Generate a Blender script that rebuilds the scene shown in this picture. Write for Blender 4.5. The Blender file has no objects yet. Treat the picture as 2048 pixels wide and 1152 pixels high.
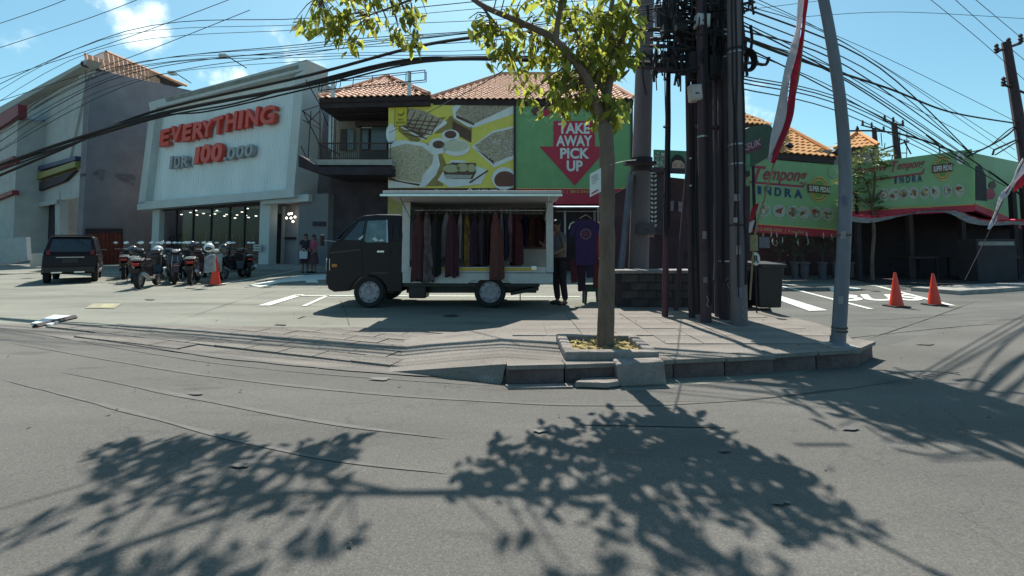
import bpy, bmesh, math, random
from mathutils import Vector, Matrix, noise
R = math.radians
rnd = random.Random(7)
C = bpy.context.scene.collection
sc = bpy.context.scene

# ------------------------------------------------------------------ camera
F, CAMH, HOR, PITCH = 870.0, 1.2, 488.0, R(3.0)
PPY = HOR - F*math.tan(PITCH)
cd = bpy.data.cameras.new('camera'); cam = bpy.data.objects.new('camera', cd); C.objects.link(cam)
cam.location = (0, 0, CAMH); cam.rotation_euler = (R(90)+PITCH, 0, 0)
cd.sensor_fit = 'HORIZONTAL'; cd.sensor_width = 36; cd.lens = 36*F/2048
cd.shift_y = (PPY-576)/2048; cd.clip_start = .05; cd.clip_end = 2000
sc.camera = cam
# ------------------------------------------------------------------ sky, sun, exposure
SUNV = Vector((.045, -.66, -1.0))
w = bpy.data.worlds.new('World'); sc.world = w; w.use_nodes = True
nt = w.node_tree; nt.nodes.clear()
def wn(t, **k):
    n = nt.nodes.new(t)
    for a, b in k.items(): setattr(n, a, b)
    return n
sky = wn('ShaderNodeTexSky', sky_type='NISHITA', sun_disc=False, sun_elevation=R(56.4), sun_rotation=R(-3.9), air_density=1.0, dust_density=1.2, ozone_density=2.5)
tint = wn('ShaderNodeMix', data_type='RGBA', blend_type='MULTIPLY'); tint.inputs[0].default_value = 1
nt.links.new(sky.outputs[0], tint.inputs[6]); tint.inputs[7].default_value = (.74, 1.07, .96, 1)
tc = wn('ShaderNodeTexCoord')
nz = wn('ShaderNodeTexNoise'); nz.inputs['Scale'].default_value = 11; nz.inputs['Detail'].default_value = 9; nz.inputs['Roughness'].default_value = .58
nt.links.new(tc.outputs['Generated'], nz.inputs['Vector'])
def raydir(px, py):
    a = (px-1024)/F; b = -(py-PPY)/F; c, s = math.cos(PITCH), math.sin(PITCH)
    return Vector((a, c-b*s, s+b*c))
acc = None
for px, py, rad, amt in [(285, 60, .036, 1.15), (300, 30, .03, .9), (235, 5, .030, .7), (62, 70, .03, .5), (10, 225, .03, .6), (480, 155, .045, .8), (150, 20, .03, .3),
                         (1545, 110, .05, .40), (1498, 268, .05, .8), (1580, 215, .05, .3), (1000, 120, .09, .2), (640, 130, .06, .55), (390, 60, .012, .4)]:
    d = raydir(px, py).normalized()
    vm = wn('ShaderNodeVectorMath', operation='DISTANCE'); nt.links.new(tc.outputs['Generated'], vm.inputs[0]); vm.inputs[1].default_value = d
    mr = wn('ShaderNodeMapRange'); mr.inputs[1].default_value = rad*2.1; mr.inputs[2].default_value = 0; mr.inputs[3].default_value = 0; mr.inputs[4].default_value = amt
    nt.links.new(vm.outputs['Value'], mr.inputs[0])
    if acc is None: acc = mr.outputs[0]
    else:
        m = wn('ShaderNodeMath', operation='MAXIMUM'); nt.links.new(acc, m.inputs[0]); nt.links.new(mr.outputs[0], m.inputs[1]); acc = m.outputs[0]
n2 = wn('ShaderNodeMath', operation='MULTIPLY'); n2.inputs[1].default_value = 2.2; nt.links.new(nz.outputs[0], n2.inputs[0])
ad = wn('ShaderNodeMath', operation='ADD'); nt.links.new(n2.outputs[0], ad.inputs[0]); nt.links.new(acc, ad.inputs[1])
cr = wn('ShaderNodeMapRange', interpolation_type='SMOOTHERSTEP'); cr.inputs[1].default_value = 1.45; cr.inputs[2].default_value = 2.0; cr.inputs[3].default_value = 0; cr.inputs[4].default_value = .85
nt.links.new(ad.outputs[0], cr.inputs[0])
mx = wn('ShaderNodeMix', data_type='RGBA'); nt.links.new(cr.outputs[0], mx.inputs[0]); nt.links.new(tint.outputs[2], mx.inputs[6]); mx.inputs[7].default_value = (8.2, 9.3, 9.3, 1)
bg = wn('ShaderNodeBackground'); bg.inputs[1].default_value = .10; nt.links.new(mx.outputs[2], bg.inputs[0])
wo = wn('ShaderNodeOutputWorld'); nt.links.new(bg.outputs[0], wo.inputs[0])
sd = bpy.data.lights.new('sun', 'SUN'); sd.energy = 5.0; sd.angle = R(.55); sd.color = (1, .935, .84)
so = bpy.data.objects.new('sun', sd); C.objects.link(so); so.rotation_euler = SUNV.to_track_quat('-Z', 'Y').to_euler(); so.location = (0, 0, 30)
sc.view_settings.view_transform = 'Standard'; sc.view_settings.look = 'None'; sc.view_settings.gamma = 1
sc.view_settings.use_curve_mapping = False; sc.view_settings.exposure = .66
sc.cycles.max_bounces = 6; sc.cycles.use_denoising = True; sc.cycles.transparent_max_bounces = 6

# ------------------------------------------------------------------ helpers
CAM = Vector((0, 0, CAMH))
def At(px, py, Y):
    d = raydir(px, py); return CAM + d*(Y/d.y)
def G(px, py, z=0.0):
    d = raydir(px, py); return CAM + d*((z-CAMH)/d.z)
MATS = {}
def mat(name, col, rough=.8, vary=.12, scale=6, bump=0.0, metal=0, spec=.5, col2=None, emit=0, bscale=None, alpha=None, trans=0, detail=5, stretch=None, coord='Object', coat=0):
    if name in MATS: return MATS[name]
    m = bpy.data.materials.new(name); m.use_nodes = True; t = m.node_tree; N, L = t.nodes, t.links
    p = N['Principled BSDF']; p.inputs['Roughness'].default_value = rough; p.inputs['Metallic'].default_value = metal
    p.inputs['Specular IOR Level'].default_value = spec; p.inputs['Coat Weight'].default_value = coat
    co = N.new('ShaderNodeTexCoord'); mp = N.new('ShaderNodeMapping'); L.new(co.outputs[coord], mp.inputs[0])
    if stretch: mp.inputs['Scale'].default_value = stretch
    n = N.new('ShaderNodeTexNoise'); n.inputs['Scale'].default_value = scale; n.inputs['Detail'].default_value = detail; n.inputs['Roughness'].default_value = .62
    L.new(mp.outputs[0], n.inputs['Vector'])
    r = N.new('ShaderNodeValToRGB'); r.color_ramp.elements[0].position = .3; r.color_ramp.elements[1].position = .7
    c2 = col2 or tuple(min(1, c*(1+vary)) for c in col); c1 = col if col2 else tuple(c*(1-vary) for c in col)
    r.color_ramp.elements[0].color = (*c1, 1); r.color_ramp.elements[1].color = (*c2, 1)
    L.new(n.outputs[0], r.inputs[0]); L.new(r.outputs[0], p.inputs['Base Color'])
    if bump:
        b = N.new('ShaderNodeBump'); b.inputs['Strength'].default_value = bump; b.inputs['Distance'].default_value = .02
        n2 = N.new('ShaderNodeTexNoise'); n2.inputs['Scale'].default_value = bscale or scale*6; n2.inputs['Detail'].default_value = 4; L.new(mp.outputs[0], n2.inputs['Vector'])
        L.new(n2.outputs[0], b.inputs['Height']); L.new(b.outputs[0], p.inputs['Normal'])
    if emit:
        p.inputs['Emission Color'].default_value = (*col, 1); p.inputs['Emission Strength'].default_value = emit
    if trans:
        tr = N.new('ShaderNodeBsdfTranslucent'); L.new(r.outputs[0], tr.inputs[0]); ms = N.new('ShaderNodeMixShader'); ms.inputs[0].default_value = trans
        L.new(p.outputs[0], ms.inputs[1]); L.new(tr.outputs[0], ms.inputs[2]); L.new(ms.outputs[0], N['Material Output'].inputs[0])
    if alpha is not None:
        p.inputs['Transmission Weight'].default_value = alpha
    MATS[name] = m; return m
def tag(o, label=None, cat=None, group=None, kind=None):
    for k, v in (('label', label), ('category', cat), ('group', group), ('kind', kind)):
        if v: o[k] = v
    return o
def thing(name, label, cat, loc=(0, 0, 0), group=None):
    o = bpy.data.objects.new(name, None); C.objects.link(o); o.location = loc; o.empty_display_size = .2
    return tag(o, label, cat, group)
def rootloc(o):
    v = Vector((0, 0, 0))
    while o is not None: v += o.location; o = o.parent
    return v
class MB:
    def __init__(s): s.v = []; s.f = []
    def add(s, vs, fs):
        b = len(s.v); s.v += [Vector(x) for x in vs]; s.f += [tuple(i+b for i in f) for f in fs]; return s
    def box(s, c, d, M=None):
        x, y, z = [k/2 for k in d]; c = Vector(c)
        vs = [Vector((i, j, k)) for i in (-x, x) for j in (-y, y) for k in (-z, z)]
        if M: vs = [M @ q for q in vs]
        return s.add([c+q for q in vs], [(0, 1, 3, 2), (4, 6, 7, 5), (0, 4, 5, 1), (2, 3, 7, 6), (0, 2, 6, 4), (1, 5, 7, 3)])
    def bb(s, a, b):
        return s.box([(p+q)/2 for p, q in zip(a, b)], [abs(q-p) for p, q in zip(a, b)])
    def hexa(s, bot, top):
        return s.add(list(bot)+list(top), [(3, 2, 1, 0), (4, 5, 6, 7)]+[(i, (i+1) % 4, 4+(i+1) % 4, 4+i) for i in range(4)])
    def tube(s, pts, r, n=8, cap=True):
        pts = [Vector(p) for p in pts]; k = len(pts); rr = r if isinstance(r, (list, tuple)) else [r]*k; rings = []; up = None
        for i, p in enumerate(pts):
            t = (pts[min(i+1, k-1)]-pts[max(i-1, 0)])
            t = t.normalized() if t.length > 1e-9 else Vector((0, 0, 1))
            if up is None: up = Vector((0, 0, 1)) if abs(t.z) < .9 else Vector((0, 1, 0))
            x = t.cross(up).normalized(); y = x.cross(t).normalized(); up = y
            rings.append([p+(x*math.cos(2*math.pi*j/n)+y*math.sin(2*math.pi*j/n))*rr[i] for j in range(n)])
        vs = [v for q in rings for v in q]
        fs = [(i*n+j, i*n+(j+1) % n, (i+1)*n+(j+1) % n, (i+1)*n+j) for i in range(k-1) for j in range(n)]
        if cap: fs += [tuple(range(n))[::-1], tuple((k-1)*n+j for j in range(n))]
        return s.add(vs, fs)
    def bar(s, a, b, wd, n=4): return s.tube([a, b], wd, n)
    def lathe(s, prof, c=(0, 0, 0), n=16, axis='z', ring=False, cap0=True):
        c = Vector(c); vs = []
        for (r, h) in prof:
            for j in range(n):
                a = 2*math.pi*j/n; q = (r*math.cos(a), r*math.sin(a), h)
                if axis == 'y': q = (q[0], q[2], q[1])
                if axis == 'x': q = (q[2], q[0], q[1])
                vs.append(c+Vector(q))
        k = len(prof)
        if ring: return s.add(vs, [(i*n+j, i*n+(j+1) % n, ((i+1) % k)*n+(j+1) % n, ((i+1) % k)*n+j) for i in range(k) for j in range(n)])
        return s.add(vs, [(i*n+j, i*n+(j+1) % n, (i+1)*n+(j+1) % n, (i+1)*n+j) for i in range(k-1) for j in range(n)]+([tuple(range(n))[::-1]] if cap0 else [])+[tuple((k-1)*n+j for j in range(n))])
    def prism(s, poly, off):
        # closed polygon of 3D points (may be concave) extruded by vector off
        k = len(poly); off = Vector(off); p = [Vector(q) for q in poly]
        return s.add(p+[q+off for q in p], [tuple(range(k)), tuple(range(2*k-1, k-1, -1))]+[(i, i+k, (i+1) % k+k, (i+1) % k) for i in range(k)])
    def ell(s, c, r, n=10, m=7, M=None):
        vs = []; c = Vector(c)
        for i in range(m+1):
            ph = math.pi*i/m
            for j in range(n):
                a = 2*math.pi*j/n; q = Vector((r[0]*math.sin(ph)*math.cos(a), r[1]*math.sin(ph)*math.sin(a), r[2]*math.cos(ph)))
                if M: q = M @ q
                vs.append(c+q)
        return s.add(vs, [(i*n+j, i*n+(j+1) % n, (i+1)*n+(j+1) % n, (i+1)*n+j) for i in range(m) for j in range(n)])
    def mesh(s, name='m', smooth=False, org=Vector((0, 0, 0)), weld=True):
        me = bpy.data.meshes.new(name); me.from_pydata([v-org for v in s.v], [], s.f)
        bm = bmesh.new(); bm.from_mesh(me)
        if weld: bmesh.ops.remove_doubles(bm, verts=bm.verts, dist=1e-5)
        ng = [f for f in bm.faces if len(f.verts) > 4]
        if ng: bmesh.ops.triangulate(bm, faces=ng)
        bmesh.ops.recalc_face_normals(bm, faces=bm.faces)
        bm.to_mesh(me); bm.free()
        if smooth:
            for p in me.polygons: p.use_smooth = True
        return me
    def build(s, name, m, parent=None, smooth=False, bevel=0, kind=None, label=None, at=None, weld=True):
        if at is not None: org = Vector(at)
        else: org = rootloc(parent) if parent else Vector((0, 0, 0))
        me = s.mesh(name, smooth, org, weld); o = bpy.data.objects.new(name, me); C.objects.link(o); me.materials.append(m)
        o.parent = parent
        if at is not None: o.location = Vector(at)-(rootloc(parent) if parent else Vector((0, 0, 0)))
        if smooth:
            md = o.modifiers.new('s', 'EDGE_SPLIT'); md.split_angle = R(38)
        if bevel:
            b = o.modifiers.new('b', 'BEVEL'); b.width = bevel; b.segments = 2; b.limit_method = 'ANGLE'; b.angle_limit = R(35)
        return tag(o, label=label, kind=kind)
def inst(me, name, parent, loc, rot=(0, 0, 0), scale=(1, 1, 1), m=None):
    o = bpy.data.objects.new(name, me); C.objects.link(o); o.parent = parent; o.location = loc; o.rotation_euler = rot; o.scale = scale
    if m and not me.materials: me.materials.append(m)
    return o
def copy_tree(o, parent=None):
    c = o.copy(); C.objects.link(c); c.parent = parent
    for ch in list(o.children): copy_tree(ch, c)
    return c
class Plane:
    """vertical plane through two plan points; hit() gives the point of it behind a pixel"""
    def __init__(s, a, b):
        a = Vector((a[0], a[1], 0)); b = Vector((b[0], b[1], 0)); s.o = a; s.u = (b-a).normalized(); s.n = Vector((s.u.y, -s.u.x, 0))
        if s.n.dot(a) > 0: s.n = -s.n
    def hit(s, px, py, off=0.0):
        d = raydir(px, py); o = s.o+s.n*off; t = (o-CAM).dot(s.n)/d.dot(s.n); return CAM+d*t
    def hits(s, pp, off=0.0): return [s.hit(x, y, off) for x, y in pp]
def slab(pl, pp, m, name, parent=None, off=0.0, th=.05, **k):
    return MB().prism(pl.hits(pp, off), -pl.n*th).build(name, m, parent, **k)
_tc = {}
def text_mesh(s, bold=.0, ext=.0, bev=.0, shear=0):
    key = (s, bold, ext, bev, shear)
    if key in _tc: return _tc[key]
    cu = bpy.data.curves.new('t', 'FONT'); cu.body = s; cu.offset = bold; cu.extrude = ext; cu.bevel_depth = bev; cu.bevel_resolution = 2; cu.resolution_u = 4; cu.shear = shear
    ob = bpy.data.objects.new('t', cu); C.objects.link(ob); bpy.context.view_layer.update()
    me = bpy.data.meshes.new_from_object(ob.evaluated_get(bpy.context.evaluated_depsgraph_get()))
    bpy.data.objects.remove(ob); _tc[key] = me; return me
def text_on(s, BL, BR, TL, n, m, name, parent, lift=.004, bold=.01, ext=0, bev=0, thick=.0, shear=0, **k):
    """lettering fitted to the parallelogram BL-BR-TL; n points to the reader"""
    me = text_mesh(s, bold, ext, bev, shear); xs = [v.co.x for v in me.vertices]; ys = [v.co.y for v in me.vertices]; zs = [v.co.z for v in me.vertices]
    x0, x1, y0, y1 = min(xs), max(xs), min(ys), max(ys); zr = max(zs)-min(zs) or 1; org = rootloc(parent) if parent else Vector((0, 0, 0))
    BL, BR, TL = Vector(BL), Vector(BR), Vector(TL)
    nm = bpy.data.meshes.new(name)
    vs = [BL+(BR-BL)*((v.co.x-x0)/(x1-x0))+(TL-BL)*((v.co.y-y0)/(y1-y0))+n*(lift+(v.co.z-min(zs))/zr*thick)-org for v in me.vertices]
    nm.from_pydata(vs, [], [tuple(p.vertices) for p in me.polygons]); nm.materials.append(m)
    o = bpy.data.objects.new(name, nm); C.objects.link(o); o.parent = parent; return tag(o, **k)
def ptext(pl, s, x0, y0, x1, y1, H, m, name, parent, lift=.004, **k):
    """on plane pl: baseline from pixel (x0,y0) to (x1,y1), cap height H px"""
    BL, BR, TL = pl.hit(x0, y0), pl.hit(x1, y1), pl.hit(x0, y0-H)
    return text_on(s, BL, BR, TL, pl.n, m, name, parent, lift, **k)
def pblob(cx, cy, rx, ry, n=20, rot=0, jit=0, seed=0):
    q = random.Random(seed); c, s_ = math.cos(rot), math.sin(rot); out = []
    for i in range(n):
        a = 2*math.pi*i/n; k = 1+q.uniform(-jit, jit); x, y = rx*math.cos(a)*k, ry*math.sin(a)*k
        out.append((cx+x*c-y*s_, cy+x*s_+y*c))
    return out
def flat(pl, polys, m, name, parent, lift, **k):
    """flat print: polygons of pixels laid on plane pl, lifted"""
    mb = MB()
    for p in polys: mb.add(pl.hits(p, lift), [tuple(range(len(p)))])
    return mb.build(name, m, parent, **k)
def spline(P, n=6):
    P = [Vector(p) for p in P]; out = []
    for i in range(len(P)-1):
        p0, p1, p2, p3 = P[max(i-1, 0)], P[i], P[i+1], P[min(i+2, len(P)-1)]
        for j in range(n):
            t = j/n; out.append(.5*((2*p1)+(p2-p0)*t+(2*p0-5*p1+4*p2-p3)*t*t+(3*p1-p0-3*p2+p3)*t**3))
    return out+[P[-1]]
def rooftiles(el, er, rr, rl, m, name, parent, lam=.24, course=.30):
    """real pan tiles on the slope el-er (eave) to rl-rr (ridge)"""
    el, er, rr, rl = map(Vector, (el, er, rr, rl)); e = (er-el).normalized(); up = ((rl+rr)/2-(el+er)/2)
    up = (up-e*up.dot(e)); n = e.cross(up).normalized()
    if n.z < 0: n = -n
    L = up.length; rows = max(2, int(L/course)); mb = MB(); un = up.normalized()
    sl = (rl-el).dot(e); sr = (rr-el).dot(e); w = (er-el).length
    for i in range(rows):
        a, b = i/rows, (i+1)/rows; x0 = sl*a; x1 = w+(sr-w)*a
        k = max(2, int((x1-x0)/lam*4)); k = min(k, 220); vs = []
        for j in range(k+1):
            x = x0+(x1-x0)*j/k; h = .035*math.sin(2*math.pi*x/lam)+.01*noise.noise(Vector((x*3, i*2.3, 0)))
            o_ = el+e*x
            vs += [o_+un*(L*a-.03)+n*(.02+h), o_+un*(L*a-.03)+n*(.06+h), o_+un*(L*b)+n*(.02+h)]
        mb.add(vs, [f for j in range(k) for f in ((3*j, 3*j+3, 3*j+4, 3*j+1), (3*j+1, 3*j+4, 3*j+5, 3*j+2))])
    dk = [p-n*.03 for p in ([el, er, rr, rl] if (rr-rl).length > .1 else [el, er, rl])]
    MB().prism(dk, -n*.16).build('roof_deck', M_dark, parent)
    return mb.build(name, m, parent, kind='stuff')

# ------------------------------------------------------------------ common materials
M_white = mat('white_paint', (.56, .62, .62), .5, .05, 8)
M_black = mat('black_plastic', (.012, .011, .013), .45, .3, 12)
M_blackp = mat('black_paint', (.014, .009, .012), .45, .2, 5, spec=.3)
M_rubber = mat('rubber', (.02, .019, .02), .9, .3, 20)
M_steel = mat('steel', (.35, .35, .36), .38, .15, 14, metal=.7)
M_glass = mat('dark_glass', (.02, .028, .03), .06, .2, 3, spec=.9)
M_conc = mat('concrete', (.27, .26, .24), .9, .22, 5, bump=.4)
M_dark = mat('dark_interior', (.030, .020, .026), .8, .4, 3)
M_tile = mat('clay_tile', (.50, .26, .17), .85, .25, 3, bump=.2, col2=(.62, .36, .25))
M_tileo = mat('orange_clay_tile', (.55, .25, .09), .85, .2, 3, bump=.2, col2=(.66, .33, .12))
M_wire = mat('cable_rubber', (.010, .009, .011), .8, .2, 9)
M_paint = mat('road_paint', (.62, .66, .60), .8, .12, 9, bump=.3, col2=(.50, .54, .49))
M_lamp = mat('lamp_glow', (1, .93, .78), .5, 0, emit=3)
# ================================================================== SETTING
def ground_mat(name, c1, c2, stain, sc1=.6, gr=60, bump=.5):
    m = bpy.data.materials.new(name); m.use_nodes = True; t = m.node_tree; N, L = t.nodes, t.links; p = N['Principled BSDF']; p.inputs['Roughness'].default_value = .92
    p.inputs['Specular IOR Level'].default_value = .25
    co = N.new('ShaderNodeTexCoord'); mp = N.new('ShaderNodeMapping'); L.new(co.outputs['Object'], mp.inputs[0]); mp.inputs['Scale'].default_value = (.45, 1.6, 1)
    mp.inputs['Rotation'].default_value = (0, 0, R(4))
    a = N.new('ShaderNodeTexNoise'); a.inputs['Scale'].default_value = sc1; a.inputs['Detail'].default_value = 8; a.inputs['Roughness'].default_value = .6; L.new(mp.outputs[0], a.inputs[0])
    r = N.new('ShaderNodeValToRGB'); r.color_ramp.elements[0].position = .36; r.color_ramp.elements[1].position = .64
    r.color_ramp.elements[0].color = (*c1, 1); r.color_ramp.elements[1].color = (*c2, 1); L.new(a.outputs[0], r.inputs[0])
    g = N.new('ShaderNodeTexNoise'); g.inputs['Scale'].default_value = gr; g.inputs['Detail'].default_value = 6; g.inputs['Roughness'].default_value = .75; L.new(co.outputs['Object'], g.inputs[0])
    gm = N.new('ShaderNodeMapRange'); gm.inputs[1].default_value = .3; gm.inputs[2].default_value = .7; gm.inputs[3].default_value = .72; gm.inputs[4].default_value = 1.28; L.new(g.outputs[0], gm.inputs[0])
    mu = N.new('ShaderNodeMix'); mu.data_type = 'RGBA'; mu.blend_type = 'MULTIPLY'; mu.inputs[0].default_value = 1; L.new(r.outputs[0], mu.inputs[6]); L.new(gm.outputs[0], mu.inputs[7])
    s = N.new('ShaderNodeTexNoise'); s.inputs['Scale'].default_value = 2.3; s.inputs['Detail'].default_value = 5; L.new(mp.outputs[0], s.inputs[0])
    sr = N.new('ShaderNodeMapRange'); sr.inputs[1].default_value = .62; sr.inputs[2].default_value = .74; sr.inputs[4].default_value = stain; L.new(s.outputs[0], sr.inputs[0])
    mk = N.new('ShaderNodeMix'); mk.data_type = 'RGBA'; L.new(sr.outputs[0], mk.inputs[0]); L.new(mu.outputs[2], mk.inputs[6]); mk.inputs[7].default_value = (c1[0]*.5, c1[1]*.5, c1[2]*.5, 1)
    vo = N.new('ShaderNodeTexVoronoi'); vo.inputs['Scale'].default_value = 95; L.new(co.outputs['Object'], vo.inputs['Vector'])
    vr = N.new('ShaderNodeMapRange'); vr.inputs[1].default_value = 0; vr.inputs[2].default_value = .5; vr.inputs[3].default_value = 1.22; vr.inputs[4].default_value = .86; L.new(vo.outputs['Distance'], vr.inputs[0])
    v2 = N.new('ShaderNodeTexVoronoi'); v2.feature = 'DISTANCE_TO_EDGE'; v2.inputs['Scale'].default_value = .42; 
    wp = N.new('ShaderNodeTexNoise'); wp.inputs['Scale'].default_value = 2.2; wp.inputs['Detail'].default_value = 7; L.new(co.outputs['Object'], wp.inputs[0])
    wm = N.new('ShaderNodeVectorMath'); wm.operation = 'SCALE'; wm.inputs['Scale'].default_value = 1.3; L.new(wp.outputs['Color'], wm.inputs[0])
    wa = N.new('ShaderNodeVectorMath'); wa.operation = 'ADD'; L.new(co.outputs['Object'], wa.inputs[0]); L.new(wm.outputs[0], wa.inputs[1]); L.new(wa.outputs[0], v2.inputs['Vector'])
    ck = N.new('ShaderNodeMapRange'); ck.inputs[1].default_value = .0; ck.inputs[2].default_value = .006; ck.inputs[3].default_value = .8; ck.inputs[4].default_value = 1.0; L.new(v2.outputs['Distance'], ck.inputs[0])
    m1 = N.new('ShaderNodeMath'); m1.operation = 'MULTIPLY'; L.new(vr.outputs[0], m1.inputs[0]); L.new(ck.outputs[0], m1.inputs[1])
    m2 = N.new('ShaderNodeMix'); m2.data_type = 'RGBA'; m2.blend_type = 'MULTIPLY'; m2.inputs[0].default_value = 1; L.new(mk.outputs[2], m2.inputs[6]); L.new(m1.outputs[0], m2.inputs[7])
    L.new(m2.outputs[2], p.inputs['Base Color'])
    b = N.new('ShaderNodeBump'); b.inputs['Strength'].default_value = bump; b.inputs['Distance'].default_value = .006; L.new(g.outputs[0], b.inputs['Height']); L.new(b.outputs[0], p.inputs['Normal'])
    return m
M_ground = ground_mat('lot_concrete', (.165, .168, .145), (.245, .25, .215), .6)
M_road = ground_mat('road_asphalt', (.106, .103, .097), (.148, .143, .133), .55, .5, 90, .9)
M_lot = ground_mat('dark_asphalt', (.095, .098, .092), (.14, .14, .13), .5, .9, 60, .6)
M_walk = ground_mat('sidewalk_concrete', (.165, .15, .135), (.235, .215, .195), .6, 1.2, 55, .5)
M_paver = ground_mat('paver_concrete', (.135, .125, .115), (.21, .195, .175), .5, 1.6, 50, .6)
M_kerb = mat('kerb_concrete', (.22, .195, .18), .92, .25, 7, bump=.7)
M_kface_shade = mat('kerb_face_shade', (.115, .080, .078), .95, .35, 6, bump=.8)  # kerb stone colour darkened to paint in the shade on the kerb face

def sheet(name, pts, z, m):
    return tag(MB().add([(x, y, z) for x, y in pts], [tuple(range(len(pts)))]).build(name, m), kind='structure')
sheet('ground', [(-300, -60), (300, -60), (300, 500), (-300, 500)], 0, M_ground)
EDGE = [(-60, 22), (-24, 12.6), (-14, 9.2), (-8, 6.55), (-5.4, 5.45), (-2.2, 4.35), (-.4, 3.86), (.3, 3.7), (1.0, 3.62), (2.6, 4.05), (3.7, 4.75), (5.6, 5.9), (8.1, 7.2), (14, 10.2), (60, 26)]
sheet('road', [(60, -40), (-60, -40)]+EDGE, .004, M_road)
# darker asphalt lot to the right
lp = [G(1545, 628), G(1600, 642), G(1650, 662), G(1700, 690), G(1745, 704)]
sheet('parking_lot', [(p.x, p.y) for p in lp]+[(3.9, 4.2), (5.7, 5.5), (8.2, 6.9), (14, 9.8), (60, 24), (60, 40), (6, 40), (6, 12), (4.6, 9)], .002, M_lot)
# soft dark strips painting the overhead wires' shadows onto the road
ms = mat('wire_shadow_strip', (.094, .091, .086), .95, .3, 6, col2=(.135, .13, .122), stretch=(.6, 3, 1))
def strip(name, px, z, wd, m, k=8, nsc=1.5, **kw):
    P = spline([G(x, y) for x, y in px], k); mb = MB(); vs = []
    for i, p in enumerate(P):
        t = (P[min(i+1, len(P)-1)]-P[max(i-1, 0)]).normalized(); q = Vector((-t.y, t.x, 0))
        tp_ = min(1, 4*i/len(P), 4*(len(P)-1-i)/len(P))+.02
        wv = tp_*wd*(.35+.95*abs(noise.noise(Vector((p.x*nsc, p.y, 3.1)))+.35))
        vs += [Vector((p.x, p.y, z))+q*wv/2, Vector((p.x, p.y, z))-q*wv/2]
    mb.add(vs, [(2*i, 2*i+1, 2*i+3, 2*i+2) for i in range(len(P)-1)])
    return tag(mb.build(name, m), kind='structure', **kw)
strip('wire_shadow_strip', [(0, 760), (220, 815), (420, 868), (640, 918), (900, 950)], .008, .045, ms)
strip('wire_shadow_strip', [(120, 745), (400, 800), (640, 845), (900, 880)], .008, .05, ms)
strip('wire_shadow_strip', [(10, 685), (300, 735), (560, 770), (900, 800), (1250, 812), (1600, 790), (1980, 735)], .008, .05, ms)
strip('wire_shadow_strip', [(1180, 800), (1500, 800), (1800, 760), (2040, 720)], .008, .012, ms)
strip('wire_shadow_strip', [(60, 665), (300, 708), (560, 742), (900, 768), (1000, 772)], .008, .022, ms)
strip('wire_shadow_strip', [(1480, 700), (1700, 676), (1900, 655), (2040, 645)], .012, .03, ms)

# raised sidewalk island
ZI = .16
isl_px = [(1012, 728), (1100, 726), (1235, 722), (1330, 717), (1450, 712), (1560, 705), (1650, 700), (1692, 698), (1716, 688), (1692, 668), (1640, 648), (1590, 636), (1545, 624)]
isl = [G(x, y, ZI) for x, y in isl_px]
isl += [Vector((4.6, 7.9, ZI)), Vector((1.4, 7.9, ZI)), Vector((1.0, 6.9, ZI)), Vector((.2, 6.1, ZI)), G(1000, 655, ZI)]
sw = tag(MB().prism(isl, (0, 0, -ZI-.02)).build('sidewalk', M_walk), kind='structure')
a, b, c_, d_ = isl[0], isl[-1], Vector((isl[-1].x-1.3, isl[-1].y+.1, .005)), Vector((isl[0].x-.34, isl[0].y+.10, .005))
d_ = Vector((a.x-1.1, a.y+.30, .006)); w_ = Vector((a.x-.04, a.y-.03, .0))
tag(MB().add([a, b, c_, d_, w_, Vector((b.x, b.y, .005))], [(0, 1, 2, 3), (0, 3, 4), (1, 5, 2)]).build('sidewalk_ramp', M_walk), kind='structure')
# kerb stones
km = MB().box((0, 0, 0), (.485, .13, .16)).mesh('kerb_stone'); km.materials.append(M_kface_shade)
kc = MB().box((0, 0, 0), (.49, .16, .035)).mesh('kerb_cap'); kc.materials.append(M_walk)
def along(pts, step):
    out = []; d0 = 0
    for p, q in zip(pts, pts[1:]):
        L = (q-p).length; t = d0
        while t < L: out.append((p+(q-p)*(t/L), (q-p).normalized())); t += step
        d0 = t-L
    return out
for p, t in along([Vector((q.x, q.y, 0)) for q in isl[:9]], .5):
    inst(kc, 'kerb_cap', sw, p+t*.25+Vector((t.y, -t.x, 0))*.012+Vector((0, 0, ZI-.006+rnd.uniform(-.003, .003))), (rnd.uniform(-.01, .01), 0, math.atan2(t.y, t.x)))
    o = inst(km, 'kerb_stone', sw, p+t*.25+Vector((t.y, -t.x, 0))*.0+Vector((0, 0, ZI-.108+rnd.uniform(-.006, .006))), (rnd.uniform(-.02, .02), rnd.uniform(-.01, .01), math.atan2(t.y, t.x)+rnd.uniform(-.015, .015)))
# square slabs of the island surface, each its own shallow slab with open joints
sm = MB().box((0, 0, 0), (.392, .392, .03)).mesh('paving_slab'); sm.materials.append(M_walk)
def inside(x, y, poly):
    r_ = False; j = len(poly)-1
    for i in range(len(poly)):
        a_, b_ = poly[i], poly[j]
        if (a_[1] > y) != (b_[1] > y) and x < (b_[0]-a_[0])*(y-a_[1])/(b_[1]-a_[1])+a_[0]: r_ = not r_
        j = i
    return r_
ipoly = [(p.x, p.y) for p in isl]
for i in range(-4, 16):
    for j in range(0, 11):
        x, y = -.2+i*.4, 3.98+j*.4
        if .38 < x+.2 and x-.2 < 1.40 and 3.82 < y+.2 and y-.2 < 4.79: continue
        if 6.9 < y+.2: continue
        if all(inside(x+u, y+v, ipoly) for u in (-.26, .26) for v in (-.26, .26)):
            inst(sm, 'paving_slab', sw, (x, y, ZI-.006+rnd.uniform(-.003, .003)), (rnd.uniform(-.006, .006), rnd.uniform(-.006, .006), 0))
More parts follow.
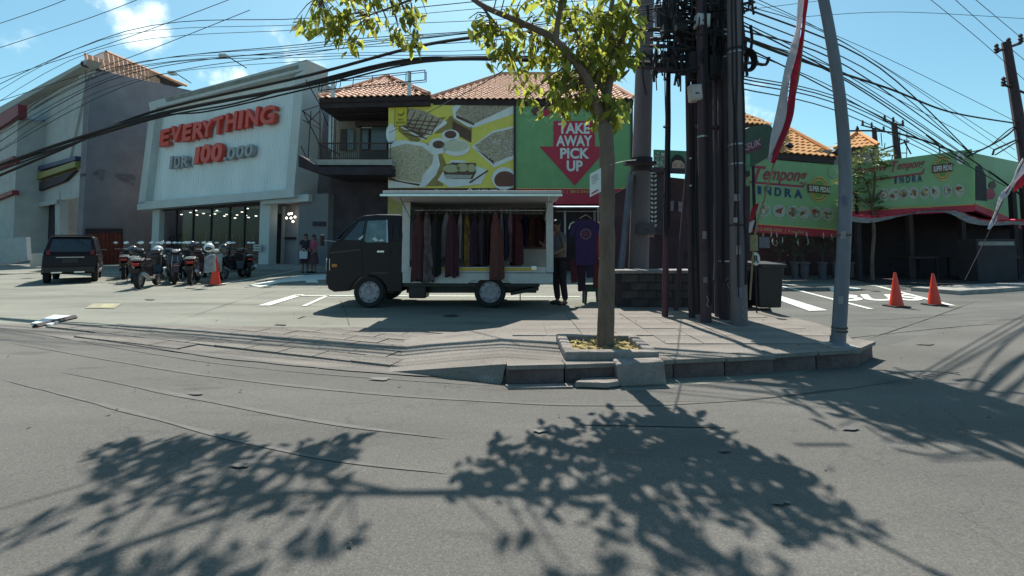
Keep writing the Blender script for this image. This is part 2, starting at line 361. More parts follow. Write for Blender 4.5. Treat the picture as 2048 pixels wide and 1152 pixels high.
# pavers of the driveway apron
ap_px = [(0, 648), (330, 652), (700, 655), (985, 662)]
apr = tag(MB().add([Vector((p.x, p.y, .004)) for p in [G(-250, 640)]+[G(x, y) for x, y in ap_px]]+[Vector((x, y+.02, .004)) for x, y in reversed(EDGE[2:8])], [tuple(range(5+6))]).build('driveway_apron', M_paver), kind='structure')
ap = [(v.co.x, v.co.y) for v in apr.data.vertices]
apoly = [(p.x, p.y) for p in [G(-250, 640)]+[G(x, y) for x, y in ap_px]]+[(x, y+.02) for x, y in reversed(EDGE[2:8])]
pm = MB().box((0, 0, 0), (.475, .235, .03)).mesh('paver'); pm.materials.append(M_paver)
cand = []
ang = R(-20)
for i in range(-60, 40):
    for j in range(-30, 60):
        u, v = i*.49+(j % 2)*.245, j*.25
        x, y = u*math.cos(ang)-v*math.sin(ang)-2, u*math.sin(ang)+v*math.cos(ang)+4.2
        if all(inside(x+a_, y+b_, apoly) for a_ in (-.18, .18) for b_ in (-.14, .14)) and x < -.45: cand.append((math.hypot(x, y), x, y))
cand.sort()
for d, x, y in cand[:298]:
    inst(pm, 'paver', apr, (x, y, .0+rnd.uniform(-.003, .003)+.006), (rnd.uniform(-.008, .008), rnd.uniform(-.008, .008), ang))
mb = MB()
for d, x, y in cand[298:1500]: mb.box((x, y, .006), (.475, .235, .03), Matrix.Rotation(ang, 3, 'Z'))
if mb.v: mb.build('paver_field', M_paver, apr, kind='stuff')
# road gutter: pale strip left of the kerb and broken concrete lump
strip('gutter_strip', [(150, 672), (420, 712), (700, 742), (990, 760)], .012, .10, ms)

# painted lines
def line(px, wd, name='parking_line', z=.012):
    mb = MB()
    for (x0, y0, x1, y1) in px:
        a_, b_ = G(x0, y0), G(x1, y1); t = (b_-a_).normalized(); q = Vector((-t.y, t.x, 0))*wd/2; a_.z = b_.z = z
        mb.add([a_+q, b_+q, b_-q, a_-q], [(0, 1, 2, 3)]); z += .0004
    return tag(mb.build(name, M_paint), kind='structure')
def gpoly(px, name, z=.014, m=None): return tag(MB().add([Vector((p.x, p.y, z)) for p in [G(x, y) for x, y in px]], [tuple(range(len(px)))]).build(name, m or M_paint), kind='structure')
line([(430, 571, 640, 533)], .10)
line([(590, 592, 1160, 594)], .11); line([(528, 612, 600, 590)], .22); line([(608, 613, 655, 592)], .09)
line([(1542, 570, 1755, 572), (1755, 573, 1905, 612)], .11)
line([(1556, 571, 1742, 619)], .10)
gpoly([(1538, 594), (1562, 593), (1655, 622), (1618, 623)], 'painted_arrow')
gpoly([(498, 571), (590, 553), (640, 549), (700, 549), (700, 556), (640, 560), (560, 566), (520, 575)], 'painted_arrow')
def gtext(s, x0, y0, x1, y1, yt, z=.013):
    BL, BR, TL = G(x0, y0), G(x1, y1), G(x0-4, yt)
    for q in (BL, BR, TL): q.z = z
    return text_on(s, BL, BR, TL, Vector((0, 0, 1)), M_paint, 'painted_letters', None, 0.0, bold=.03, kind='structure')
gtext('BUS', 1672, 603, 1852, 602, 590); gtext('P', 1662, 583, 1730, 584, 575)
gtext('P', 612, 566, 690, 566, 553)
# white slab cover and yellow patch, small road litter
pr = thing('drain_cover', 'pale concrete drain cover lying skewed in the paving beside the road', 'drain cover', G(105, 643))
MB().prism([G(62, 650)+Vector((0, 0, .03)), G(102, 653)+Vector((0, 0, .03)), G(142, 635)+Vector((0, 0, .03)), G(108, 633)+Vector((0, 0, .03))], (0, 0, -.05)).build('cover_slab', M_white, pr)
MB().tube([G(70, 656)+Vector((0, 0, .02)), G(150, 637)+Vector((0, 0, .02))], .04, 4).build('edge_beam', M_dark, pr)
gpoly([(170, 617), (186, 608), (243, 608), (228, 618)], 'yellow_patch', .012, mat('worn_yellow', (.25, .24, .17), .9, .2, 9))
gpoly([(196, 616), (208, 609), (232, 609), (222, 616)], 'yellow_patch', .016, mat('worn_yellow2', (.32, .30, .18), .9, .2, 9))

# broken kerb block, slab and lump
o = thing('concrete_block', 'square broken concrete block standing out from the kerb below the tree', 'block', G(1285, 772))
z = .19
mb = MB().hexa([Vector((q.x, q.y, 0)) for q in (G(1240, 775), G(1334, 771), G(1334, 771)+Vector((.02, .36, 0)), G(1240, 775)+Vector((0, .38, 0)))],
               [Vector((q.x, q.y, z+zz)) for q, zz in ((G(1240, 775)+Vector((-.02, .02, 0)), 0), (G(1334, 771)+Vector((-.01, .02, 0)), .01), (G(1334, 771)+Vector((0, .36, 0)), .01), (G(1240, 775)+Vector((-.02, .38, 0)), 0))])
mb.build('block', M_kerb, o, bevel=.02)
o = thing('broken_slab', 'thin broken concrete slab lying on the road under the kerb opening', 'slab', G(1190, 775))
MB().prism([Vector((p.x, p.y, .055)) for p in (G(1150, 777), G(1163, 769), G(1232, 766), G(1240, 775), G(1215, 779))], (0, 0, -.045)).build('slab', M_kerb, o, bevel=.008)
o = thing('kerb_lump', 'rounded pale lump of worn concrete where the kerb ends beside the driveway', 'concrete lump', G(985, 760))
q = G(985, 757)
MB().ell((q.x, q.y, 0), (.17, .13, .10), 16, 8).build('lump', M_kerb, o, smooth=True)
o = thing('kerb_crack_strip', 'flat grey strip of old mortar on the road beside the concrete lump', 'mortar strip', G(1050, 776))
MB().prism([Vector((p.x, p.y, .02)) for p in (G(1010, 774), G(1140, 771), G(1146, 778), G(1020, 780))], (0, 0, -.015)).build('strip', M_kerb, o)

# tree planter
o = pl_ = thing('tree_planter', 'low square concrete planter edging round the street tree trunk', 'planter', (.9, 4.3, ZI))
x0, x1, y0, y1, z0, z1, t_ = .47, 1.31, 3.92, 4.70, ZI, ZI+.085, .10
MB().bb((x0, y0, z0), (x1, y0+t_, z1)).build('planter_edge', M_kerb, o, bevel=.015)
MB().bb((x0, y1-t_, z0), (x1, y1, z1)).build('planter_edge', M_kerb, o, bevel=.015)
MB().bb((x0, y0+t_, z0), (x0+t_, y1-t_, z1)).build('planter_edge', M_kerb, o, bevel=.015)
MB().bb((x1-t_, y0+t_, z0), (x1, y1-t_, z1)).build('planter_edge', M_kerb, o, bevel=.015)
msoil = mat('dry_soil', (.26, .20, .08), .95, .4, 12, bump=1, col2=(.42, .33, .14))
mb = MB(); n = 14
vs = [(x0+t_+(x1-x0-2*t_)*i/n, y0+t_+(y1-y0-2*t_)*j/n, z0+.022+.03*noise.noise(Vector((i*.5, j*.5, 0)))) for i in range(n+1) for j in range(n+1)]
mb.add(vs, [(i*(n+1)+j, (i+1)*(n+1)+j, (i+1)*(n+1)+j+1, i*(n+1)+j+1) for i in range(n) for j in range(n)]); mb.build('soil', msoil, o, smooth=True)
mb = MB()
for i in range(160):
    x, y = rnd.uniform(x0+.12, x1-.12), rnd.uniform(y0+.12, y1-.12); a_ = rnd.uniform(0, 6.28); l = rnd.uniform(.015, .04)
    u = Vector((math.cos(a_)*l, math.sin(a_)*l, rnd.uniform(-.01, .012))); v = Vector((-math.sin(a_)*l*.4, math.cos(a_)*l*.4, rnd.uniform(-.004, .006))); c = Vector((x, y, z0+.052))
    mb.add([c-u, c+v, c+u, c-v], [(0, 1, 2, 3)])
mb.build('dry_leaf_litter', mat('dry_leaf', (.38, .28, .10), .9, .4, 3), o, kind='stuff')
# litter leaves scattered over the road
mb = MB()
for i in range(90):
    x, y = rnd.uniform(-6, 6), rnd.uniform(1.7, 8); a_ = rnd.uniform(0, 6.28); l = rnd.uniform(.008, .022)
    c = Vector((x, y, .02+ (ZI if inside(x, y, ipoly) else 0))); u = Vector((math.cos(a_)*l, math.sin(a_)*l, 0)); v = Vector((-math.sin(a_)*l*.5, math.cos(a_)*l*.5, .005))
    mb.add([c-u, c+v, c+u, c-v], [(0, 1, 2, 3)])
tag(mb.build('leaf_litter', mat('dry_leaf2', (.10, .07, .045), .9, .4, 3)), 'small dry leaves and crumbs scattered over road and paving', 'litter', kind='stuff')
# low stone wall behind the poles
wl = thing('low_wall', 'low dark stone wall behind the utility poles', 'wall', (2.6, 7.2, 0))
ms_ = mat('dark_stone', (.055, .048, .045), .9, .35, 7, bump=.6)
mcap = mat('wall_cap', (.20, .19, .18), .8, .2, 7, bump=.3)
ax, bx_ = 1.74, 3.98
MB().bb((ax, 7.26, ZI), (bx_, 7.56, .71)).build('wall_core', M_dark, wl)
brk = MB().box((0, 0, 0), (.275, .05, .125)).mesh('stone_block'); brk.materials.append(ms_)
for j in range(4):
    for i in range(9):
        x = ax+.14+i*.285+(j % 2)*.13-.06
        if x+.138 > bx_+.02 or x-.138 < ax-.05: continue
        inst(brk, 'stone_block', wl, Vector((x, 7.25+rnd.uniform(-.008, .008), ZI+.07+j*.135))-wl.location, (0, 0, rnd.uniform(-.02, .02)))
for i in range(5):
    x = ax-.03+.23+i*.458; MB().box((x, 7.42, .74), (.45, .42, .055)).build('cap_stone', mcap, wl, bevel=.008)

def _pb(cx, cy, rx, ry, n, rot, jit, seed):
    q = random.Random(seed); return [(cx+rx*math.cos(2*math.pi*i/n)*(1+q.uniform(-jit, jit)), cy+ry*math.sin(2*math.pi*i/n)*(1+q.uniform(-jit, jit))) for i in range(n)]
# lot joints, stains and tyre marks
mj = mat('joint_dark', (.07, .066, .06), .95, .3, 6, col2=(.12, .115, .10))
for px in ([(0, 606), (300, 606), (650, 613), (900, 622)], [(330, 652), (470, 604), (560, 580)], [(700, 655), (690, 622), (680, 600)], [(60, 600), (260, 585), (420, 580), (640, 562)], [(1560, 630), (1750, 640), (1980, 622)], [(1700, 690), (1850, 640), (1960, 600)]):
    strip('pavement_joint', px, .010, .022, mj, 10, 6)
mst = mat('oil_stain', (.060, .056, .055), .6, .3, 3, col2=(.10, .097, .092))
for (px, py, rx, ry) in [(760, 760, 22, 3), (390, 790, 16, 2.4), (1080, 865, 14, 3.5), (1450, 905, 12, 3), (900, 632, 14, 2.2), (560, 650, 12, 1.6), (480, 935, 20, 4), (1700, 860, 18, 4), (1850, 690, 16, 2), (300, 600, 10, 1.4), (1560, 1010, 18, 5)]:
    gpoly(_pb(px, py, rx, ry, 14, 0, .35, px), 'oil_stain', .0145, mst)
mrp = ground_mat('patched_asphalt', (.102, .101, .098), (.135, .132, .126), .4, 1.5, 80, .9)
gpoly([(1180, 826), (1420, 830), (1450, 858), (1160, 852)], 'asphalt_patch', .0095, mrp)
mb = MB()
for i in range(500):
    px, py = rnd.uniform(-50, 2100), 600+560*rnd.random()**1.6; q = G(px, py); s = rnd.uniform(.002, .005)*min(1.6, q.y/3)
    if inside(q.x, q.y, ipoly): q.z = ZI+.012
    else: q.z = .012
    mb.add([q+Vector((-s, -s, 0)), q+Vector((s, -s*.7, 0)), q+Vector((s*.3, s, 0)), q+Vector((0, 0, s*.5))], [(0, 1, 3), (1, 2, 3), (2, 0, 3)])
tag(mb.build('road_grit', mat('grit', (.24, .23, .21), .95, .4, 40), weld=False), 'loose grit and crumbs scattered over road and paving', 'grit', kind='stuff')
# ================================================================== TRUCK
def wheel(parent, c, r, wd, name='wheel', rimm=None, n=28, outer=-1):
    """wheel with its axle along y; outer=-1: outer face towards -y"""
    c = Vector(c)
    o = MB().lathe([(r*.66, -wd*.5), (r*.9, -wd*.5), (r*.985, -wd*.36), (r, -wd*.18), (r, wd*.18), (r*.985, wd*.36), (r*.9, wd*.5), (r*.66, wd*.5)], c, n, 'y', ring=True).build('tyre', M_rubber, parent, smooth=True)
    f = outer*wd
    rm = MB().lathe([(r*.70, f*.50), (r*.70, f*.42), (r*.60, f*.36), (r*.52, f*.44), (r*.40, f*.47), (r*.30, f*.34), (r*.16, f*.34), (r*.15, f*.50), (.001, f*.52)], c, n, 'y', cap0=False)
    rm.build('rim', rimm or M_steel, o, smooth=True)
    h = MB()
    for k in range(8):
        a = 2*math.pi*k/8; h.ell(c+Vector((math.cos(a)*r*.55, f*.455, math.sin(a)*r*.55)), (r*.05, .006, r*.05), 8, 4)
    h.build('rim_hole', M_black, o)
    return o
YT = 8.2
def T(px, py, dy=0.0):
    p = At(px, py, YT); return Vector((p.x, p.y+dy, p.z))
tr = thing('box_truck', 'small black cab pickup truck with open white clothes stall box on its bed', 'truck', T(900, 612))
tr.location.z = 0
Wt = 1.50
M_rim = mat('wheel_steel', (.34, .30, .33), .5, .15, 9)
# lower cab with front wheel arch
low = [(668, 584), (656, 578), (652, 560), (652, 527), (656, 503), (664, 488), (676, 479), (804, 481), (804, 584), (777, 584)]
arch = [(737+39*math.cos(a), 590+39*math.sin(a)) for a in [R(-12-156*k/9) for k in range(10)]]
pl_low = [T(x, y) for x, y in low+arch]
def frustum(px, dyin, wd, yt=YT, z0=None, z1=None):
    P = [At(x, y, yt) for x, y in px]; lo = min(p.z for p in P) if z0 is None else z0; hi = max(p.z for p in P) if z1 is None else z1
    k = len(P); ins = [dyin*(p.z-lo)/(hi-lo) for p in P]
    vs = [p+Vector((0, i, 0)) for p, i in zip(P, ins)]+[p+Vector((0, wd-i, 0)) for p, i in zip(P, ins)]
    return MB().add(vs, [tuple(range(k)), tuple(range(2*k-1, k-1, -1))]+[(i, i+k, (i+1) % k+k, (i+1) % k) for i in range(k)])
MB().prism(pl_low, (0, Wt, 0)).build('cab_body', M_blackp, tr, bevel=.025)
gh = [(676, 480), (709, 438), (722, 431), (752, 428), (799, 429), (803, 434), (804, 482)]
zlo, zhi = T(0, 482).z, T(0, 428).z
frustum(gh, .10, Wt).build('cab_roof', M_blackp, tr, bevel=.02)
def S(px, py, e=.006):
    p = T(px, py); p.y += .10*(p.z-zlo)/(zhi-zlo)-e; return p
mbw = MB().prism([S(*q) for q in [(688, 480), (717, 443), (728, 441), (722, 481)]], (0, .004, 0)); mbw.build('quarter_window', M_glass, tr)
MB().prism([S(*q) for q in [(727, 481), (733, 441), (771, 440), (774, 484), (735, 485)]], (0, .004, 0)).build('side_window', mat('window_glass', (.10, .15, .15), .08, .35, 6, spec=.9), tr)
MB().prism([S(*q, .012) for q in [(725, 482), (729, 441), (733, 441), (729, 482)]], (0, .008, 0)).build('window_pillar', M_black, tr)
MB().prism([S(*q, .012) for q in [(770, 439), (773, 439), (777, 485), (773, 485)]], (0, .008, 0)).build('window_trim', M_steel, tr)
for P in ([(744, 478), (750, 474), (757, 481), (752, 483)], [(757, 480), (765, 478), (768, 482), (760, 483)], [(716, 478), (728, 468), (731, 470), (720, 480)]): MB().prism([S(x, y, .010) for x, y in P], (0, .002, 0)).build('painted_sun_scrap', mat('sun_scrap_white', (.55, .55, .52), .6, .1, 9), tr)  # pale pieces paint in sunlit scraps glimpsed through the cab window
MB().prism([T(660, 505, -.004), T(722, 498, -.004), T(722, 500, -.004), T(660, 507, -.004)], (0, .006, 0)).build('body_crease', mat('crease', (.05, .035, .045), .4, .2, 5), tr)
MB().prism([T(744, 545, -.004), T(778, 545, -.004), T(778, 547, -.004), T(744, 547, -.004)], (0, .006, 0)).build('body_crease', MATS['crease'], tr)
MB().bb(T(786, 497, -.006), T(800, 512, 0)).build('fuel_flap', M_blackp, tr, bevel=.01)
MB().bb(T(664, 528, -.008), T(674, 534, 0)).build('side_indicator', mat('amber', (.45, .16, .02), .3, .1, 9), tr, bevel=.003)
for x in (783, 797): MB().prism([T(x, 436, .03), T(x+1.2, 436, .03), T(x+1.2, 478, -.004), T(x, 478, -.004)], (0, .01, 0)).build('roof_pillar_seam', M_dark, tr)
# sunlit scraps behind the far window, door seams and handle
ds = MB()
for a_, b_ in [((722, 484), (726, 560)), ((779, 432), (781, 574)), ((726, 560), (742, 574))]: ds.tube([S(*a_, .004), S(*b_, .004)] if a_[1] < 482 else [T(*a_, -.004), T(*b_, -.004)], .004, 4)
ds.build('door_seam', M_dark, tr)
MB().bb(T(755, 501, -.03), T(769, 505, .0)).build('door_handle', mat('chrome', (.7, .7, .68), .2, .05, 9, metal=.9), tr, bevel=.004)
MB().prism([T(668, 478, .10), T(702, 441, .20), T(702, 441, Wt-.2), T(668, 478, Wt-.10)], (-.006, 0, .004)).build('windscreen', M_glass, tr)
h = MB().prism([T(650.5, 517, .03), T(650.5, 541, .03), T(660, 541, -.006), T(660, 517, -.006)], (0, .22, 0)).build('headlight', mat('lamp_lens', (.5, .5, .48), .15, .1, 9), tr, bevel=.006)
h = MB().prism([T(651, 517, Wt-.25), T(651, 541, Wt-.25), T(657, 541, Wt-.03), T(657, 517, Wt-.03)], (0, .05, 0)).build('headlight', MATS['lamp_lens'], tr)
MB().bb(T(650, 552, .02), T(664, 570, Wt-.02)).build('bumper', M_black, tr, bevel=.02)
mr = MB().tube([T(672, 483, -.01), T(662, 482, -.10), T(653, 481, -.17)], .008, 6).build('mirror_arm', M_steel, tr)
MB().bb(T(655, 470, -.24), T(650, 492, -.12)).build('mirror', M_black, mr, bevel=.01)
MB().prism([T(726, 430, .2), T(799, 427.5, .2), T(799, 427.5, .24), T(726, 430, .24)], (0, 0, .012)).build('roof_gutter', M_steel, tr)
mf = MB().tube([T(703, 570, .02), T(712, 560, .02), T(722, 553, .02)], .006, 4); mf.build('arch_lip', M_black, tr)
# wheels
RW = .30
for px in (737.5, 980):
    for dy, out in ((.10, -1), (Wt-.10, 1)):
        q = T(px, 590, dy); q.z = RW; wheel(tr, q, RW, .17, rimm=M_rim, outer=out)
# chassis
ch = MB(); ch.bb(T(804, 575, .35), T(1075, 590, .43)); ch.bb(T(804, 575, Wt-.43), T(1075, 590, Wt-.35)); ch.bb(T(804, 568, .06), T(1080, 574, Wt-.06))
ch.build('chassis_frame', M_black, tr)
MB().bb(T(815, 572, .08), T(850, 598, .45)).build('fuel_tank', M_black, tr, bevel=.03)
MB().bb(T(1020, 574, .5), T(1060, 592, 1.1)).build('spare_wheel_carrier', M_black, tr, bevel=.03)
MB().tube([T(980, 590, .1), T(980, 590, Wt-.1)], .045, 8).build('rear_axle', M_black, tr)
MB().prism([T(1020, 586, .1), T(1078, 574, .1), T(1078, 582, .1), T(1022, 592, .1)], (0, .25, 0)).build('exhaust', M_black, tr)
MB().bb(T(1040, 588, .05), T(1041.5, 610, .4)).build('mudflap', M_black, tr)
# white stall box
M_box = mat('box_white', (.50, .50, .49), .55, .1, 7)
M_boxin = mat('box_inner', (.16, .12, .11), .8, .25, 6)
M_alu = mat('aluminium', (.62, .66, .66), .3, .08, 20, metal=.8)
MB().prism([T(805, 545), T(805, 566), T(936, 567), T(946, 560), T(1012, 560), T(1022, 567), T(1106, 567), T(1106, 547)], (0, .04, 0)).build('side_skirt', M_box, tr, bevel=.005)
MB().bb(T(805, 559, .04), T(1106, 566, Wt)).build('box_floor', M_box, tr)
MB().bb(T(805, 404, 0), T(819, 545, .05)).build('corner_post', M_box, tr, bevel=.006)
MB().bb(T(1092, 404, 0), T(1107, 545, .05)).build('corner_post', M_box, tr, bevel=.006)
MB().bb(T(805, 404, .05), T(808, 559, Wt)).build('end_wall', M_box, tr)
MB().bb(T(1104, 404, .05), T(1107, 470, Wt)).build('end_wall', M_box, tr)
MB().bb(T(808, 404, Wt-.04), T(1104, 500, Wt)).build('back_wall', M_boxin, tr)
MB().bb(T(808, 500, Wt-.045), T(1104, 559, Wt)).build('back_wall_panel', M_box, tr)
MB().bb(T(800, 395, 0), T(1110, 403, Wt+.02)).build('box_roof', M_box, tr, bevel=.01)
MB().bb(T(860, 536, -.012), T(1076, 541, .0)).build('yellow_trim', mat('yellow_trim', (.62, .36, .03), .6, .1, 9), tr)
MB().bb(T(819, 534, .005), T(1092, 545, .035)).build('sill_rail', M_box, tr)
MB().tube([T(819, 419, .22), T(1092, 419, .22)], .014, 8).build('hanging_rail', M_alu, tr)
MB().tube([T(819, 421, .75), T(1092, 421, .75)], .014, 8).build('hanging_rail', M_alu, tr)
# raised flap: hinged at the roof edge, held out level towards the street
zf = T(0, 402).z
fl = MB().hexa([(T(800, 0).x, YT-.93, zf+.03), (T(1110, 0).x, YT-.93, zf+.03), (T(1110, 0).x, YT-.004, zf-.01), (T(800, 0).x, YT-.004, zf-.01)],
               [(T(800, 0).x, YT-.93, zf+.085), (T(1110, 0).x, YT-.93, zf+.085), (T(1110, 0).x, YT-.004, zf+.03), (T(800, 0).x, YT-.004, zf+.03)]).build('raised_flap', M_box, tr, bevel=.006)
MB().bb((T(796, 0).x, YT-.955, zf-.012), (T(1111, 0).x, YT-.93, zf+.022)).build('flap_edge', M_alu, fl)
for px in (822, 1090): MB().tube([T(px, 440, 0), (T(px, 0).x, YT-.7, zf+.03)], .010, 6).build('flap_strut', M_alu, tr)
# latches and small fittings
for px in (872, 1068): MB().bb(T(px-5, 532, -.02), T(px+5, 540, -.006)).build('latch', M_alu, tr)

# ------------------------------------------------ garments in the stall box
def garment(x, z1, z0, wd, dp, y, col, nm, label, seed, col2=None, sway=0.0):
    q = random.Random(seed); root = thing('hanging_garment', label, 'garment', (x, y, z1), 'clothes hanging in the stall box')
    col = tuple(k*.72 for k in col); col2 = tuple(k*.85 for k in col2) if col2 else None
    wd *= q.uniform(.8, 1.35); sway += q.uniform(-.03, .03); z0 += q.uniform(-.02, .05)
    m = mat('cloth_'+nm, col, .9, .25, 14, bump=.3, col2=col2, stretch=(1, 1, .5)); rows, n = 9, 18; mb = MB(); vs = []
    ph = q.uniform(0, 6)
    for i in range(rows+1):
        t = i/rows; zz = z1-.07+(z0-z1+.07)*t; s = min(1, .35+t*3.2)*(1+.25*t)
        for j in range(n):
            a = 2*math.pi*j/n; rp = 1+.22*math.sin(5*a+ph+t*1.5)*min(1, t*2)+.12*math.sin(9*a+ph*2)*t
            hem = (.03*math.sin(3*a+ph)+q.uniform(-.012, .012))*(1 if i == rows else 0)
            vs.append((x+sway*t+math.cos(a)*wd/2*s*rp, y+math.sin(a)*dp/2*min(1, .6+t*2)*rp, zz+hem))
    fs = [(i*n+j, i*n+(j+1) % n, (i+1)*n+(j+1) % n, (i+1)*n+j) for i in range(rows) for j in range(n)]+[tuple(range(n)), tuple(rows*n+j for j in range(n))]
    mb.add(vs, fs); mb.build('cloth', m, root, smooth=True)
    MB().tube([(x, y-.10, z1-.09), (x, y, z1-.045), (x, (y+YT+.22)/2, z1+.0), (x, YT+.22, z1+.03), (x, YT+.23, z1+.045)], .005, 5).build('hanger', M_alu, root)
GAR = [(813, 560-40, 15, 'dark_maroon', (.045, .012, .02), 'dark maroon top at the cab end of the clothes rail', None, -.10),
       (829, 524, 17, 'pale_blue', (.19, .20, .23), 'pale blue grey shirt second from the cab end of the rail', (.10, .12, .15), -.04),
       (845, 558, 16, 'red_brown', (.075, .018, .02), 'long red brown dress nearly reaching the sill near the cab', None, 0),
       (861, 563, 18, 'patterned', (.05, .02, .03), 'longest dark dress with grey batik print on the rail', (.16, .13, .14), .02),
       (878, 551, 16, 'black', (.012, .010, .014), 'long black gown beside the white shirt', None, 0),
       (894, 520, 15, 'white', (.42, .40, .42), 'white long shirt nearer the cab of the two white ones', (.30, .28, .32), -.04),
       (908, 553, 14, 'wine', (.07, .015, .03), 'wine red long tunic between the two white shirts', None, .0),
       (922, 519, 10, 'white_lilac', (.48, .42, .50), 'narrow white and lilac shirt near the middle of the rail', None, 0),
       (934, 534, 15, 'brown_gold', (.06, .03, .02), 'brown batik shirt with golden yellow flowers', (.35, .20, .04), .01),
       (950, 531, 17, 'purple', (.045, .018, .045), 'dark purple shirt right of the golden batik shirt', None, 0),
       (965, 533, 17, 'grey_violet', (.07, .045, .06), 'grey violet shirt in the middle of the dark shirts', None, 0),
       (979, 532, 16, 'deep_plum', (.035, .012, .025), 'deep plum shirt beside the long orange batik', None, 0),
       (992, 560, 16, 'orange_batik', (.18, .07, .05), 'long orange and pink batik dress hanging over the sill', (.10, .025, .03), .02),
       (1003, 521, 9, 'white_blue', (.40, .42, .50), 'narrow white and blue striped shirt beside the orange batik', (.12, .12, .24), 0),
       (1013, 520, 10, 'navy', (.03, .03, .07), 'narrow navy shirt between two white striped ones', None, 0),
       (1021, 524, 9, 'white_red', (.38, .30, .34), 'white shirt with reddish stripes toward the rear of the rail', (.18, .03, .05), 0),
       (1034, 532, 17, 'crimson', (.11, .012, .02), 'crimson shirt last on the front rail toward the rear', (.05, .01, .02), 0)]
for k, (px, yb, wd, nm, col, lab, c2, sw_) in enumerate(GAR):
    q = At(px, 421, YT+.22); zb = T(0, yb).z
    lg = yb > 545
    garment(q.x, q.z, zb, wd/870*YT*(1.15 if lg else 1.1), .16 if lg else .40, YT-.09 if lg else YT+.23, col, nm, lab, k, c2, sw_)
BG = [(1050, 'navy2', (.02, .02, .06), 'short navy shirt on the back rail at the rear end'), (1064, 'rust', (.10, .03, .015), 'short rust brown shirt on the back rail'), (1078, 'dark_red2', (.07, .01, .015), 'short dark red shirt last on the back rail'),
      (835, 'dusk', (.03, .02, .03), 'dark grey shirt on the back rail behind the pale blue one'), (905, 'dusk2', (.05, .03, .02), 'dark brown shirt on the back rail behind the white one'), (1000, 'dusk3', (.02, .03, .03), 'dark green shirt on the back rail behind the orange batik')]
for k, (px, nm, col, lab) in enumerate(BG):
    q = At(px, 424, YT+.75); garment(q.x, q.z, T(0, 492).z, .17, .38, YT+.75, col, nm, lab, 40+k)
# folded clothes on the box floor
for k, (px, c_, lb) in enumerate([(1050, (.28, .27, .26), 'pile of folded grey clothes on the stall floor beside the rear post')]):
    o = thing('folded_clothes', lb, 'clothes pile', T(px, 558, .5)); m = mat('folded', c_, .9, .2, 9); zb = T(0, 559).z
    for i in range(4): MB().box((T(px, 0).x+rnd.uniform(-.02, .02), YT+.6, zb+.025+i*.045), (.42, .34, .042)).build('folded_shirt', m, o, bevel=.012)

# ------------------------------------------------ stall beside the truck
YS = 8.75
def Sx(px, py, Y=YS): return At(px, py, Y)
st = thing('stall_awning', 'narrow blue and white awning on thin poles beside the stall truck', 'awning', (Sx(1160, 600).x, YS, 0))
z1 = Sx(0, 408).z
MB().hexa([(Sx(1108, 0).x, 8.25, z1-.12), (Sx(1207, 0).x, 8.25, z1-.12), (Sx(1207, 0).x, 9.6, z1+.02), (Sx(1108, 0).x, 9.6, z1+.02)],
          [(Sx(1108, 0).x, 8.25, z1-.10), (Sx(1207, 0).x, 8.25, z1-.10), (Sx(1207, 0).x, 9.6, z1+.035), (Sx(1108, 0).x, 9.6, z1+.035)]).build('canopy', mat('awning_blue', (.28, .34, .50), .6, .3, 5, col2=(.55, .6, .66)), st)
for px in (1206,):
    for Y in (8.3, 9.5): MB().tube([(Sx(px, 0).x, Y, 0), (Sx(px, 0).x, Y, z1)], .013, 6).build('awning_pole', M_steel, st)
MB().tube([(Sx(1108, 0).x, 8.6, z1-.16), (Sx(1207, 0).x, 8.6, z1-.16)], .012, 6).build('cross_rail', M_steel, st)
def shirt(x, z1, wd, L, y, m, o, th=.035, emb=None):
    P = [(-.14, 0), (-.5, -.10), (-.66, -.36), (-.52, -.42), (-.42, -.26), (-.40, -1), (.40, -1), (.42, -.26), (.52, -.42), (.66, -.36), (.5, -.10), (.14, 0), (.07, -.035), (-.07, -.035)]
    mb = MB().prism([(x+a*wd, y, z1+b*L*(1 if b > -1 else 1)) for a, b in P], (0, th, 0)); return mb.build('shirt_body', m, o, bevel=.012)
sh = thing('hanging_tshirt', 'large dark purple football shirt with round crest hanging beside the stall truck', 't-shirt', (Sx(1167, 0, 8.55).x, 8.55, Sx(0, 436).z))
xs = sh.location.x
shirt(xs, Sx(0, 437, 8.55).z, .50, .92, 8.52, mat('purple_jersey', (.035, .015, .085), .8, .3, 6, bump=.3), sh)
zc = Sx(0, 468, 8.5).z; mgold = mat('crest_gold', (.22, .14, .13), .7, .3, 30)
MB().lathe([(.105, .0), (.105, .004), (.085, .004), (.085, .0)], (xs, 8.51, zc), 24, 'y', ring=True).build('crest_ring', mgold, sh)
MB().lathe([(.0, .0), (.06, .0), (.06, .004), (0, .004)], (xs, 8.512, zc), 16, 'y').build('crest', mat('crest_red', (.13, .03, .06), .7, .4, 40), sh)
for s_ in (-1, 1):
    MB().tube([(xs+s_*.23, 8.505, zc+.24), (xs+s_*.30, 8.505, zc+.20), (xs+s_*.335, 8.505, zc+.10)], .014, 6).build('sleeve_stripe', M_white, sh)
MB().tube([(xs-.12, 8.53, Sx(0, 438).z), (xs, 8.53, Sx(0, 431).z), (xs+.12, 8.53, Sx(0, 438).z)], .008, 5).build('hanger', M_alu, sh)
o = thing('hanging_shirt', 'red shirt hanging partly behind the purple football shirt', 'shirt', (xs+.34, 8.75, Sx(0, 440).z))
shirt(xs+.33, Sx(0, 441).z, .36, .75, 8.68, mat('red_shirt', (.30, .015, .02), .8, .2, 6), o); 
MB().tube([(xs+.33, 8.69, Sx(0, 441).z-.02), (xs+.33, 8.69, z1-.14)], .006, 5).build('hanger', M_alu, o)
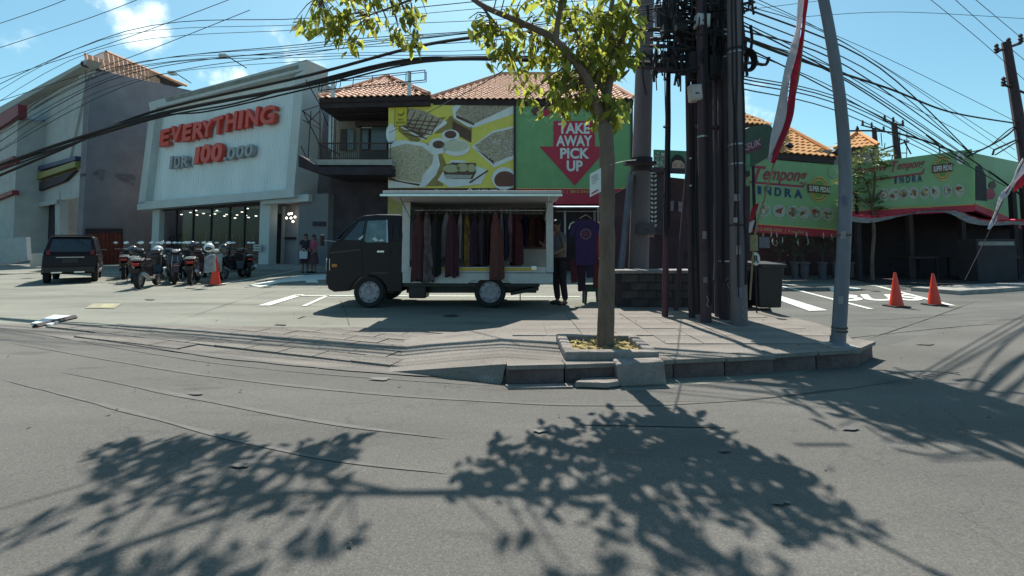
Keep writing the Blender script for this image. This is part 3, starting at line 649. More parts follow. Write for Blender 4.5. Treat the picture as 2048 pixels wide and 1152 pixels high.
for k, (px, w_, y0, y1, c_, lb) in enumerate([(1148, .10, 520, 566, (.10, .015, .03), 'dark red trousers hanging under the purple football shirt'), (1163, .12, 522, 583, (.035, .012, .03), 'long dark plum skirt hanging under the purple football shirt'),
                                        (1193, .11, 518, 576, (.13, .02, .02), 'narrow red skirt hanging beside the tree trunk'), (1180, .11, 522, 556, (.03, .02, .06), 'short navy trousers hanging between the plum and red skirts')]):
    q = Sx(px, y0, 8.66); o = thing('hanging_trousers', lb, 'clothes', q); m = mat('low_%d' % k, c_, .9, .3, 9)
    zb = Sx(px, y1, 8.66).z; mb = MB(); mb.hexa([(q.x-w_*.5, 8.60, zb), (q.x+w_*.55, 8.60, zb+.02), (q.x+w_*.5, 8.72, zb+.01), (q.x-w_*.6, 8.72, zb)], [(q.x-w_*.7, 8.62, q.z), (q.x+w_*.7, 8.62, q.z), (q.x+w_*.7, 8.7, q.z), (q.x-w_*.7, 8.7, q.z)])
    mb.build('cloth', m, o, bevel=.015); MB().tube([(q.x, 8.66, q.z), (q.x, 8.62, z1-.15)], .004, 4).build('hanging_cord', M_black, o)
# green stool
q = G(1183, 607); so_ = thing('plastic_stool', 'dark green plastic stool on the ground beside the street tree', 'stool', (q.x, q.y, 0))
mg = mat('green_plastic', (.025, .055, .050), .5, .1, 9)
MB().box((q.x, q.y, .385), (.32, .30, .035)).build('seat', mg, so_, bevel=.012)
for sx in (-1, 1):
    for sy in (-1, 1):
        MB().hexa([(q.x+sx*.145-.02, q.y+sy*.135-.02, 0), (q.x+sx*.145+.02, q.y+sy*.135-.02, 0), (q.x+sx*.145+.02, q.y+sy*.135+.02, 0), (q.x+sx*.145-.02, q.y+sy*.135+.02, 0)],
                  [(q.x+sx*.125-.032, q.y+sy*.12-.025, .37), (q.x+sx*.125+.032, q.y+sy*.12-.025, .37), (q.x+sx*.125+.032, q.y+sy*.12+.025, .37), (q.x+sx*.125-.032, q.y+sy*.12+.025, .37)]).build('leg', mg, so_)
MB().box((q.x, q.y-.14, .31), (.26, .012, .12)).build('apron', mg, so_); MB().box((q.x, q.y+.14, .31), (.26, .012, .12)).build('apron', mg, so_)

# ================================================================== PEOPLE
def skin(name, V, E, rad, m, parent, root=0, sub=2):
    me = bpy.data.meshes.new(name); me.from_pydata([tuple(v) for v in V], E, []); o = bpy.data.objects.new(name, me); C.objects.link(o)
    md = o.modifiers.new('k', 'SKIN'); md.use_smooth_shade = True; sv = me.skin_vertices[0].data
    for i, r_ in enumerate(rad): sv[i].radius = r_ if isinstance(r_, tuple) else (r_, r_); sv[i].use_root = (i == root)
    s = o.modifiers.new('s', 'SUBSURF'); s.levels = s.render_levels = sub
    bpy.context.view_layer.update()
    nm = bpy.data.meshes.new_from_object(o.evaluated_get(bpy.context.evaluated_depsgraph_get())); bpy.data.objects.remove(o)
    nm.materials.clear(); nm.materials.append(m)
    for p in nm.polygons: p.use_smooth = True
    o = bpy.data.objects.new(name, nm); C.objects.link(o); o.parent = parent; return o
M_skin = mat('skin', (.22, .12, .08), .6, .1, 9); M_hair = mat('hair', (.012, .010, .010), .6, .3, 30)
def person(label, loc, rot, H, arms, legs, top, bottom, hair='short', skirt=False, lean=0.0, sleeve=.6, shoe=(.02, .02, .02)):
    k = H/1.72; root = thing('person', label, 'person', loc); root.rotation_euler = (0, 0, rot)
    V = []; E = []; Rr = []
    def a(p, r_, par=None):
        V.append(Vector(p)*k); Rr.append(tuple(x*k for x in r_) if isinstance(r_, tuple) else r_*k)
        if par is not None: E.append((par, len(V)-1))
        return len(V)-1
    ly = lambda z: -lean*(max(0, z-.95))
    pel = a((0, 0, .95), (.15, .11)); wa = a((0, ly(1.1), 1.10), (.135, .10), pel); cst = a((0, ly(1.3), 1.30), (.17, .115), wa); nb = a((0, ly(1.43), 1.43), (.085, .07), cst)
    nk = a((0, ly(1.5), 1.49), .05, nb); h1 = a((0, ly(1.56)-.01, 1.555), (.068, .075), nk); h2 = a((0, ly(1.63)-.01, 1.625), (.076, .092), h1); h3 = a((0, ly(1.69), 1.69), (.06, .07), h2)
    hands = []
    for s_, (el, wr) in zip((-1, 1), arms):
        shd = a((s_*.18, ly(1.39), 1.39), .058, nb); e_ = a(el, .042, shd); w_ = a(wr, .028, e_); d = (Vector(wr)-Vector(el)).normalized(); hd = a(Vector(wr)+d*.075, (.038, .018), w_)
        side = d.cross(Vector((0, 1, 0))).normalized() if abs(d.y) < .9 else Vector((1, 0, 0))
        hands.append((Vector(wr)+d*.06, d, side, s_))
        for fi in range(4):
            st_ = Vector(wr)+d*.085+side*(.028-.019*fi); ln = (.030, .036, .034, .026)[fi]
            f1 = a(st_+d*ln, .0085, hd); a(st_+d*ln*2+Vector((0, -.012, -.006)), .0075, f1)
        th_ = a(Vector(wr)+d*.04+side*.045, .010, w_); a(Vector(wr)+d*.075+side*.058, .008, th_)
    for s_, (kn, an) in zip((-1, 1), legs):
        hp = a((s_*.095, 0, .90), .088, pel); k_ = a(kn, .058, hp); ca = a((Vector(kn)*.62+Vector(an)*.38)+Vector((0, .015, 0)), .052, k_); an_ = a(an, .036, ca); a(Vector(an)+Vector((s_*.01, -.15, -.045)), (.035, .028), an_)
    b = skin('body', V, E, Rr, M_skin, root)
    # clothes follow the same joints
    mt = mat('top_'+label[:12], top, .9, .2, 12, bump=.3); mb_ = mat('bot_'+label[:12], bottom, .9, .2, 12, bump=.3)
    tv = [V[pel]+Vector((0, 0, .0))*k, V[wa], V[cst], V[nb]-Vector((0, 0, .01))*k]; te = [(0, 1), (1, 2), (2, 3)]; tr_ = [(.17*k, .135*k), (.152*k, .118*k), (.19*k, .135*k), (.085*k, .075*k)]
    for s_, (el, wr) in zip((-1, 1), arms):
        i = len(tv); S0 = Vector((s_*.18, ly(1.39), 1.39)); tv += [S0*k, (S0.lerp(Vector(el), sleeve))*k]; te += [(3, i), (i, i+1)]; tr_ += [.07*k, .062*k]
    skin('shirt', tv, te, tr_, mt, root)
    if skirt:
        MB().lathe([(.13*k, .98*k), (.17*k, .90*k), (.20*k, .7*k), (.25*k, .42*k), (.24*k, .42*k), (.12*k, .95*k)], (0, 0, 0), 18).build('skirt', mb_, root, smooth=True, at=(0, 0, 0)).location = (0, 0, 0)
    else:
        lv = [Vector((0, 0, .97))*k]; le = []; lr = [(.155*k, .125*k)]
        for s_, (kn, an) in zip((-1, 1), legs):
            i = len(lv); lv += [Vector((s_*.095, 0, .88))*k, Vector(kn)*k, Vector(an)*k]; le += [(0, i), (i, i+1), (i+1, i+2)]; lr += [.10*k, .078*k, .064*k]
        skin('trousers', lv, le, lr, mb_, root)
    def loc_ell(nm, c, r_, m):
        me = MB().ell((0, 0, 0), [x*k for x in r_], 10, 7).mesh(nm, True); me.materials.append(m); o = inst(me, nm, root, Vector(c)*k); return o
    hz = ly(1.63)-.01
    loc_ell('nose', (0, hz-.093, 1.60), (.012, .016, .020), M_skin)
    for s_ in (-1, 1):
        loc_ell('eye', (s_*.030, hz-.082, 1.622), (.012, .008, .007), M_black); loc_ell('ear', (s_*.077, hz+.01, 1.605), (.010, .02, .03), M_skin)
        loc_ell('shoe', (s_*abs(legs[0][1][0]), legs[(s_+1)//2][1][1]-.07, .04), (.05, .14, .045), mat('shoe', shoe, .7, .1, 9))
    loc_ell('mouth', (0, hz-.086, 1.565), (.022, .006, .006), mat('lip', (.2, .06, .05), .6, .1, 9))
    loc_ell('hair', (0, hz+.015, 1.655), (.088, .098, .082), M_hair)
    if hair == 'long': loc_ell('hair_tail', (0, hz+.06, 1.52), (.075, .05, .16), M_hair)
    return root
q = G(1120, 609)
person('man in grey shirt and dark trousers standing behind the rear end of the stall truck', (q.x, q.y, 0), R(-60), 1.68,
       [((-.26, -.10, 1.15), (-.16, -.30, 1.22)), ((.26, -.06, 1.13), (.20, -.28, 1.05))], [((-.10, -.03, .50), (-.10, .02, .08)), ((.11, -.01, .50), (.12, .05, .08))], (.12, .115, .13), (.022, .014, .02), lean=.1)
q = G(610, 546)
person('woman in dark jacket and long dark skirt standing beside the shop entrance', (q.x, q.y, 0), R(20), 1.62,
       [((-.25, -.02, 1.12), (-.16, -.20, 1.05)), ((.25, -.02, 1.12), (.15, -.22, 1.05))], [((-.09, 0, .48), (-.09, .02, .08)), ((.09, 0, .48), (.09, .03, .08))], (.03, .018, .03), (.05, .02, .03), 'long', True)
q = G(626, 546)
person('woman in pink top and patterned skirt standing near the shop entrance with a white bag', (q.x, q.y, 0), R(-20), 1.58,
       [((-.24, -.04, 1.10), (-.12, -.22, 1.02)), ((.25, -.02, 1.12), (.17, -.18, .95))], [((-.09, 0, .48), (-.09, .02, .08)), ((.09, 0, .48), (.10, .03, .08))], (.30, .06, .12), (.09, .04, .05), 'long', True)
o = thing('shopping_bag', 'white shopping bag held by the woman in pink near the shop', 'bag', (q.x-.28, q.y-.3, .68))
MB().hexa([(q.x-.40, q.y-.38, .60), (q.x-.10, q.y-.40, .60), (q.x-.10, q.y-.28, .60), (q.x-.40, q.y-.27, .60)], [(q.x-.42, q.y-.36, .90), (q.x-.08, q.y-.38, .90), (q.x-.08, q.y-.32, .90), (q.x-.42, q.y-.31, .90)]).build('bag_body', mat('bag_white', (.45, .48, .48), .6, .1, 9), o, bevel=.01)
for dx in (-.36, -.14): MB().tube([(q.x+dx, q.y-.34, .89), (q.x-.25, q.y-.33, 1.02)], .008, 5).build('handle', M_white, o)

# ================================================================== SCOOTERS
def make_scooter(label, colr, seed, rack=False):
    root = thing('scooter', label, 'scooter', (0, 0, 0), 'scooters parked in front of the shop')
    mp_ = mat('scooter_%d' % seed, colr, .25, .1, 5, coat=.5); n = 20
    for x in (-.60, .62):
        t = MB().lathe([(.19, -.045), (.25, -.05), (.275, 0), (.25, .05), (.19, .045)], (x, 0, .275), n, 'y', ring=True).build('wheel', M_rubber, root, smooth=True)
        MB().lathe([(.19, -.03), (.17, -.02), (.06, -.03), (.05, -.05), (.05, .05), (.06, .03), (.17, .02), (.19, .03)], (x, 0, .275), n, 'y').build('rim', M_steel, t)
    def pr(px, w0, nm, m, bev=.02): return MB().prism([(x, -w0/2, z) for x, z in px], (0, w0, 0)).build(nm, m, root, bevel=bev)
    pr([(-.88, .72), (-.78, .60), (-.45, .42), (-.12, .30), (.05, .32), (-.02, .52), (-.10, .68), (-.5, .74)], .26, 'rear_body', mp_, .04)
    pr([(-.15, .26), (.32, .26), (.34, .32), (-.05, .34)], .34, 'footboard', M_black)
    pr([(.28, .30), (.44, .30), (.52, .60), (.46, .92), (.38, .92), (.40, .60)], .36, 'leg_shield', mp_, .04)
    pr([(.42, .56), (.60, .46), (.86, .44), (.92, .36), (.80, .56), (.60, .62), (.50, .66)], .15, 'front_fender', mp_, .03)
    pr([(-.95, .40), (-.80, .56), (-.62, .60), (-.62, .56), (-.84, .48)], .14, 'rear_fender', M_black)
    pr([(-.86, .76), (-.82, .72), (-.10, .70), (-.04, .74), (-.25, .80), (-.5, .79), (-.66, .84)], .25, 'seat', M_black, .035)
    pr([(.34, .92), (.48, .92), (.52, 1.00), (.44, 1.06), (.34, 1.02)], .24, 'handlebar_cowl', mp_, .03)
    MB().ell((.51, 0, .98), (.05, .09, .05), 10, 6).build('headlight', MATS['lamp_lens'], root, smooth=True)
    MB().tube([(.24, -.34, 1.02), (.36, -.2, 1.02), (.42, 0, 1.00), (.36, .2, 1.02), (.24, .34, 1.02)], .016, 6).build('handlebar', M_black, root)
    for s_ in (-1, 1):
        st_ = MB().tube([(.34, s_*.22, 1.02), (.36, s_*.30, 1.20)], .007, 5).build('mirror_stem', M_black, root)
        MB().ell((.36, s_*.32, 1.24), (.015, .07, .045), 10, 6).build('mirror', mat('mirror_glass', (.6, .66, .68), .12, .05, 5, metal=.7), st_, smooth=True)
        MB().tube([(.44, s_*.06, .90), (.62, s_*.075, .28)], .02, 6).build('fork', M_steel, root)
    MB().tube([(-.05, -.15, .25), (-.5, -.17, .28), (-.88, -.17, .42)], [.03, .05, .05], 8).build('exhaust', M_steel, root, smooth=True)
    MB().box((-.90, 0, .66), (.04, .16, .07)).build('tail_light', mat('tail_red', (.4, .01, .01), .3, .1, 9), root, bevel=.01)
    MB().box((-.96, 0, .50), (.012, .20, .10), Matrix.Rotation(R(-20), 3, 'Y')).build('number_plate', M_black, root)
    MB().tube([(-.10, .12, .26), (-.16, .22, .01)], .012, 5).build('side_stand', M_steel, root)
    MB().tube([(-.88, -.11, .80), (-.95, 0, .83), (-.88, .11, .80)], .012, 5).build('grab_rail', M_alu, root)
    return root
def helmet(loc, col, label, rz=0):
    o = thing('helmet', label, 'helmet', loc); m = mat('helmet_'+label[:9], col, .2, .05, 5, coat=.5)
    MB().ell(Vector(loc)+Vector((0, 0, .01)), (.135, .125, .135), 14, 9).build('shell', m, o, smooth=True)
    MB().ell(Vector(loc)+Vector((.05*math.cos(rz), .05*math.sin(rz), -.01)), (.10, .10, .075), 12, 7).build('visor', M_glass, o, smooth=True)
SC = [(250, 556, 200, (.02, .02, .022), 'black scooter at the far end of the row, nearest the SUV'), (296, 574, 215, (.014, .014, .016), 'black scooter standing furthest forward into the lot'),
      (345, 566, 235, (.03, .012, .015), 'dark scooter third from the grey wall end of the row'), (388, 566, 240, (.035, .008, .010), 'dark red scooter in the middle of the row'),
      (432, 563, 235, (.20, .21, .21), 'pale grey scooter just behind the orange cone'), (466, 557, 240, (.012, .012, .014), 'black scooter with red tail at the shop door end of the row'),
      (330, 556, 235, (.05, .055, .07), 'grey blue scooter in the second line behind the black ones'), (410, 553, 238, (.015, .013, .015), 'black scooter in the second line behind the dark red one'),
      (489, 553, 0, (.02, .012, .014), 'last black scooter of the row, closest to the shop door column'), (365, 558, 0, (.012, .014, .02), 'dark blue scooter squeezed between the dark and the dark red ones'), (272, 563, 0, (.03, .03, .032), 'dark grey scooter second from the SUV in the row')]
for k, (px, py, rz, col, lab) in enumerate(SC):
    s_ = make_scooter(lab, col, k); q = G(px, py); s_.location = (q.x, q.y, 0); s_.rotation_euler = (R(0), 0, R(rz-360 if rz > 180 else rz)); s_.scale = (1, 1, 1)
    s_.rotation_euler[2] = R({0: 128, 1: 112, 4: 300, 5: 96}.get(k, 118+7*(k % 3))+180*(k in (2, 7)))
for (px, py, Y, col, lab) in [(418, 496, 12.6, (.62, .66, .66), 'white helmet resting on the pale grey scooter'), (316, 501, 12.9, (.6, .64, .64), 'white helmet on the forward black scooter'),
                              (266, 500, 14.0, (.10, .10, .11), 'dark grey helmet on the scooter nearest the SUV'), (383, 486, 13.8, (.07, .05, .06), 'dark helmet raised above the dark red scooter'), (448, 497, 13.0, (.03, .03, .03), 'black helmet on the scooter by the shop door')]:
    q = At(px, py, Y); q.z = min(q.z, 1.16); helmet(q, col, lab, R(-60))
o = thing('grey_jacket', 'pale grey jacket draped over the scooter behind the orange cone', 'jacket', At(424, 524, 12.0)); q = At(421, 524, 12.0)
MB().hexa([q+Vector((-.12, -.1, -.30)), q+Vector((.14, -.14, -.26)), q+Vector((.14, .05, -.26)), q+Vector((-.12, .08, -.30))], [q+Vector((-.16, -.03, .14)), q+Vector((.10, -.05, .22)), q+Vector((.10, .06, .22)), q+Vector((-.16, .06, .14))]).build('cloth', mat('jacket_grey', (.24, .24, .25), .9, .3, 9, bump=.5), o, bevel=.03)

# ================================================================== SUV
def make_suv():
    root = thing('suv_car', 'black SUV driving away past the grey building', 'car', (0, 0, 0)); W_ = 1.60; m = mat('suv_paint', (.014, .007, .010), .45, .15, 4, spec=.3)
    def fr(P, ins, wd, nm, m_, bev=.03, y0=None):
        lo = min(z for x, z in P); hi = max(z for x, z in P); y0 = -wd/2 if y0 is None else y0; k = len(P)
        vs = [(x, -wd/2+ins*(z-lo)/(hi-lo), z) for x, z in P]+[(x, wd/2-ins*(z-lo)/(hi-lo), z) for x, z in P]
        return MB().add(vs, [tuple(range(k)), tuple(range(2*k-1, k-1, -1))]+[(i, i+k, (i+1) % k+k, (i+1) % k) for i in range(k)]).build(nm, m_, root, bevel=bev)
    def arc(cx): return [(cx+.36*math.cos(a), .31+.36*math.sin(a)) for a in [R(180-180*k/8) for k in range(9)]]
    fr([(-1.95, .30), (-1.98, .60), (-1.93, .92), (1.0, .92), (1.80, .82), (1.95, .62), (1.93, .28)]+[(x, max(z, .28)) for x, z in reversed(arc(1.22))]+[(x, max(z, .28)) for x, z in reversed(arc(-1.22))], 0.02, W_, 'body', m, .04)
    fr([(-1.90, .92), (-1.66, 1.46), (-1.50, 1.50), (.10, 1.50), (.35, 1.44), (1.02, .92)], .16, W_-.02, 'cabin', m, .03)
    for s_ in (-1, 1):
        yy = lambda z, e=.008: s_*(W_/2-.01-.16*(z-.92)/.58+e)
        for P in ([(-1.55, .97), (-1.42, 1.38), (-.95, 1.40), (-.95, .97)], [(-.88, .97), (-.88, 1.40), (-.32, 1.40), (-.30, .97)], [(-.22, .97), (-.24, 1.40), (.20, 1.38), (.72, .97)]):
            MB().prism([(x, yy(z), z) for x, z in P], (0, -s_*.004, 0)).build('side_window', M_glass, root)
        MB().box((.62, s_*(W_/2+.07), 1.0), (.12, .14, .10)).build('door_mirror', M_black, root, bevel=.02)
        MB().box((-1.945, s_*.62, .98), (.05, .11, .16), Matrix.Rotation(R(18), 3, 'Y')).build('tail_light', mat('tail_dark', (.16, .008, .012), .35, .1, 9), root, bevel=.01)
        for x in (-1.22, 1.22): wheel(root, (x, s_*.70, .31), .31, .20, outer=s_)
        MB().box((-.4, s_*(W_/2+.006), .72), (.20, .02, .03)).build('door_handle', M_steel, root)
        MB().box((-.1, s_*(W_/2-.0), .34), (1.7, .05, .10)).build('side_step', M_steel, root, bevel=.01)
    MB().prism([(-1.895, -.62, 1.0), (-1.70, -.54, 1.40), (-1.70, .54, 1.40), (-1.895, .62, 1.0)], (-.010, 0, 0)).build('rear_window', M_glass, root)
    MB().box((-1.99, 0, .44), (.10, 1.5, .20)).build('rear_bumper', M_black, root, bevel=.03)
    for y in (-.28, .36): MB().box((-2.045, y, .36), (.02, .30, .04)).build('bumper_reflector', MATS['chrome'], root)
    MB().box((-1.985, 0, .72), (.02, .46, .13)).build('number_plate', M_black, root); MB().box((-1.985, 0, .83), (.025, .8, .03)).build('chrome_strip', M_steel, root)
    MB().box((-1.62, 0, 1.53), (.24, 1.2, .03)).build('roof_spoiler', m, root, bevel=.01)
    return root
suv = make_suv(); q = G(128, 572); fwd = R(90+41); suv.location = (q.x-1.75, q.y+2.05, 0); suv.rotation_euler = (0, 0, fwd); suv.scale = (.86, .76, .96)

# ================================================================== CONES, BIN, SIGN
M_or = mat('cone_orange', (.70, .045, .02), .45, .12, 9)
def make_cone(label, h, loc):
    root = thing('traffic_cone', label, 'traffic cone', loc, 'orange traffic cones'); r_ = h*.17
    q = Vector(loc); n = 20
    MB().lathe([(r_, .03), (r_*.97, .06), (r_*.20, h-.02), (r_*.17, h), (.001, h)], q, n).build('cone_body', M_or, root, smooth=True)
    MB().box(q+Vector((0, 0, .016)), (r_*2.7, r_*2.7, .03)).build('cone_base', M_black, root, bevel=.006)
for px, py, hpx, lab in [(430, 571, 56, 'orange traffic cone in front of the parked scooters'), (1793, 614, 68, 'orange traffic cone on the letters of the parking bay'), (1869, 611, 63, 'orange traffic cone on the end line of the parking bay, nearer the right edge')]:
    q = G(px, py); make_cone(lab, hpx/870*q.y, q)
b_ = Vector((4.02, 7.0, ZI)); bo = thing('wheelie_bin', 'dark wheelie bin standing beside the bundle of utility poles', 'bin', b_)
mbn = mat('bin_plastic', (.009, .008, .010), .5, .25, 7); x, y, z = b_
MB().hexa([(x-.17, y-.18, z+.05), (x+.17, y-.18, z+.05), (x+.17, y+.18, z+.05), (x-.17, y+.18, z+.05)], [(x-.20, y-.22, z+.70), (x+.20, y-.22, z+.70), (x+.20, y+.22, z+.70), (x-.20, y+.22, z+.70)]).build('bin_body', mbn, bo, bevel=.02)
MB().hexa([(x-.215, y-.25, z+.70), (x+.215, y-.25, z+.70), (x+.215, y+.24, z+.70), (x-.215, y+.24, z+.70)], [(x-.235, y-.26, z+.735), (x+.235, y-.26, z+.725), (x+.22, y+.27, z+.755), (x-.22, y+.27, z+.765)]).build('lid', mbn, bo, bevel=.012)
MB().tube([(x-.2, y-.30, z+.69), (x+.2, y-.30, z+.69)], .014, 6).build('handle', mbn, bo)
for s_ in (-1, 1): MB().lathe([(.001, -.02), (.07, -.02), (.07, .02), (.001, .02)], (x+s_*.19, y+.18, z+.07), 14, 'x').build('wheel', M_rubber, bo)
q = At(1512, 518, 6.62)
o = thing('round_r_sign', 'white oval board with a black letter R above the wheelie bin', 'sign', (q.x, q.y, ZI))
MB().lathe([(.001, .006), (.062, .006), (.062, 0), (.001, 0)], (0, 0, 0), 24, 'y').build('disc', mat('board_white', (.5, .5, .5), .5, .05, 9), o, at=(0, 0, 0)).scale = (1, 1, 1.6)
o.children[0].location = (0, 0, q.z-ZI)
MB().tube([(q.x, q.y+.02, ZI), (q.x, q.y+.02, q.z+.02)], .012, 6).build('post', M_dark, o)
text_on('R', q+Vector((-.035, 0, -.055)), q+Vector((.04, 0, -.055)), q+Vector((-.035, 0, .055)), Vector((0, -1, 0)), M_black, 'letter', o, .008, bold=.03)
# ================================================================== GREY BUILDING (far left)
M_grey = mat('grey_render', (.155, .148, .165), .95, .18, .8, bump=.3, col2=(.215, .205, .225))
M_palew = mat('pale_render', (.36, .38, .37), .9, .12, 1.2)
M_red = mat('red_paint', (.20, .02, .03), .6, .15, 5)
gb = thing('grey_building', 'tall pale fronted building with blank dark grey side wall and tiled roof at the left', 'building', (-24, 26, 0))
zt = At(165, 132, 24.6).z
A0 = Vector((-24.3, 24.6, 0)); A1 = Vector((-23.0, 33.5, 0)); B1 = Vector((-43.5, 36.0, 0))
side = Plane(A0, A1); front = Plane(A0, B1)
up = Vector((0, 0, 1))
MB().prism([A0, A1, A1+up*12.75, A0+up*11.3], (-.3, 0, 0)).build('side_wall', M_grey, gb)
MB().prism([A0+Vector((0, -.01, 0))+up*3.9, B1+up*3.9, B1+up*(zt-.2), A0+Vector((0, -.01, 0))+up*(zt-.2)], (-.15, .4, 0)).build('front_wall', M_palew, gb)
slab(front, [(122, 330), (160, 140), (178, 135), (136, 330)], M_palew, 'corner_pier', gb, off=.12, th=.3)
slab(front, [(-60, 262), (170, 128), (176, 118), (-60, 246)], mat('eave_pale', (.33, .36, .34), .9, .1, 3), 'eave_band', gb, off=.5, th=.6)
for pp, nm, m in [([(72, 245), (88, 240), (84, 272), (68, 276)], 'window', M_dark), ([(142, 212), (152, 208), (148, 236), (139, 238)], 'window', M_palew)]:
    slab(front, pp, m, nm, gb, off=.03, th=.05)
slab(front, [(14, 358), (150, 320), (150, 312), (14, 350)], mat('sign_blue', (.04, .04, .10), .6, .2, 3), 'blue_fascia', gb, off=.3, th=.3)
slab(front, [(36, 372), (150, 333), (150, 322), (36, 360)], mat('sign_yellow', (.20, .18, .04), .6, .2, 3), 'yellow_fascia', gb, off=.33, th=.3)
slab(front, [(40, 396), (128, 362), (150, 340), (40, 378)], M_dark, 'dark_canopy', gb, off=.2, th=.9)
slab(front, [(56, 540), (56, 420), (108, 400), (108, 536)], M_dark, 'doorway', gb, off=-.3, th=.2)
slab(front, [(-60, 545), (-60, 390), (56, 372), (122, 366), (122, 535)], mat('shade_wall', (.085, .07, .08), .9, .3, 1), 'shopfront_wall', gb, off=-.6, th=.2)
for x in (18, 60, 110): slab(front, [(x, 545), (x, 385), (x+9, 383), (x+9, 545)], M_palew, 'pillar', gb, off=.05, th=.4)
slab(front, [(60, 408), (112, 399), (112, 407), (60, 417)], M_palew, 'shade_board', gb, off=.2, th=.1)
ro = gb
rooftiles(At(168, 124, 23.9), At(330, 180, 32.5), At(372, 171, 34), At(212, 104, 27), M_tile, 'roof_tiles', gb, .5, .45)
MB().tube([At(166, 128, 23.8), At(330, 184, 32.4)], .14, 6).build('eave_gutter', M_dark, gb)
MB().tube([At(212, 104, 27), At(372, 171, 34)], .12, 6).build('ridge_cap', M_tile, gb)
MB().prism([At(168, 126, 23.9), At(212, 106, 27), At(190, 140, 26)], (-.2, 0, 0)).build('gable_wall', M_grey, gb)
# red brown garage door in the side wall with its planks
pd = thing('plank_gate', 'red brown plank gate in the grey side wall', 'gate', side.hit(210, 528)); pd.location.z = 0
x0d, x1d = 178, 243
slab(side, [(x0d-5, 531), (x0d-5, 457), (x1d+3, 457), (x1d+3, 527)], M_dark, 'frame', pd, off=.10, th=.2)
mpl = mat('gate_plank', (.13, .025, .018), .8, .4, 3)
for i in range(8):
    xa, xb = x0d+(x1d-x0d)*(i+.06)/8, x0d+(x1d-x0d)*(i+.94)/8
    slab(side, [(xa, 529), (xa, 466), (xb, 466), (xb, 527)], mpl, 'plank', pd, off=.14+.01*(i % 2), th=.05)
o = thing('red_trim_building', 'white building with red roof edge at the far left', 'building', (-40, 33, 0))
front2 = Plane((-34.2, 29.6), (-62, 44))
slab(front2, [(-120, 540), (-120, 300), (30, 232), (36, 236), (24, 530)], M_palew, 'front_wall', o, off=.7, th=4)
slab(front2, [(-120, 295), (36, 208), (36, 232), (-120, 330)], M_red, 'roof_edge', o, off=.9, th=.4)
slab(front2, [(-120, 372), (26, 312), (26, 324), (-120, 388)], M_red, 'red_band', o, off=.9, th=.3)
slab(front2, [(-120, 372+60), (24, 380), (24, 388), (-120, 445)], M_red, 'red_band', o, off=.9, th=.3)
o = thing('boundary_wall', 'low pale blue grey boundary wall at the left edge behind the road', 'wall', (-21, 17.5, 0))
pw = Plane((-23, 17.2), (-16.8, 18.4))
slab(pw, [(-80, 545), (-80, 480), (52, 474), (55, 520)], mat('pale_blue_wall', (.26, .31, .33), .8, .1, 4), 'wall_panel', o, th=.2)
slab(pw, [(60, 535), (60, 508), (88, 505), (88, 530)], M_palew, 'wall_panel', o, off=-.4, th=.2)
# graffiti marks on the grey wall
o = None
flat(side, [[(185, 350), (196, 338), (212, 340), (206, 362), (200, 358), (196, 350)], [(230, 352), (232, 346), (262, 348), (272, 352), (268, 372), (256, 366), (244, 362)], [(160, 348), (172, 346), (172, 352), (160, 354)]], mat('wall_stain', (.13, .12, .145), .95, .4, 2), 'wall_stain', gb, .02)

# ================================================================== SHOP WITH THE BIG WHITE SIGN
PL = Vector((-21.55, 25.4, 0)); PR = Vector((-9.42, 19.5, 0))
ps = Plane(PL, PR)
M_clad = mat('white_cladding', (.60, .67, .67), .6, .06, .9, col2=(.74, .80, .80), stretch=(1, 1, .25))
M_clad2 = mat('grey_cladding', (.48, .51, .50), .6, .08, .9)
M_shopw = mat('shop_render', (.30, .28, .29), .85, .12, 2)
sg = thing('sign_box', 'huge white box sign over the shop reading EVERYTHING IDR 100.000', 'sign', (-15.5, 22.5, 3.5))
inner = [(303, 208), (592, 150), (578, 380), (281, 408)]
outer = [(300, 203), (613, 119), (588, 394), (274, 420)]
BK = slab(ps, [(303, 205), (590, 140), (578, 385), (280, 410)], M_clad2, 'sign_back', sg, off=-.35, th=.9)
# ribbed face: individual upright planks
def lerp2(a, b, t): return (a[0]+(b[0]-a[0])*t, a[1]+(b[1]-a[1])*t)
NP = 58; TLf, TRf, BRf, BLf = (304, 206), (596, 146), (579, 382), (279, 411)
for i in range(NP):
    t0, t1 = (i+.04)/NP, (i+.96)/NP
    slab(ps, [lerp2(TLf, TRf, t0), lerp2(TLf, TRf, t1), lerp2(BLf, BRf, t1), lerp2(BLf, BRf, t0)], M_clad, 'cladding_panel', sg, off=-.28, th=.07)
def fr4(a, b, c, d, nm): slab(ps, [a, b, c, d], M_clad2, nm, sg, off=.10, th=1.25)
fr4((297, 205), (613, 119), (609, 140), (300, 219), 'frame_top'); fr4((274, 410), (281, 404), (579, 378), (588, 394), 'frame_bottom')
slab(ps, [(274, 420), (274, 410), (588, 378), (588, 394)], M_clad2, 'frame_bottom_edge', sg, off=.11, th=1.27)
fr4((300, 219), (312, 216), (290, 405), (276, 409), 'frame_left'); slab(ps, [(590, 150), (609, 140), (588, 380), (571, 380)], M_clad2, 'frame_right', sg, off=.098, th=1.25)
slab(ps, [(330, 196), (596, 130), (595, 137), (332, 204)], mat('worn_top', (.22, .22, .19), .9, .3, 2), 'worn_band', sg, off=.125, th=.02)
for k in range(14):
    x_ = rnd.uniform(300, 570); y_ = 378-(x_-290)*.02+rnd.uniform(-12, 4)
    pass
M_orl = mat('letter_orange', (.60, .06, .035), .45, .08, 6); M_grl = mat('letter_grey', (.30, .31, .31), .5, .1, 6); M_ors = M_orl
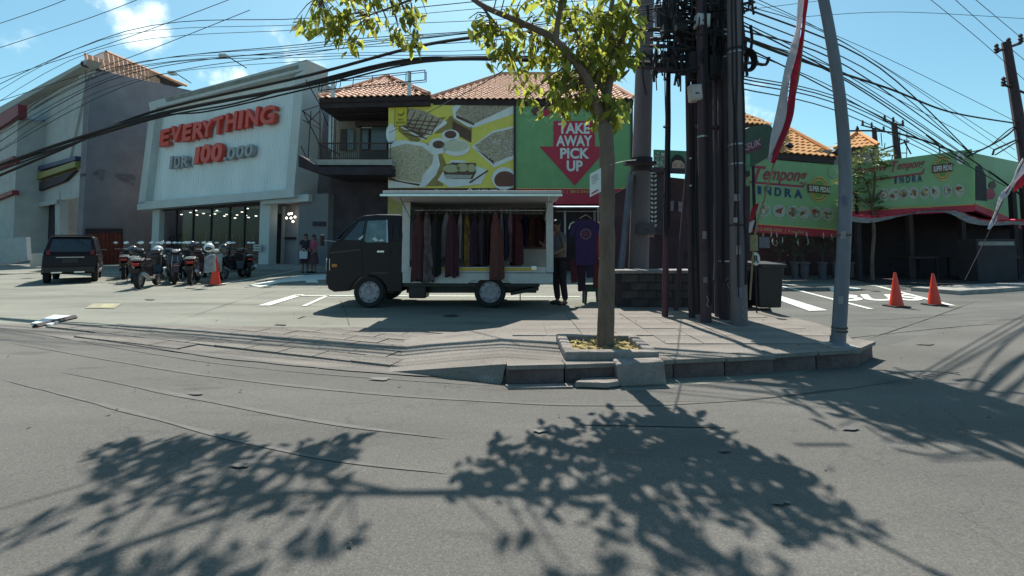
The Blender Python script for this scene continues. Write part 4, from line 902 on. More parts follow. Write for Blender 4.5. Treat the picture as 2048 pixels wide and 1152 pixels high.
def letters(s, xs, m, bold=.015, shear=.12):
    # xs: list of (xl, yb, xr, ybr, H)
    for ch_, (xl, yb, xr, yr, H) in zip(s, xs): 
        ptext(ps, ch_, xl, yb, xr, yr, H, m, 'letter', sg, lift=-.20, bold=bold, ext=.12, bev=.022, thick=.22, shear=shear)
ew = [(318, 294, 340, 289, 33), (342, 286, 365, 281, 33), (363, 284, 384, 279, 33), (384, 280, 408, 275, 34), (403, 276, 428, 271, 34), (427, 270, 447, 265, 35), (449, 264, 475, 258, 36), (475, 258, 488, 256, 36), (490, 256, 519, 250, 37), (520, 251, 551, 246, 37)]
letters('EVERYTHING', ew, M_orl, .022)
letters('IDR', [(338, 338, 346, 336, 24), (348, 337, 360, 335, 24), (362, 335, 376, 333, 23)], M_grl)
letters('100', [(387, 329, 401, 326, 33), (401, 327, 422, 324, 37), (422, 325, 445, 322, 38)], M_orl, .03)
letters('.000', [(447, 321, 452, 320, 6), (454, 320, 471, 318, 25), (472, 317, 488, 315, 25), (489, 315, 506, 312, 25)], M_grl)
for (bx2, by, lx, ly_) in [(382, 166, 351, 146), (493, 136, 454, 112)]:
    o = thing('sign_floodlight', 'small floodlight on a thin arm above the big white sign, '+('left one' if bx2 < 400 else 'right one'), 'floodlight', ps.hit(bx2, by))
    p0, p1 = ps.hit(bx2, by, 0), ps.hit(lx, ly_, 1.3)
    MB().tube([p0, p1], .025, 5).build('arm', M_dark, o); MB().box(p1+Vector((-.12, -.05, -.03)), (.34, .26, .16)).build('lamp_head', mat('flood_white', (.6, .62, .6), .3, .05, 9), o, bevel=.02)
# shop body below
shp = thing('shop_building', 'shop below the big white sign with a dark glass front and grey columns', 'building', (-15, 24, 0))
zc_ = 3.45
def along_ps(px, off): return ps.hit(px, 480, off)
def wallbox(xa, xb, off0, off1, z0, z1, nm, m, par=shp, **k):
    a, b = along_ps(xa, off0), along_ps(xb, off0); n = ps.n*(off1-off0)
    P = [Vector((a.x, a.y, z0)), Vector((b.x, b.y, z0)), Vector((b.x, b.y, z0))+n, Vector((a.x, a.y, z0))+n]
    return MB().prism(P, (0, 0, z1-z0)).build(nm, m, par, **k)
wallbox(285, 655, -.1, -8, 0, .22, 'floor_plinth', M_conc)
wallbox(285, 655, -.05, -.35, 0, .14, 'front_step', M_conc)
wallbox(282, 600, -.36, -8, zc_, 9.1, 'upper_body', M_shopw)
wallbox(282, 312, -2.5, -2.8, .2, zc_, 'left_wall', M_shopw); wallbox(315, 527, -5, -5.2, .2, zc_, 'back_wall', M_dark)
wallbox(303, 317, -.35, -.75, .2, zc_, 'column', M_clad2); wallbox(518, 538, -.35, -.75, .2, zc_, 'column', M_clad2)
wallbox(538, 655, -1.4, -1.6, .2, zc_, 'entrance_wall', M_shopw); wallbox(596, 655, -.3, -.6, .2, zc_, 'corner_wall', mat('corner_render', (.17, .165, .175), .85, .1, 2))
wallbox(520, 615, -.1, -.5, 3.12, 3.45, 'entrance_beam', M_clad2)
wallbox(540, 562, -1.30, -1.38, .2, 2.75, 'entrance_door', M_dark)
wallbox(562, 565, -1.25, -1.38, .2, 3.1, 'door_jamb', M_clad2)
# glass front in separate panes with mullions
mgl = bpy.data.materials.new('shop_glass'); mgl.use_nodes = True; tt = mgl.node_tree
pb = tt.nodes['Principled BSDF']; pb.inputs['Base Color'].default_value = (.03, .03, .035, 1); pb.inputs['Roughness'].default_value = .05
tp = tt.nodes.new('ShaderNodeBsdfTransparent'); mm = tt.nodes.new('ShaderNodeMixShader'); mm.inputs[0].default_value = .35; tt.links.new(tp.outputs[0], mm.inputs[1]); tt.links.new(pb.outputs[0], mm.inputs[2]); tt.links.new(mm.outputs[0], tt.nodes['Material Output'].inputs[0])
xs_ = [318, 350, 384, 420, 457, 487, 518]
for a_, b_2 in zip(xs_, xs_[1:]):
    wallbox(a_+.7, b_2-.7, -.60, -.62, .24, 3.1, 'glass_pane', mgl)
    wallbox(b_2-.7, b_2+.7, -.56, -.66, .22, 3.12, 'mullion', M_dark)
wallbox(318, 518, -.5, -.66, 3.12, 3.44, 'transom_beam', M_dark)
# stock inside: racks of clothes as dark blocks of colour, ceiling spots lit
for i in range(14):
    xa = 325+i*13.5; c = [(.07, .015, .02), (.02, .05, .02), (.09, .08, .03), (.02, .02, .035), (.06, .03, .015)][i % 5]
    o = thing('display_rack', 'clothes rack inside the shop window seen through dark glass', 'clothes rack', along_ps(xa, -2.6), 'clothes racks inside the shop'); o.location.z = .22
    wallbox(xa, xa+9, -2.6-.4*(i % 3), -2.9-.4*(i % 3), .5, 1.5+.2*(i % 3), 'clothes', mat('stock_%d' % (i % 5), c, .9, .5, 4), o); wallbox(xa+4, xa+5, -2.5-.4*(i % 3), -2.55-.4*(i % 3), .22, 1.75, 'rack_post', M_steel, o)
o = thing('interior_spotlights', 'lit round ceiling spots inside the shop behind the glass', 'ceiling lights', along_ps(420, -2)); o.location.z = 3.3
for (px, py) in [(363, 429), (381, 425), (394, 430), (407, 427), (422, 431), (434, 421), (430, 428), (449, 432), (453, 429), (461, 423), (474, 430), (484, 424), (495, 417), (492, 431), (497, 435), (512, 432), (539, 434), (392, 421), (470, 436)]:
    q = ps.hit(px, py, -1.2-1.2*rnd.random()); MB().ell(q, (.07, .07, .028), 8, 4).build('spot', M_lamp, o)
o = thing('chandelier', 'cluster of small warm lamps hanging beside the shop entrance', 'chandelier', ps.hit(576, 430, -1.1))
qs = [ps.hit(px, py, -1.0) for px, py in [(573, 436), (578, 428), (583, 427), (582, 436), (590, 434), (586, 443)]]
for q in qs: MB().ell(q, (.055, .055, .055), 8, 6).build('bulb', M_lamp, o)
mb = MB()
for q in qs: mb.tube([q, ps.hit(580, 432, -1.1)], .008, 4)
mb.tube([ps.hit(580, 432, -1.1), ps.hit(580, 412, -1.1)], .01, 4); mb.build('branches', M_dark, o)
o = thing('shop_notice', 'small white notice hung in front of the shop column', 'notice', ps.hit(513, 496, -.2))
slab(ps, [(507, 489), (521, 489), (521, 502), (507, 502)], mat('notice_white', (.5, .5, .48), .6, .1, 9), 'board', o, off=-.15, th=.03)
slab(ps, [(509, 492), (519, 492), (519, 494), (509, 494)], M_black, 'print_line', o, off=-.14, th=.01); slab(ps, [(509, 497), (519, 497), (519, 499), (509, 499)], M_black, 'print_line', o, off=-.14, th=.01)
slab(ps, [(569, 474), (590, 474), (590, 479), (569, 479)], M_dark, 'wall_plaque', shp, off=-1.3, th=.05)
slab(ps, [(625, 443), (650, 443), (650, 452), (625, 452)], M_dark, 'wall_plaque', shp, off=-.25, th=.04)
ptext(ps, '#4545', 613, 466, 645, 466, 8, M_dark, 'lettering', shp, lift=-.28, bold=.02) if False else None
wallbox(588, 700, -2.0, -8, 3.4, 3.9, 'side_canopy', M_shopw)
# ================================================================== TWO STOREY BUILDING WITH BALCONY AND BILLBOARDS
YB = 18.161
hb = thing('balcony_building', 'two storey beige building with tiled hip roofs, a balcony and large billboards', 'building', (-2, 21.59, 0))
PBf = Plane((-10, YB), (10, YB)); M_beige = mat('beige_render', (.26, .235, .20), .9, .12, 2)
def X(px, Y): return At(px, 488, Y).x
def Z(py, Y): return At(1024, py, Y).z
xb0, xb1 = X(668, 19.812), X(1262, 19.812)
MB().bb((xb0, 19.812, 0), (xb1, 27.94, Z(208, 19.812))).build('upper_wall', M_beige, hb)
MB().bb((X(655, 19.304), 19.494, 0), (X(790, 19.304), 19.799, Z(330, 19.304))).build('ground_floor_wall', mat('shade_dark_render', (.06, .045, .055), .9, .3, 2), hb)  # wall colour carries the deep shade under the balcony
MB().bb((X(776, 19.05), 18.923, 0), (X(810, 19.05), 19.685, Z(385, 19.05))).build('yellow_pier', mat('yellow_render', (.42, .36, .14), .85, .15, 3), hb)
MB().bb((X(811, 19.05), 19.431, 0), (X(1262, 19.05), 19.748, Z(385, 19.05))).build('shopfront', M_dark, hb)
for i in range(7):
    xa = 830+i*60; MB().bb((X(xa, 19.05), 19.329, .05), (X(xa+4, 19.05), 19.431, 2.7)).build('door_mullion', M_steel, hb)
# balcony slab, soffit and balusters
ybf = 17.272; zs = Z(319, ybf)
MB().bb((X(612, ybf), ybf, zs-.22), (X(782, ybf), 19.812, zs)).build('balcony_slab', mat('slab_render', (.33, .32, .29), .9, .12, 4), hb)
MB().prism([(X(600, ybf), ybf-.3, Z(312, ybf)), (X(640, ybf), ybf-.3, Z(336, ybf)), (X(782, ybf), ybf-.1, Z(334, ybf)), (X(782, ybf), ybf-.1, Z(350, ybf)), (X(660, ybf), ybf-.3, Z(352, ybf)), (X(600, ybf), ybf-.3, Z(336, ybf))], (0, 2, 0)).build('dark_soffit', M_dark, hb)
zr = Z(286, ybf); brg = mat('rail_brown', (.05, .032, .028), .6, .2, 9)
MB().tube([(X(630, ybf), ybf+.05, zr), (X(780, ybf), ybf+.05, zr)], .03, 6).build('handrail', brg, hb)
MB().tube([(X(630, ybf), 19.685, zr), (X(630, ybf), ybf+.05, zr)], .025, 6).build('handrail', brg, hb)
MB().tube([(X(630, ybf), ybf+.05, zs+.06), (X(780, ybf), ybf+.05, zs+.06)], .018, 6).build('bottom_rail', brg, hb)
bme = MB().box((0, 0, 0), (.022, .022, zr-zs)).mesh('baluster'); bme.materials.append(brg)
for i in range(36): inst(bme, 'baluster', hb, Vector((X(632+i*4.15, ybf), ybf+.05, (zr+zs)/2))-hb.location)
# upper wall details
def wbox(xa, xb, ya, yb, Y, th, nm, m, par=hb, **k): return MB().bb((X(xa, Y), Y, Z(ya, Y)), (X(xb, Y), Y+th, Z(yb, Y))).build(nm, m, par, **k)
wbox(660, 662, 222, 318, 19.558, .15, 'drain_pipe', M_white); wbox(652, 657, 212, 300, 19.05, .12, 'porch_post', M_white)
f1 = wbox(716, 776, 253, 318, 19.685, .09, 'window_surround', mat('brown_frame', (.07, .05, .05), .7, .2, 5))
wbox(719, 735, 256, 300, 19.634, .05, 'window_frame', brg); 
p_ = wbox(719, 772, 253, 256, 19.609, .05, 'lintel', M_white)
wbox(721, 733, 260, 298, 19.583, .03, 'window_pane', mat('pane_grey', (.11, .13, .13), .15, .2, 3)); wbox(739, 770, 254, 300, 19.583, .03, 'window_pane', MATS['pane_grey'])
wbox(676, 689, 258, 300, 19.622, .1, 'window_frame', brg); wbox(690, 703, 258, 300, 19.622, .05, 'window_pane', MATS['pane_grey'])
wbox(706, 778, 243, 252, 19.431, .3, 'window_hood', MATS['brown_frame'])
wbox(668, 778, 224, 231, 19.494, .2, 'wall_band', MATS['slab_render'])
# steel trusses under the eaves
tb = MB(); yt_ = 18.288
for i in range(7):
    xa = 660+i*17; 
    tb.tube([(X(xa, yt_), yt_, Z(203, yt_)), (X(xa+17, yt_), yt_, Z(228, yt_))], .018, 4); tb.tube([(X(xa+17, yt_), yt_, Z(200, yt_)), (X(xa+17, yt_), yt_, Z(230, yt_))], .018, 4); tb.tube([(X(xa+17, yt_), yt_, Z(203, yt_)), (X(xa+12, yt_), yt_, Z(222, yt_))], .014, 4)
tb.tube([(X(660, yt_), yt_, Z(231, yt_)), (X(776, yt_), yt_, Z(224, yt_))], .02, 4); tb.build('eave_truss', M_dark, hb)
# roofs
ye = 17.399
EL, ER = At(637, 196, ye), At(858, 190, ye+.1); AP = At(775, 154, 21.844)
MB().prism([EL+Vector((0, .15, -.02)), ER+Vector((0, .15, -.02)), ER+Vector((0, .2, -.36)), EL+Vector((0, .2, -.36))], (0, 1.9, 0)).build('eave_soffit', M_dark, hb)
rooftiles(EL, ER, AP, AP, M_tile, 'roof_tiles', hb, .26, .32)
rooftiles(ER, At(868, 196, 22.86), AP, AP, M_tile, 'roof_tiles', hb, .26, .32)
for a_, b_2 in ((EL, AP), (ER, AP)): MB().tube([a_+up*.08, b_2+up*.08], .085, 6).build('hip_cap', M_tile, hb)
E2, E3 = At(860, 198, 17.78), At(1268, 198, 17.78); R2, R3 = At(1003, 150, 22.352), At(1190, 150, 22.352)
rooftiles(E2, E3, R3, R2, M_tile, 'roof_tiles', hb, .26, .32)
MB().tube([E2+up*.08, R2+up*.08], .085, 6).build('hip_cap', M_tile, hb); MB().tube([R2+up*.08, R3+up*.08], .085, 6).build('ridge_cap', M_tile, hb); MB().tube([E3+up*.08, R3+up*.08], .085, 6).build('hip_cap', M_tile, hb)
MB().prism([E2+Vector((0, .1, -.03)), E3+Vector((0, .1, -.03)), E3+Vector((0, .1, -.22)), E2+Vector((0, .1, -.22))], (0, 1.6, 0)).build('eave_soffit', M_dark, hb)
# neighbouring small roof and white wall between the sign and the balcony
nb_ = thing('rear_white_house', 'white walled house with red tiled roof glimpsed between the big sign and the balcony', 'building', (-9, 25.4, 0))
MB().bb((X(588, 25.4), 25.4, 0), (X(662, 25.4), 29.21, Z(262, 25.4))).build('white_wall', mat('sunlit_white', (.72, .74, .70), .8, .05, 3), nb_)
MB().bb((X(588, 25.4), 24.892, Z(262, 24.892)), (X(662, 25.4), 25.654, Z(222, 24.892))).build('fascia', M_conc, nb_)
rooftiles(At(600, 222, 24.638), At(668, 222, 24.638), At(650, 200, 26.67), At(590, 176, 26.67), M_tile, 'roof_tiles', nb_, .3, .35)
# steel lattice between sign and balcony
tb = MB()
for a_, b_2 in [((612, 160), (640, 210)), ((640, 210), (656, 252)), ((606, 222), (640, 250)), ((606, 222), (640, 290)), ((606, 240), (650, 262)), ((622, 222), (616, 318)), ((640, 200), (640, 318)), ((604, 222), (655, 205)), ((615, 246), (640, 222)), ((602, 292), (614, 318))]:
    tb.tube([At(*a_, 18.542), At(*b_2, 18.542)], .022, 4)
o = thing('steel_lattice', 'dark steel lattice bracing between the big sign and the balcony', 'steel frame', At(620, 300, 18.542)); tb.build('lattice_bars', M_dark, o)
# empty sign frame above the roof
o = thing('empty_sign_frame', 'empty thin steel sign frame on two posts above the tiled roof', 'sign frame', At(745, 180, 17.018))
q = lambda x, y: At(x, y, 17.018); fb = M_dark
tl, tr_, br, bl = (640, 163), (850, 140), (850, 160), (637, 181)
for a_, b_2 in ((tl, tr_), (tr_, br), (br, bl), (bl, tl)):
    MB().tube([q(*a_), q(*b_2)], .02, 4).build('frame_bar', fb, o); MB().tube([q(*a_)+Vector((0, .25, .02)), q(*b_2)+Vector((0, .25, .02))], .016, 4).build('frame_bar', fb, o)
for t in (.16, .2, .32, .50, .66, .82, .86): MB().tube([q(*lerp2(tl, tr_, t)), q(*lerp2(bl, br, t))], .016, 4).build('upright_bar', fb, o)
for x, y0_, y1_ in ((665, 157, 194), (818, 142, 190)): MB().bb(q(x-3, y0_), q(x+3, y1_)+Vector((0, .1, 0))).build('post', M_white, o)

# ------------------------------------------------ billboards
def lay(k): return .03+.004*k
Yb_ = Plane((X(776, 17.844), 17.844), (X(1265, 18.161), 18.161))
M_yel = mat('print_yellow', (.66, .58, .10), .6, .10, 1.2); M_wht = mat('print_white', (.66, .68, .66), .6, .08, 2); M_wht2 = mat('print_offwhite', (.36, .37, .33), .6, .12, 4)
M_brn = mat('print_brown', (.11, .055, .035), .7, .3, 8); M_cru = mat('print_crumble', (.50, .45, .34), .8, .2, 22, col2=(.24, .17, .11), detail=3); M_cru2 = mat('print_cheese', (.62, .58, .42), .8, .2, 22, col2=(.36, .29, .17), detail=3)
M_grn = mat('print_green', (.15, .30, .12), .6, .12, 2, col2=(.18, .35, .15)); M_prd = mat('print_red', (.42, .02, .05), .6, .1, 3); M_shd = mat('print_shadow_ochre', (.27, .20, .06), .7, .2, 5); M_frm = mat('board_brown', (.09, .045, .04), .7, .2, 4)
M_gold = mat('print_gold', (.50, .36, .12), .7, .1, 9)
b1 = thing('banana_billboard', 'yellow billboard printed with trays of topped banana bread and dipping bowls', 'billboard', Yb_.hit(900, 300))
slab(Yb_, [(777, 204), (1029, 201), (1029, 376), (776, 376)], M_yel, 'board', b1, off=.02, th=.12)
slab(Yb_, [(776, 376), (1029, 376), (1029, 389), (775, 389)], M_frm, 'lower_strip', b1, off=.022, th=.12)
slab(Yb_, [(1027.5, 200), (1031.5, 200), (1031.5, 389), (1027.5, 389)], M_dark, 'dividing_post', b1, off=.10, th=.2)
F_ = lambda polys, m, nm, k: flat(Yb_, polys, m, nm, b1, lay(k), kind='stuff' if len(polys) > 20 else None)
F_([[(797, 250), (814, 240), (892, 234), (830, 290), (797, 262)], [(868, 268), (900, 232), (945, 236), (943, 285), (905, 262)], [(778, 300), (786, 284), (850, 285), (880, 300), (896, 335), (886, 372), (780, 374)]], M_shd, 'print_shadow_area', 0)
F_([[(812, 220), (894, 243), (893, 248), (845, 280), (797, 252)], [(904, 214), (920, 206), (1020, 204), (1027, 206), (1027, 228), (950, 255), (936, 254), (907, 236)], [(943, 293), (985, 262), (1027, 252), (1027, 318), (988, 335)], [(777, 283), (800, 280), (850, 286), (875, 305), (880, 330), (872, 350), (850, 374), (777, 376)]], M_wht, 'white_tray', 1)
F_([pblob(782, 268, 10, 20.32)], M_wht, 'white_tray', 1)
F_([[(817, 216), (845, 220), (886, 240), (884, 246), (848, 274), (803, 251)], [(816, 240), (808, 250), (848, 274), (846, 262)]], M_cru, 'banana_slices', 2)
F_([[(911, 226), (923, 210), (1012, 205), (1024, 212), (948, 248)]], M_cru, 'topping', 2)
F_([[(949, 291), (985, 266), (1027, 256), (1027, 310), (988, 326)]], M_cru, 'topping', 2)
F_([[(777, 297), (812, 287), (845, 293), (868, 312), (863, 330), (846, 350), (842, 366), (800, 361), (777, 349)]], M_cru2, 'topping', 2)
F_([[(801, 251), (846, 268), (846, 276)], [(912, 229), (948, 246), (948, 251), (913, 236)], [(950, 296), (988, 322), (988, 329)], [(777, 352), (800, 362), (840, 368), (838, 372), (777, 360)]], M_brn, 'bread_side', 3)
# grated topping drawn strand by strand
def _in(x, y, P):
    r_ = False; j = len(P)-1
    for i in range(len(P)):
        if (P[i][1] > y) != (P[j][1] > y) and x < (P[j][0]-P[i][0])*(y-P[i][1])/(P[j][1]-P[i][1])+P[i][0]: r_ = not r_
        j = i
    return r_
qs_ = random.Random(8)
for P_, n_, ma, mb__ in (([(911, 226), (923, 210), (1012, 205), (1024, 212), (948, 248)], 170, M_brn, M_wht2), ([(949, 291), (985, 266), (1027, 256), (1027, 310), (988, 326)], 260, M_wht, M_shd), ([(777, 297), (812, 287), (845, 293), (868, 312), (863, 330), (846, 350), (842, 366), (800, 361), (777, 349)], 420, M_wht2, M_shd)):
    for m_ in (ma, mb__):
        pl_s = []
        while len(pl_s) < n_//2:
            x_, y_ = qs_.uniform(777, 1027), qs_.uniform(204, 368)
            if _in(x_, y_, P_): pl_s.append(pblob(x_, y_, qs_.uniform(1.2, 3.2), .5, 4, qs_.uniform(0, 3.1)))
        F_(pl_s, m_, 'grated_topping', 3.5 if m_ is ma else 4.2)
# sauce drizzle over the slices
dz = []
for i in range(6):
    x_ = 817+i*12; dz.append([(x_, 219+i*3.6), (x_+2.4, 219+i*3.6), (x_-14, 254+i*3), (x_-16.4, 254+i*3)])
for i in range(5):
    y_ = 220+i*8; dz.append([(806+0*i, y_+18-i), (806, y_+20-i), (878-i*6, y_+26), (878-i*6, y_+23.6)])
F_([[(max(803, min(888, x)), y) for x, y in p] for p in dz], M_brn, 'sauce_drizzle', 4)
F_([[(905, 241), (942, 262), (942, 285), (905, 265)]], M_brn, 'brown_block', 2)
F_([pblob(876, 292, 19.05, 16.51), pblob(901, 271, 17.78, 12), pblob(912, 295, 27.94, 17.145)], M_wht, 'white_bowl', 5)
F_([pblob(877, 289, 12, 8), pblob(901, 269, 12, 8)], M_brn, 'dark_sauce', 6)
F_([pblob(911, 292, 26.67, 11)], mat('print_cream', (.50, .50, .36), .6, .1, 3), 'cream_lid', 6)
F_([[(875, 360), (902, 320), (925, 321), (975, 340), (962, 368), (900, 375)]], M_wht, 'white_plate', 3)
F_([[(886, 332), (905, 325), (952, 326), (952, 345), (945, 358), (905, 358), (888, 348)]], M_brn, 'bread_slice', 5)
F_([pblob(903, 337, 17.78, 8), pblob(925, 335, 12, 8.5), pblob(943, 336, 9, 8)], mat('print_banana', (.40, .38, .20), .6, .1, 9), 'banana_slice', 6)
F_([[(887, 349), (945, 350), (940, 357), (892, 357)]], M_wht2, 'cream_layer', 6)
F_([[(975, 340), (977, 342), (940, 367), (938, 364)]], M_brn, 'wooden_fork', 6)
F_([pblob(1008, 357, 24.13, 22.86)], M_wht, 'white_bowl', 4); F_([[(min(1027, x), min(373, y)) for x, y in pblob(1010, 360, 21.59, 17.78)]], mat('print_choc', (.13, .05, .03), .6, .2, 5), 'chocolate_sauce', 5)
F_([[(790, 214), (815, 213), (814, 252), (789, 253)]], M_brn, 'logo_edge', 6); F_([[(791, 215), (814, 214.2), (813, 251), (790, 252)]], mat('logo_yellow', (.55, .46, .03), .6, .05, 3), 'logo_panel', 7)
F_([[(794, 226), (797, 231), (803, 232), (809, 227), (808, 221), (806, 227), (801, 229), (797, 228)]], M_brn, 'logo_banana', 8)
ptext(Yb_, 'BALI', 797, 242, 807, 241.5, 4, M_brn, 'lettering', b1, lay(8), bold=.02); ptext(Yb_, 'BANANA', 793, 248, 811, 247.3, 4, M_brn, 'lettering', b1, lay(8), bold=.02)
M_ltx = mat('print_pale_text', (.30, .28, .27), .6, .1, 9); M_ltb = mat('print_white_text', (.62, .64, .62), .6, .05, 9)
ptext(Yb_, 'Bali Banana Renon', 782, 386, 858, 386, 6, M_ltx, 'lettering', b1, lay(3)); ptext(Yb_, '@bali.banana', 880, 386, 927, 386, 6.5, M_ltx, 'lettering', b1, lay(3))
ptext(Yb_, '+62 822-6000-1776', 948, 385, 1014, 384, 6, M_ltb, 'lettering', b1, lay(3), bold=.02)
F_([pblob(940, 381, 4.5, 4.5)], M_ltb, 'phone_icon', 3); F_([pblob(940, 381, 2.6, 2.2)], M_frm, 'phone_icon_mark', 4)
F_([[(869, 377.5), (877, 377.5), (877, 385.5), (869, 385.5)]], M_ltx, 'camera_icon', 3); F_([pblob(873, 381.5, 2.6, 2.6)], M_frm, 'camera_icon_lens', 4)
b2 = thing('takeaway_billboard', 'green billboard with a red arrow reading TAKE AWAY PICK UP', 'billboard', Yb_.hit(1145, 300))
slab(Yb_, [(1031.5, 201), (1262, 204), (1262, 377), (1031.5, 377)], M_grn, 'board', b2, off=.02, th=.12)
slab(Yb_, [(1031.5, 377), (1262, 377), (1262, 408), (1110, 408), (1110, 390), (1031.5, 390)], M_prd, 'lower_strip', b2, off=.022, th=.12)
flat(Yb_, [[(1031.5, 376), (1262, 376), (1262, 378), (1031.5, 378)]], M_gold, 'gold_line', b2, lay(2))
F2 = lambda polys, m, nm, k: flat(Yb_, polys, m, nm, b2, lay(k))
lv = []
q_ = random.Random(3)
for i in range(150):
    cx, cy = q_.uniform(1036, 1256), 208+abs(q_.gauss(0, 25.4)); 
    if cy > 250: continue
    lv.append(pblob(cx, cy, q_.uniform(5, 11), q_.uniform(1.3, 2.6), 6, q_.uniform(0, 3.1)))
F2(lv, mat('print_pale_leaf', (.26, .44, .22), .6, .2, 4), 'printed_leaves', 1)
F2([pblob(1073, 222, 10, 10, 12, 0, .2), pblob(1085, 216, 9, 8, 10, 0, .2)], M_brn, 'printed_food', 2); F2([pblob(1092, 226, 8, 7, 12, 0, .2)], M_prd, 'printed_food', 3); F2([pblob(1077, 226, 4, 4)], M_wht2, 'printed_food', 4)
F2([[(1107, 242), (1190, 242), (1190, 293), (1218, 293), (1150, 371), (1079, 293), (1107, 293)]], M_prd, 'red_arrow', 4)
for s_, x0_, x1_, yb_, H_ in [('TAKE', 1116, 1179, 268, 21.59), ('AWAY', 1112, 1184, 293, 21.59), ('PICK', 1120, 1178, 318, 21.59), ('UP', 1133, 1165, 343, 21.59)]:
    ptext(Yb_, s_, x0_, yb_, x1_, yb_, H_, M_ltb, 'lettering', b2, lay(6), bold=.035)
ptext(Yb_, 'Jl Dewi Sri No 99x  |  0812-3456-3033', 1057, 387, 1200, 388, 7, M_gold, 'lettering', b2, lay(3), bold=.01)
M_wd = mat('trim_dark', (.05, .05, .045), .7, .2, 5)
slab(Yb_, [(1262, 200), (1266, 200), (1266, 405), (1262, 405)], M_wd, 'edge_post', b2, off=.08, th=.2)

# ================================================================== BUILDING BEHIND THE POLES
mbk = thing('dark_gateway', 'dark building front with a green portrait banner behind the utility poles', 'building', (3.4, 15, 0))
YG = 13.8; PG = Plane((0, YG), (10, YG))
M_mar = mat('maroon_wall', (.05, .022, .03), .9, .4, 1.5)
slab(PG, [(1215, 560), (1215, 395), (1300, 350), (1500, 372), (1500, 560)], M_mar, 'front_wall', mbk, off=-.6, th=.3)
slab(PG, [(1308, 338), (1308, 299), (1500, 308), (1500, 345)], mat('banner_green', (.06, .17, .09), .7, .25, 2), 'green_banner', mbk, off=.02, th=.06)
slab(PG, [(1296, 334), (1500, 342), (1500, 352), (1296, 344)], M_dark, 'banner_lower_bar', mbk, off=.05, th=.12)
flat(PG, [[(1341, 334), (1343, 318), (1350, 310), (1358, 309), (1366, 314), (1371, 326), (1372, 338), (1341, 337)]], mat('print_black', (.015, .012, .015), .8, .1, 4), 'printed_hair', mbk, .04)
flat(PG, [[(1344, 337), (1345, 325), (1351, 320), (1362, 321), (1369, 328), (1369, 338)]], mat('print_skin', (.34, .24, .19), .8, .1, 4), 'printed_face', mbk, .044)
flat(PG, [pblob(1351, 332, 3.4, 1), pblob(1363, 333, 3.4, 1), [(1347, 328), (1354, 327), (1354, 328.3), (1347, 329.3)], [(1360, 328), (1367, 329.5), (1367, 330.8), (1360, 329.3)]], M_brn, 'printed_eyes', mbk, .048)
flat(PG, [pblob(1390, 336, 6, 8)], MATS['print_skin'], 'printed_face', mbk, .044)
q_ = random.Random(9); lv = [pblob(q_.uniform(1310, 1332), q_.uniform(306, 334), q_.uniform(1.5, 5), q_.uniform(.8, 2.2), 6, q_.uniform(0, 3)) for i in range(34)]
flat(PG, lv, M_wht2, 'printed_pattern', mbk, .044)
lat = [pblob(1306+dx, y, 3.4, 2.2, 6, r_) for y in range(352, 456, 9) for dx, r_ in ((-2, .7), (5, -.7))]
slab(PG, [(1300, 346), (1330, 346), (1330, 470), (1300, 470)], M_dark, 'lattice_panel', mbk, off=-.10, th=.06)
flat(PG, lat, M_wht2, 'lattice_pattern', mbk, -.09)
for (x_, y_, c) in [(1362, 412, (.16, .14, .16)), (1343, 410, (.14, .12, .14)), (1386, 405, (.20, .2, .22)), (1318, 400, (.18, .13, .11)), (1304, 463, (.35, .2, .22)), (1386, 445, (.3, .28, .3)), (1430, 380, (.3, .3, .3))]:
    slab(PG, [(x_-5, y_-9), (x_+5, y_-8), (x_+4, y_+12), (x_-5, y_+11)], mat('poster_%d' % x_, c, .8, .4, 9), 'poster', mbk, off=-.4, th=.02)
# row of potted plants, dark planks and posts under the green boards on the right
rb = thing('restaurant', 'open fronted restaurant with orange tiled roofs behind green boards', 'building', (13, 18, 0))
MB().bb((X(1500, 16.6), 16.6, 0), (X(1700, 16.6), 16.9, 2.9)).build('rear_wall', M_mar, rb)
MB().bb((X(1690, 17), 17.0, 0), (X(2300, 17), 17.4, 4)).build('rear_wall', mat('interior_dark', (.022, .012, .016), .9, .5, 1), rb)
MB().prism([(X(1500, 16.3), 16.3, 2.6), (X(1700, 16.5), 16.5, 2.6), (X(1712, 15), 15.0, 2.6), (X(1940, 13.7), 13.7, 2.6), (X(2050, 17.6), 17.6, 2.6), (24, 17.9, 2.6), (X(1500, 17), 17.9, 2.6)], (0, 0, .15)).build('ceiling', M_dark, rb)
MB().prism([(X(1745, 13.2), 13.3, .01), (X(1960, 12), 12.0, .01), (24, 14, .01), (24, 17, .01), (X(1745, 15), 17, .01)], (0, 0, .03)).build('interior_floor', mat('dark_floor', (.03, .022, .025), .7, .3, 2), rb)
# orange roofs
def hiproof(el, er, ap, m=M_tileo, lam=.34, co=.4):
    rooftiles(el, er, ap, ap, m, 'roof_tiles', rb, lam, co)
hiproof(At(1480, 246, 18), At(1542, 250, 19), At(1478, 222, 20)); hiproof(At(1500, 300, 19), At(1674, 314, 20), At(1573, 257, 23))
hiproof(At(1670, 299, 22), At(1757, 291, 22.5), At(1715, 266, 24.5)); rooftiles(At(1552, 295, 18.9), At(1500, 297, 20), At(1572, 257, 23), At(1570, 257, 23), M_tileo, 'roof_tiles', rb, .34, .4)
MB().tube([At(1573, 257, 23)+up*.1, At(1674, 313, 20)+up*.1], .09, 6).build('hip_cap', M_tileo, rb)
for px, py, Y in ((1573, 256, 23), (1715, 265, 24.5)): MB().lathe([(.10, 0), (.13, .08), (.06, .16), (.09, .24), (.02, .42)], At(px, py+1, Y), 10).build('roof_finial', M_dark, rb)
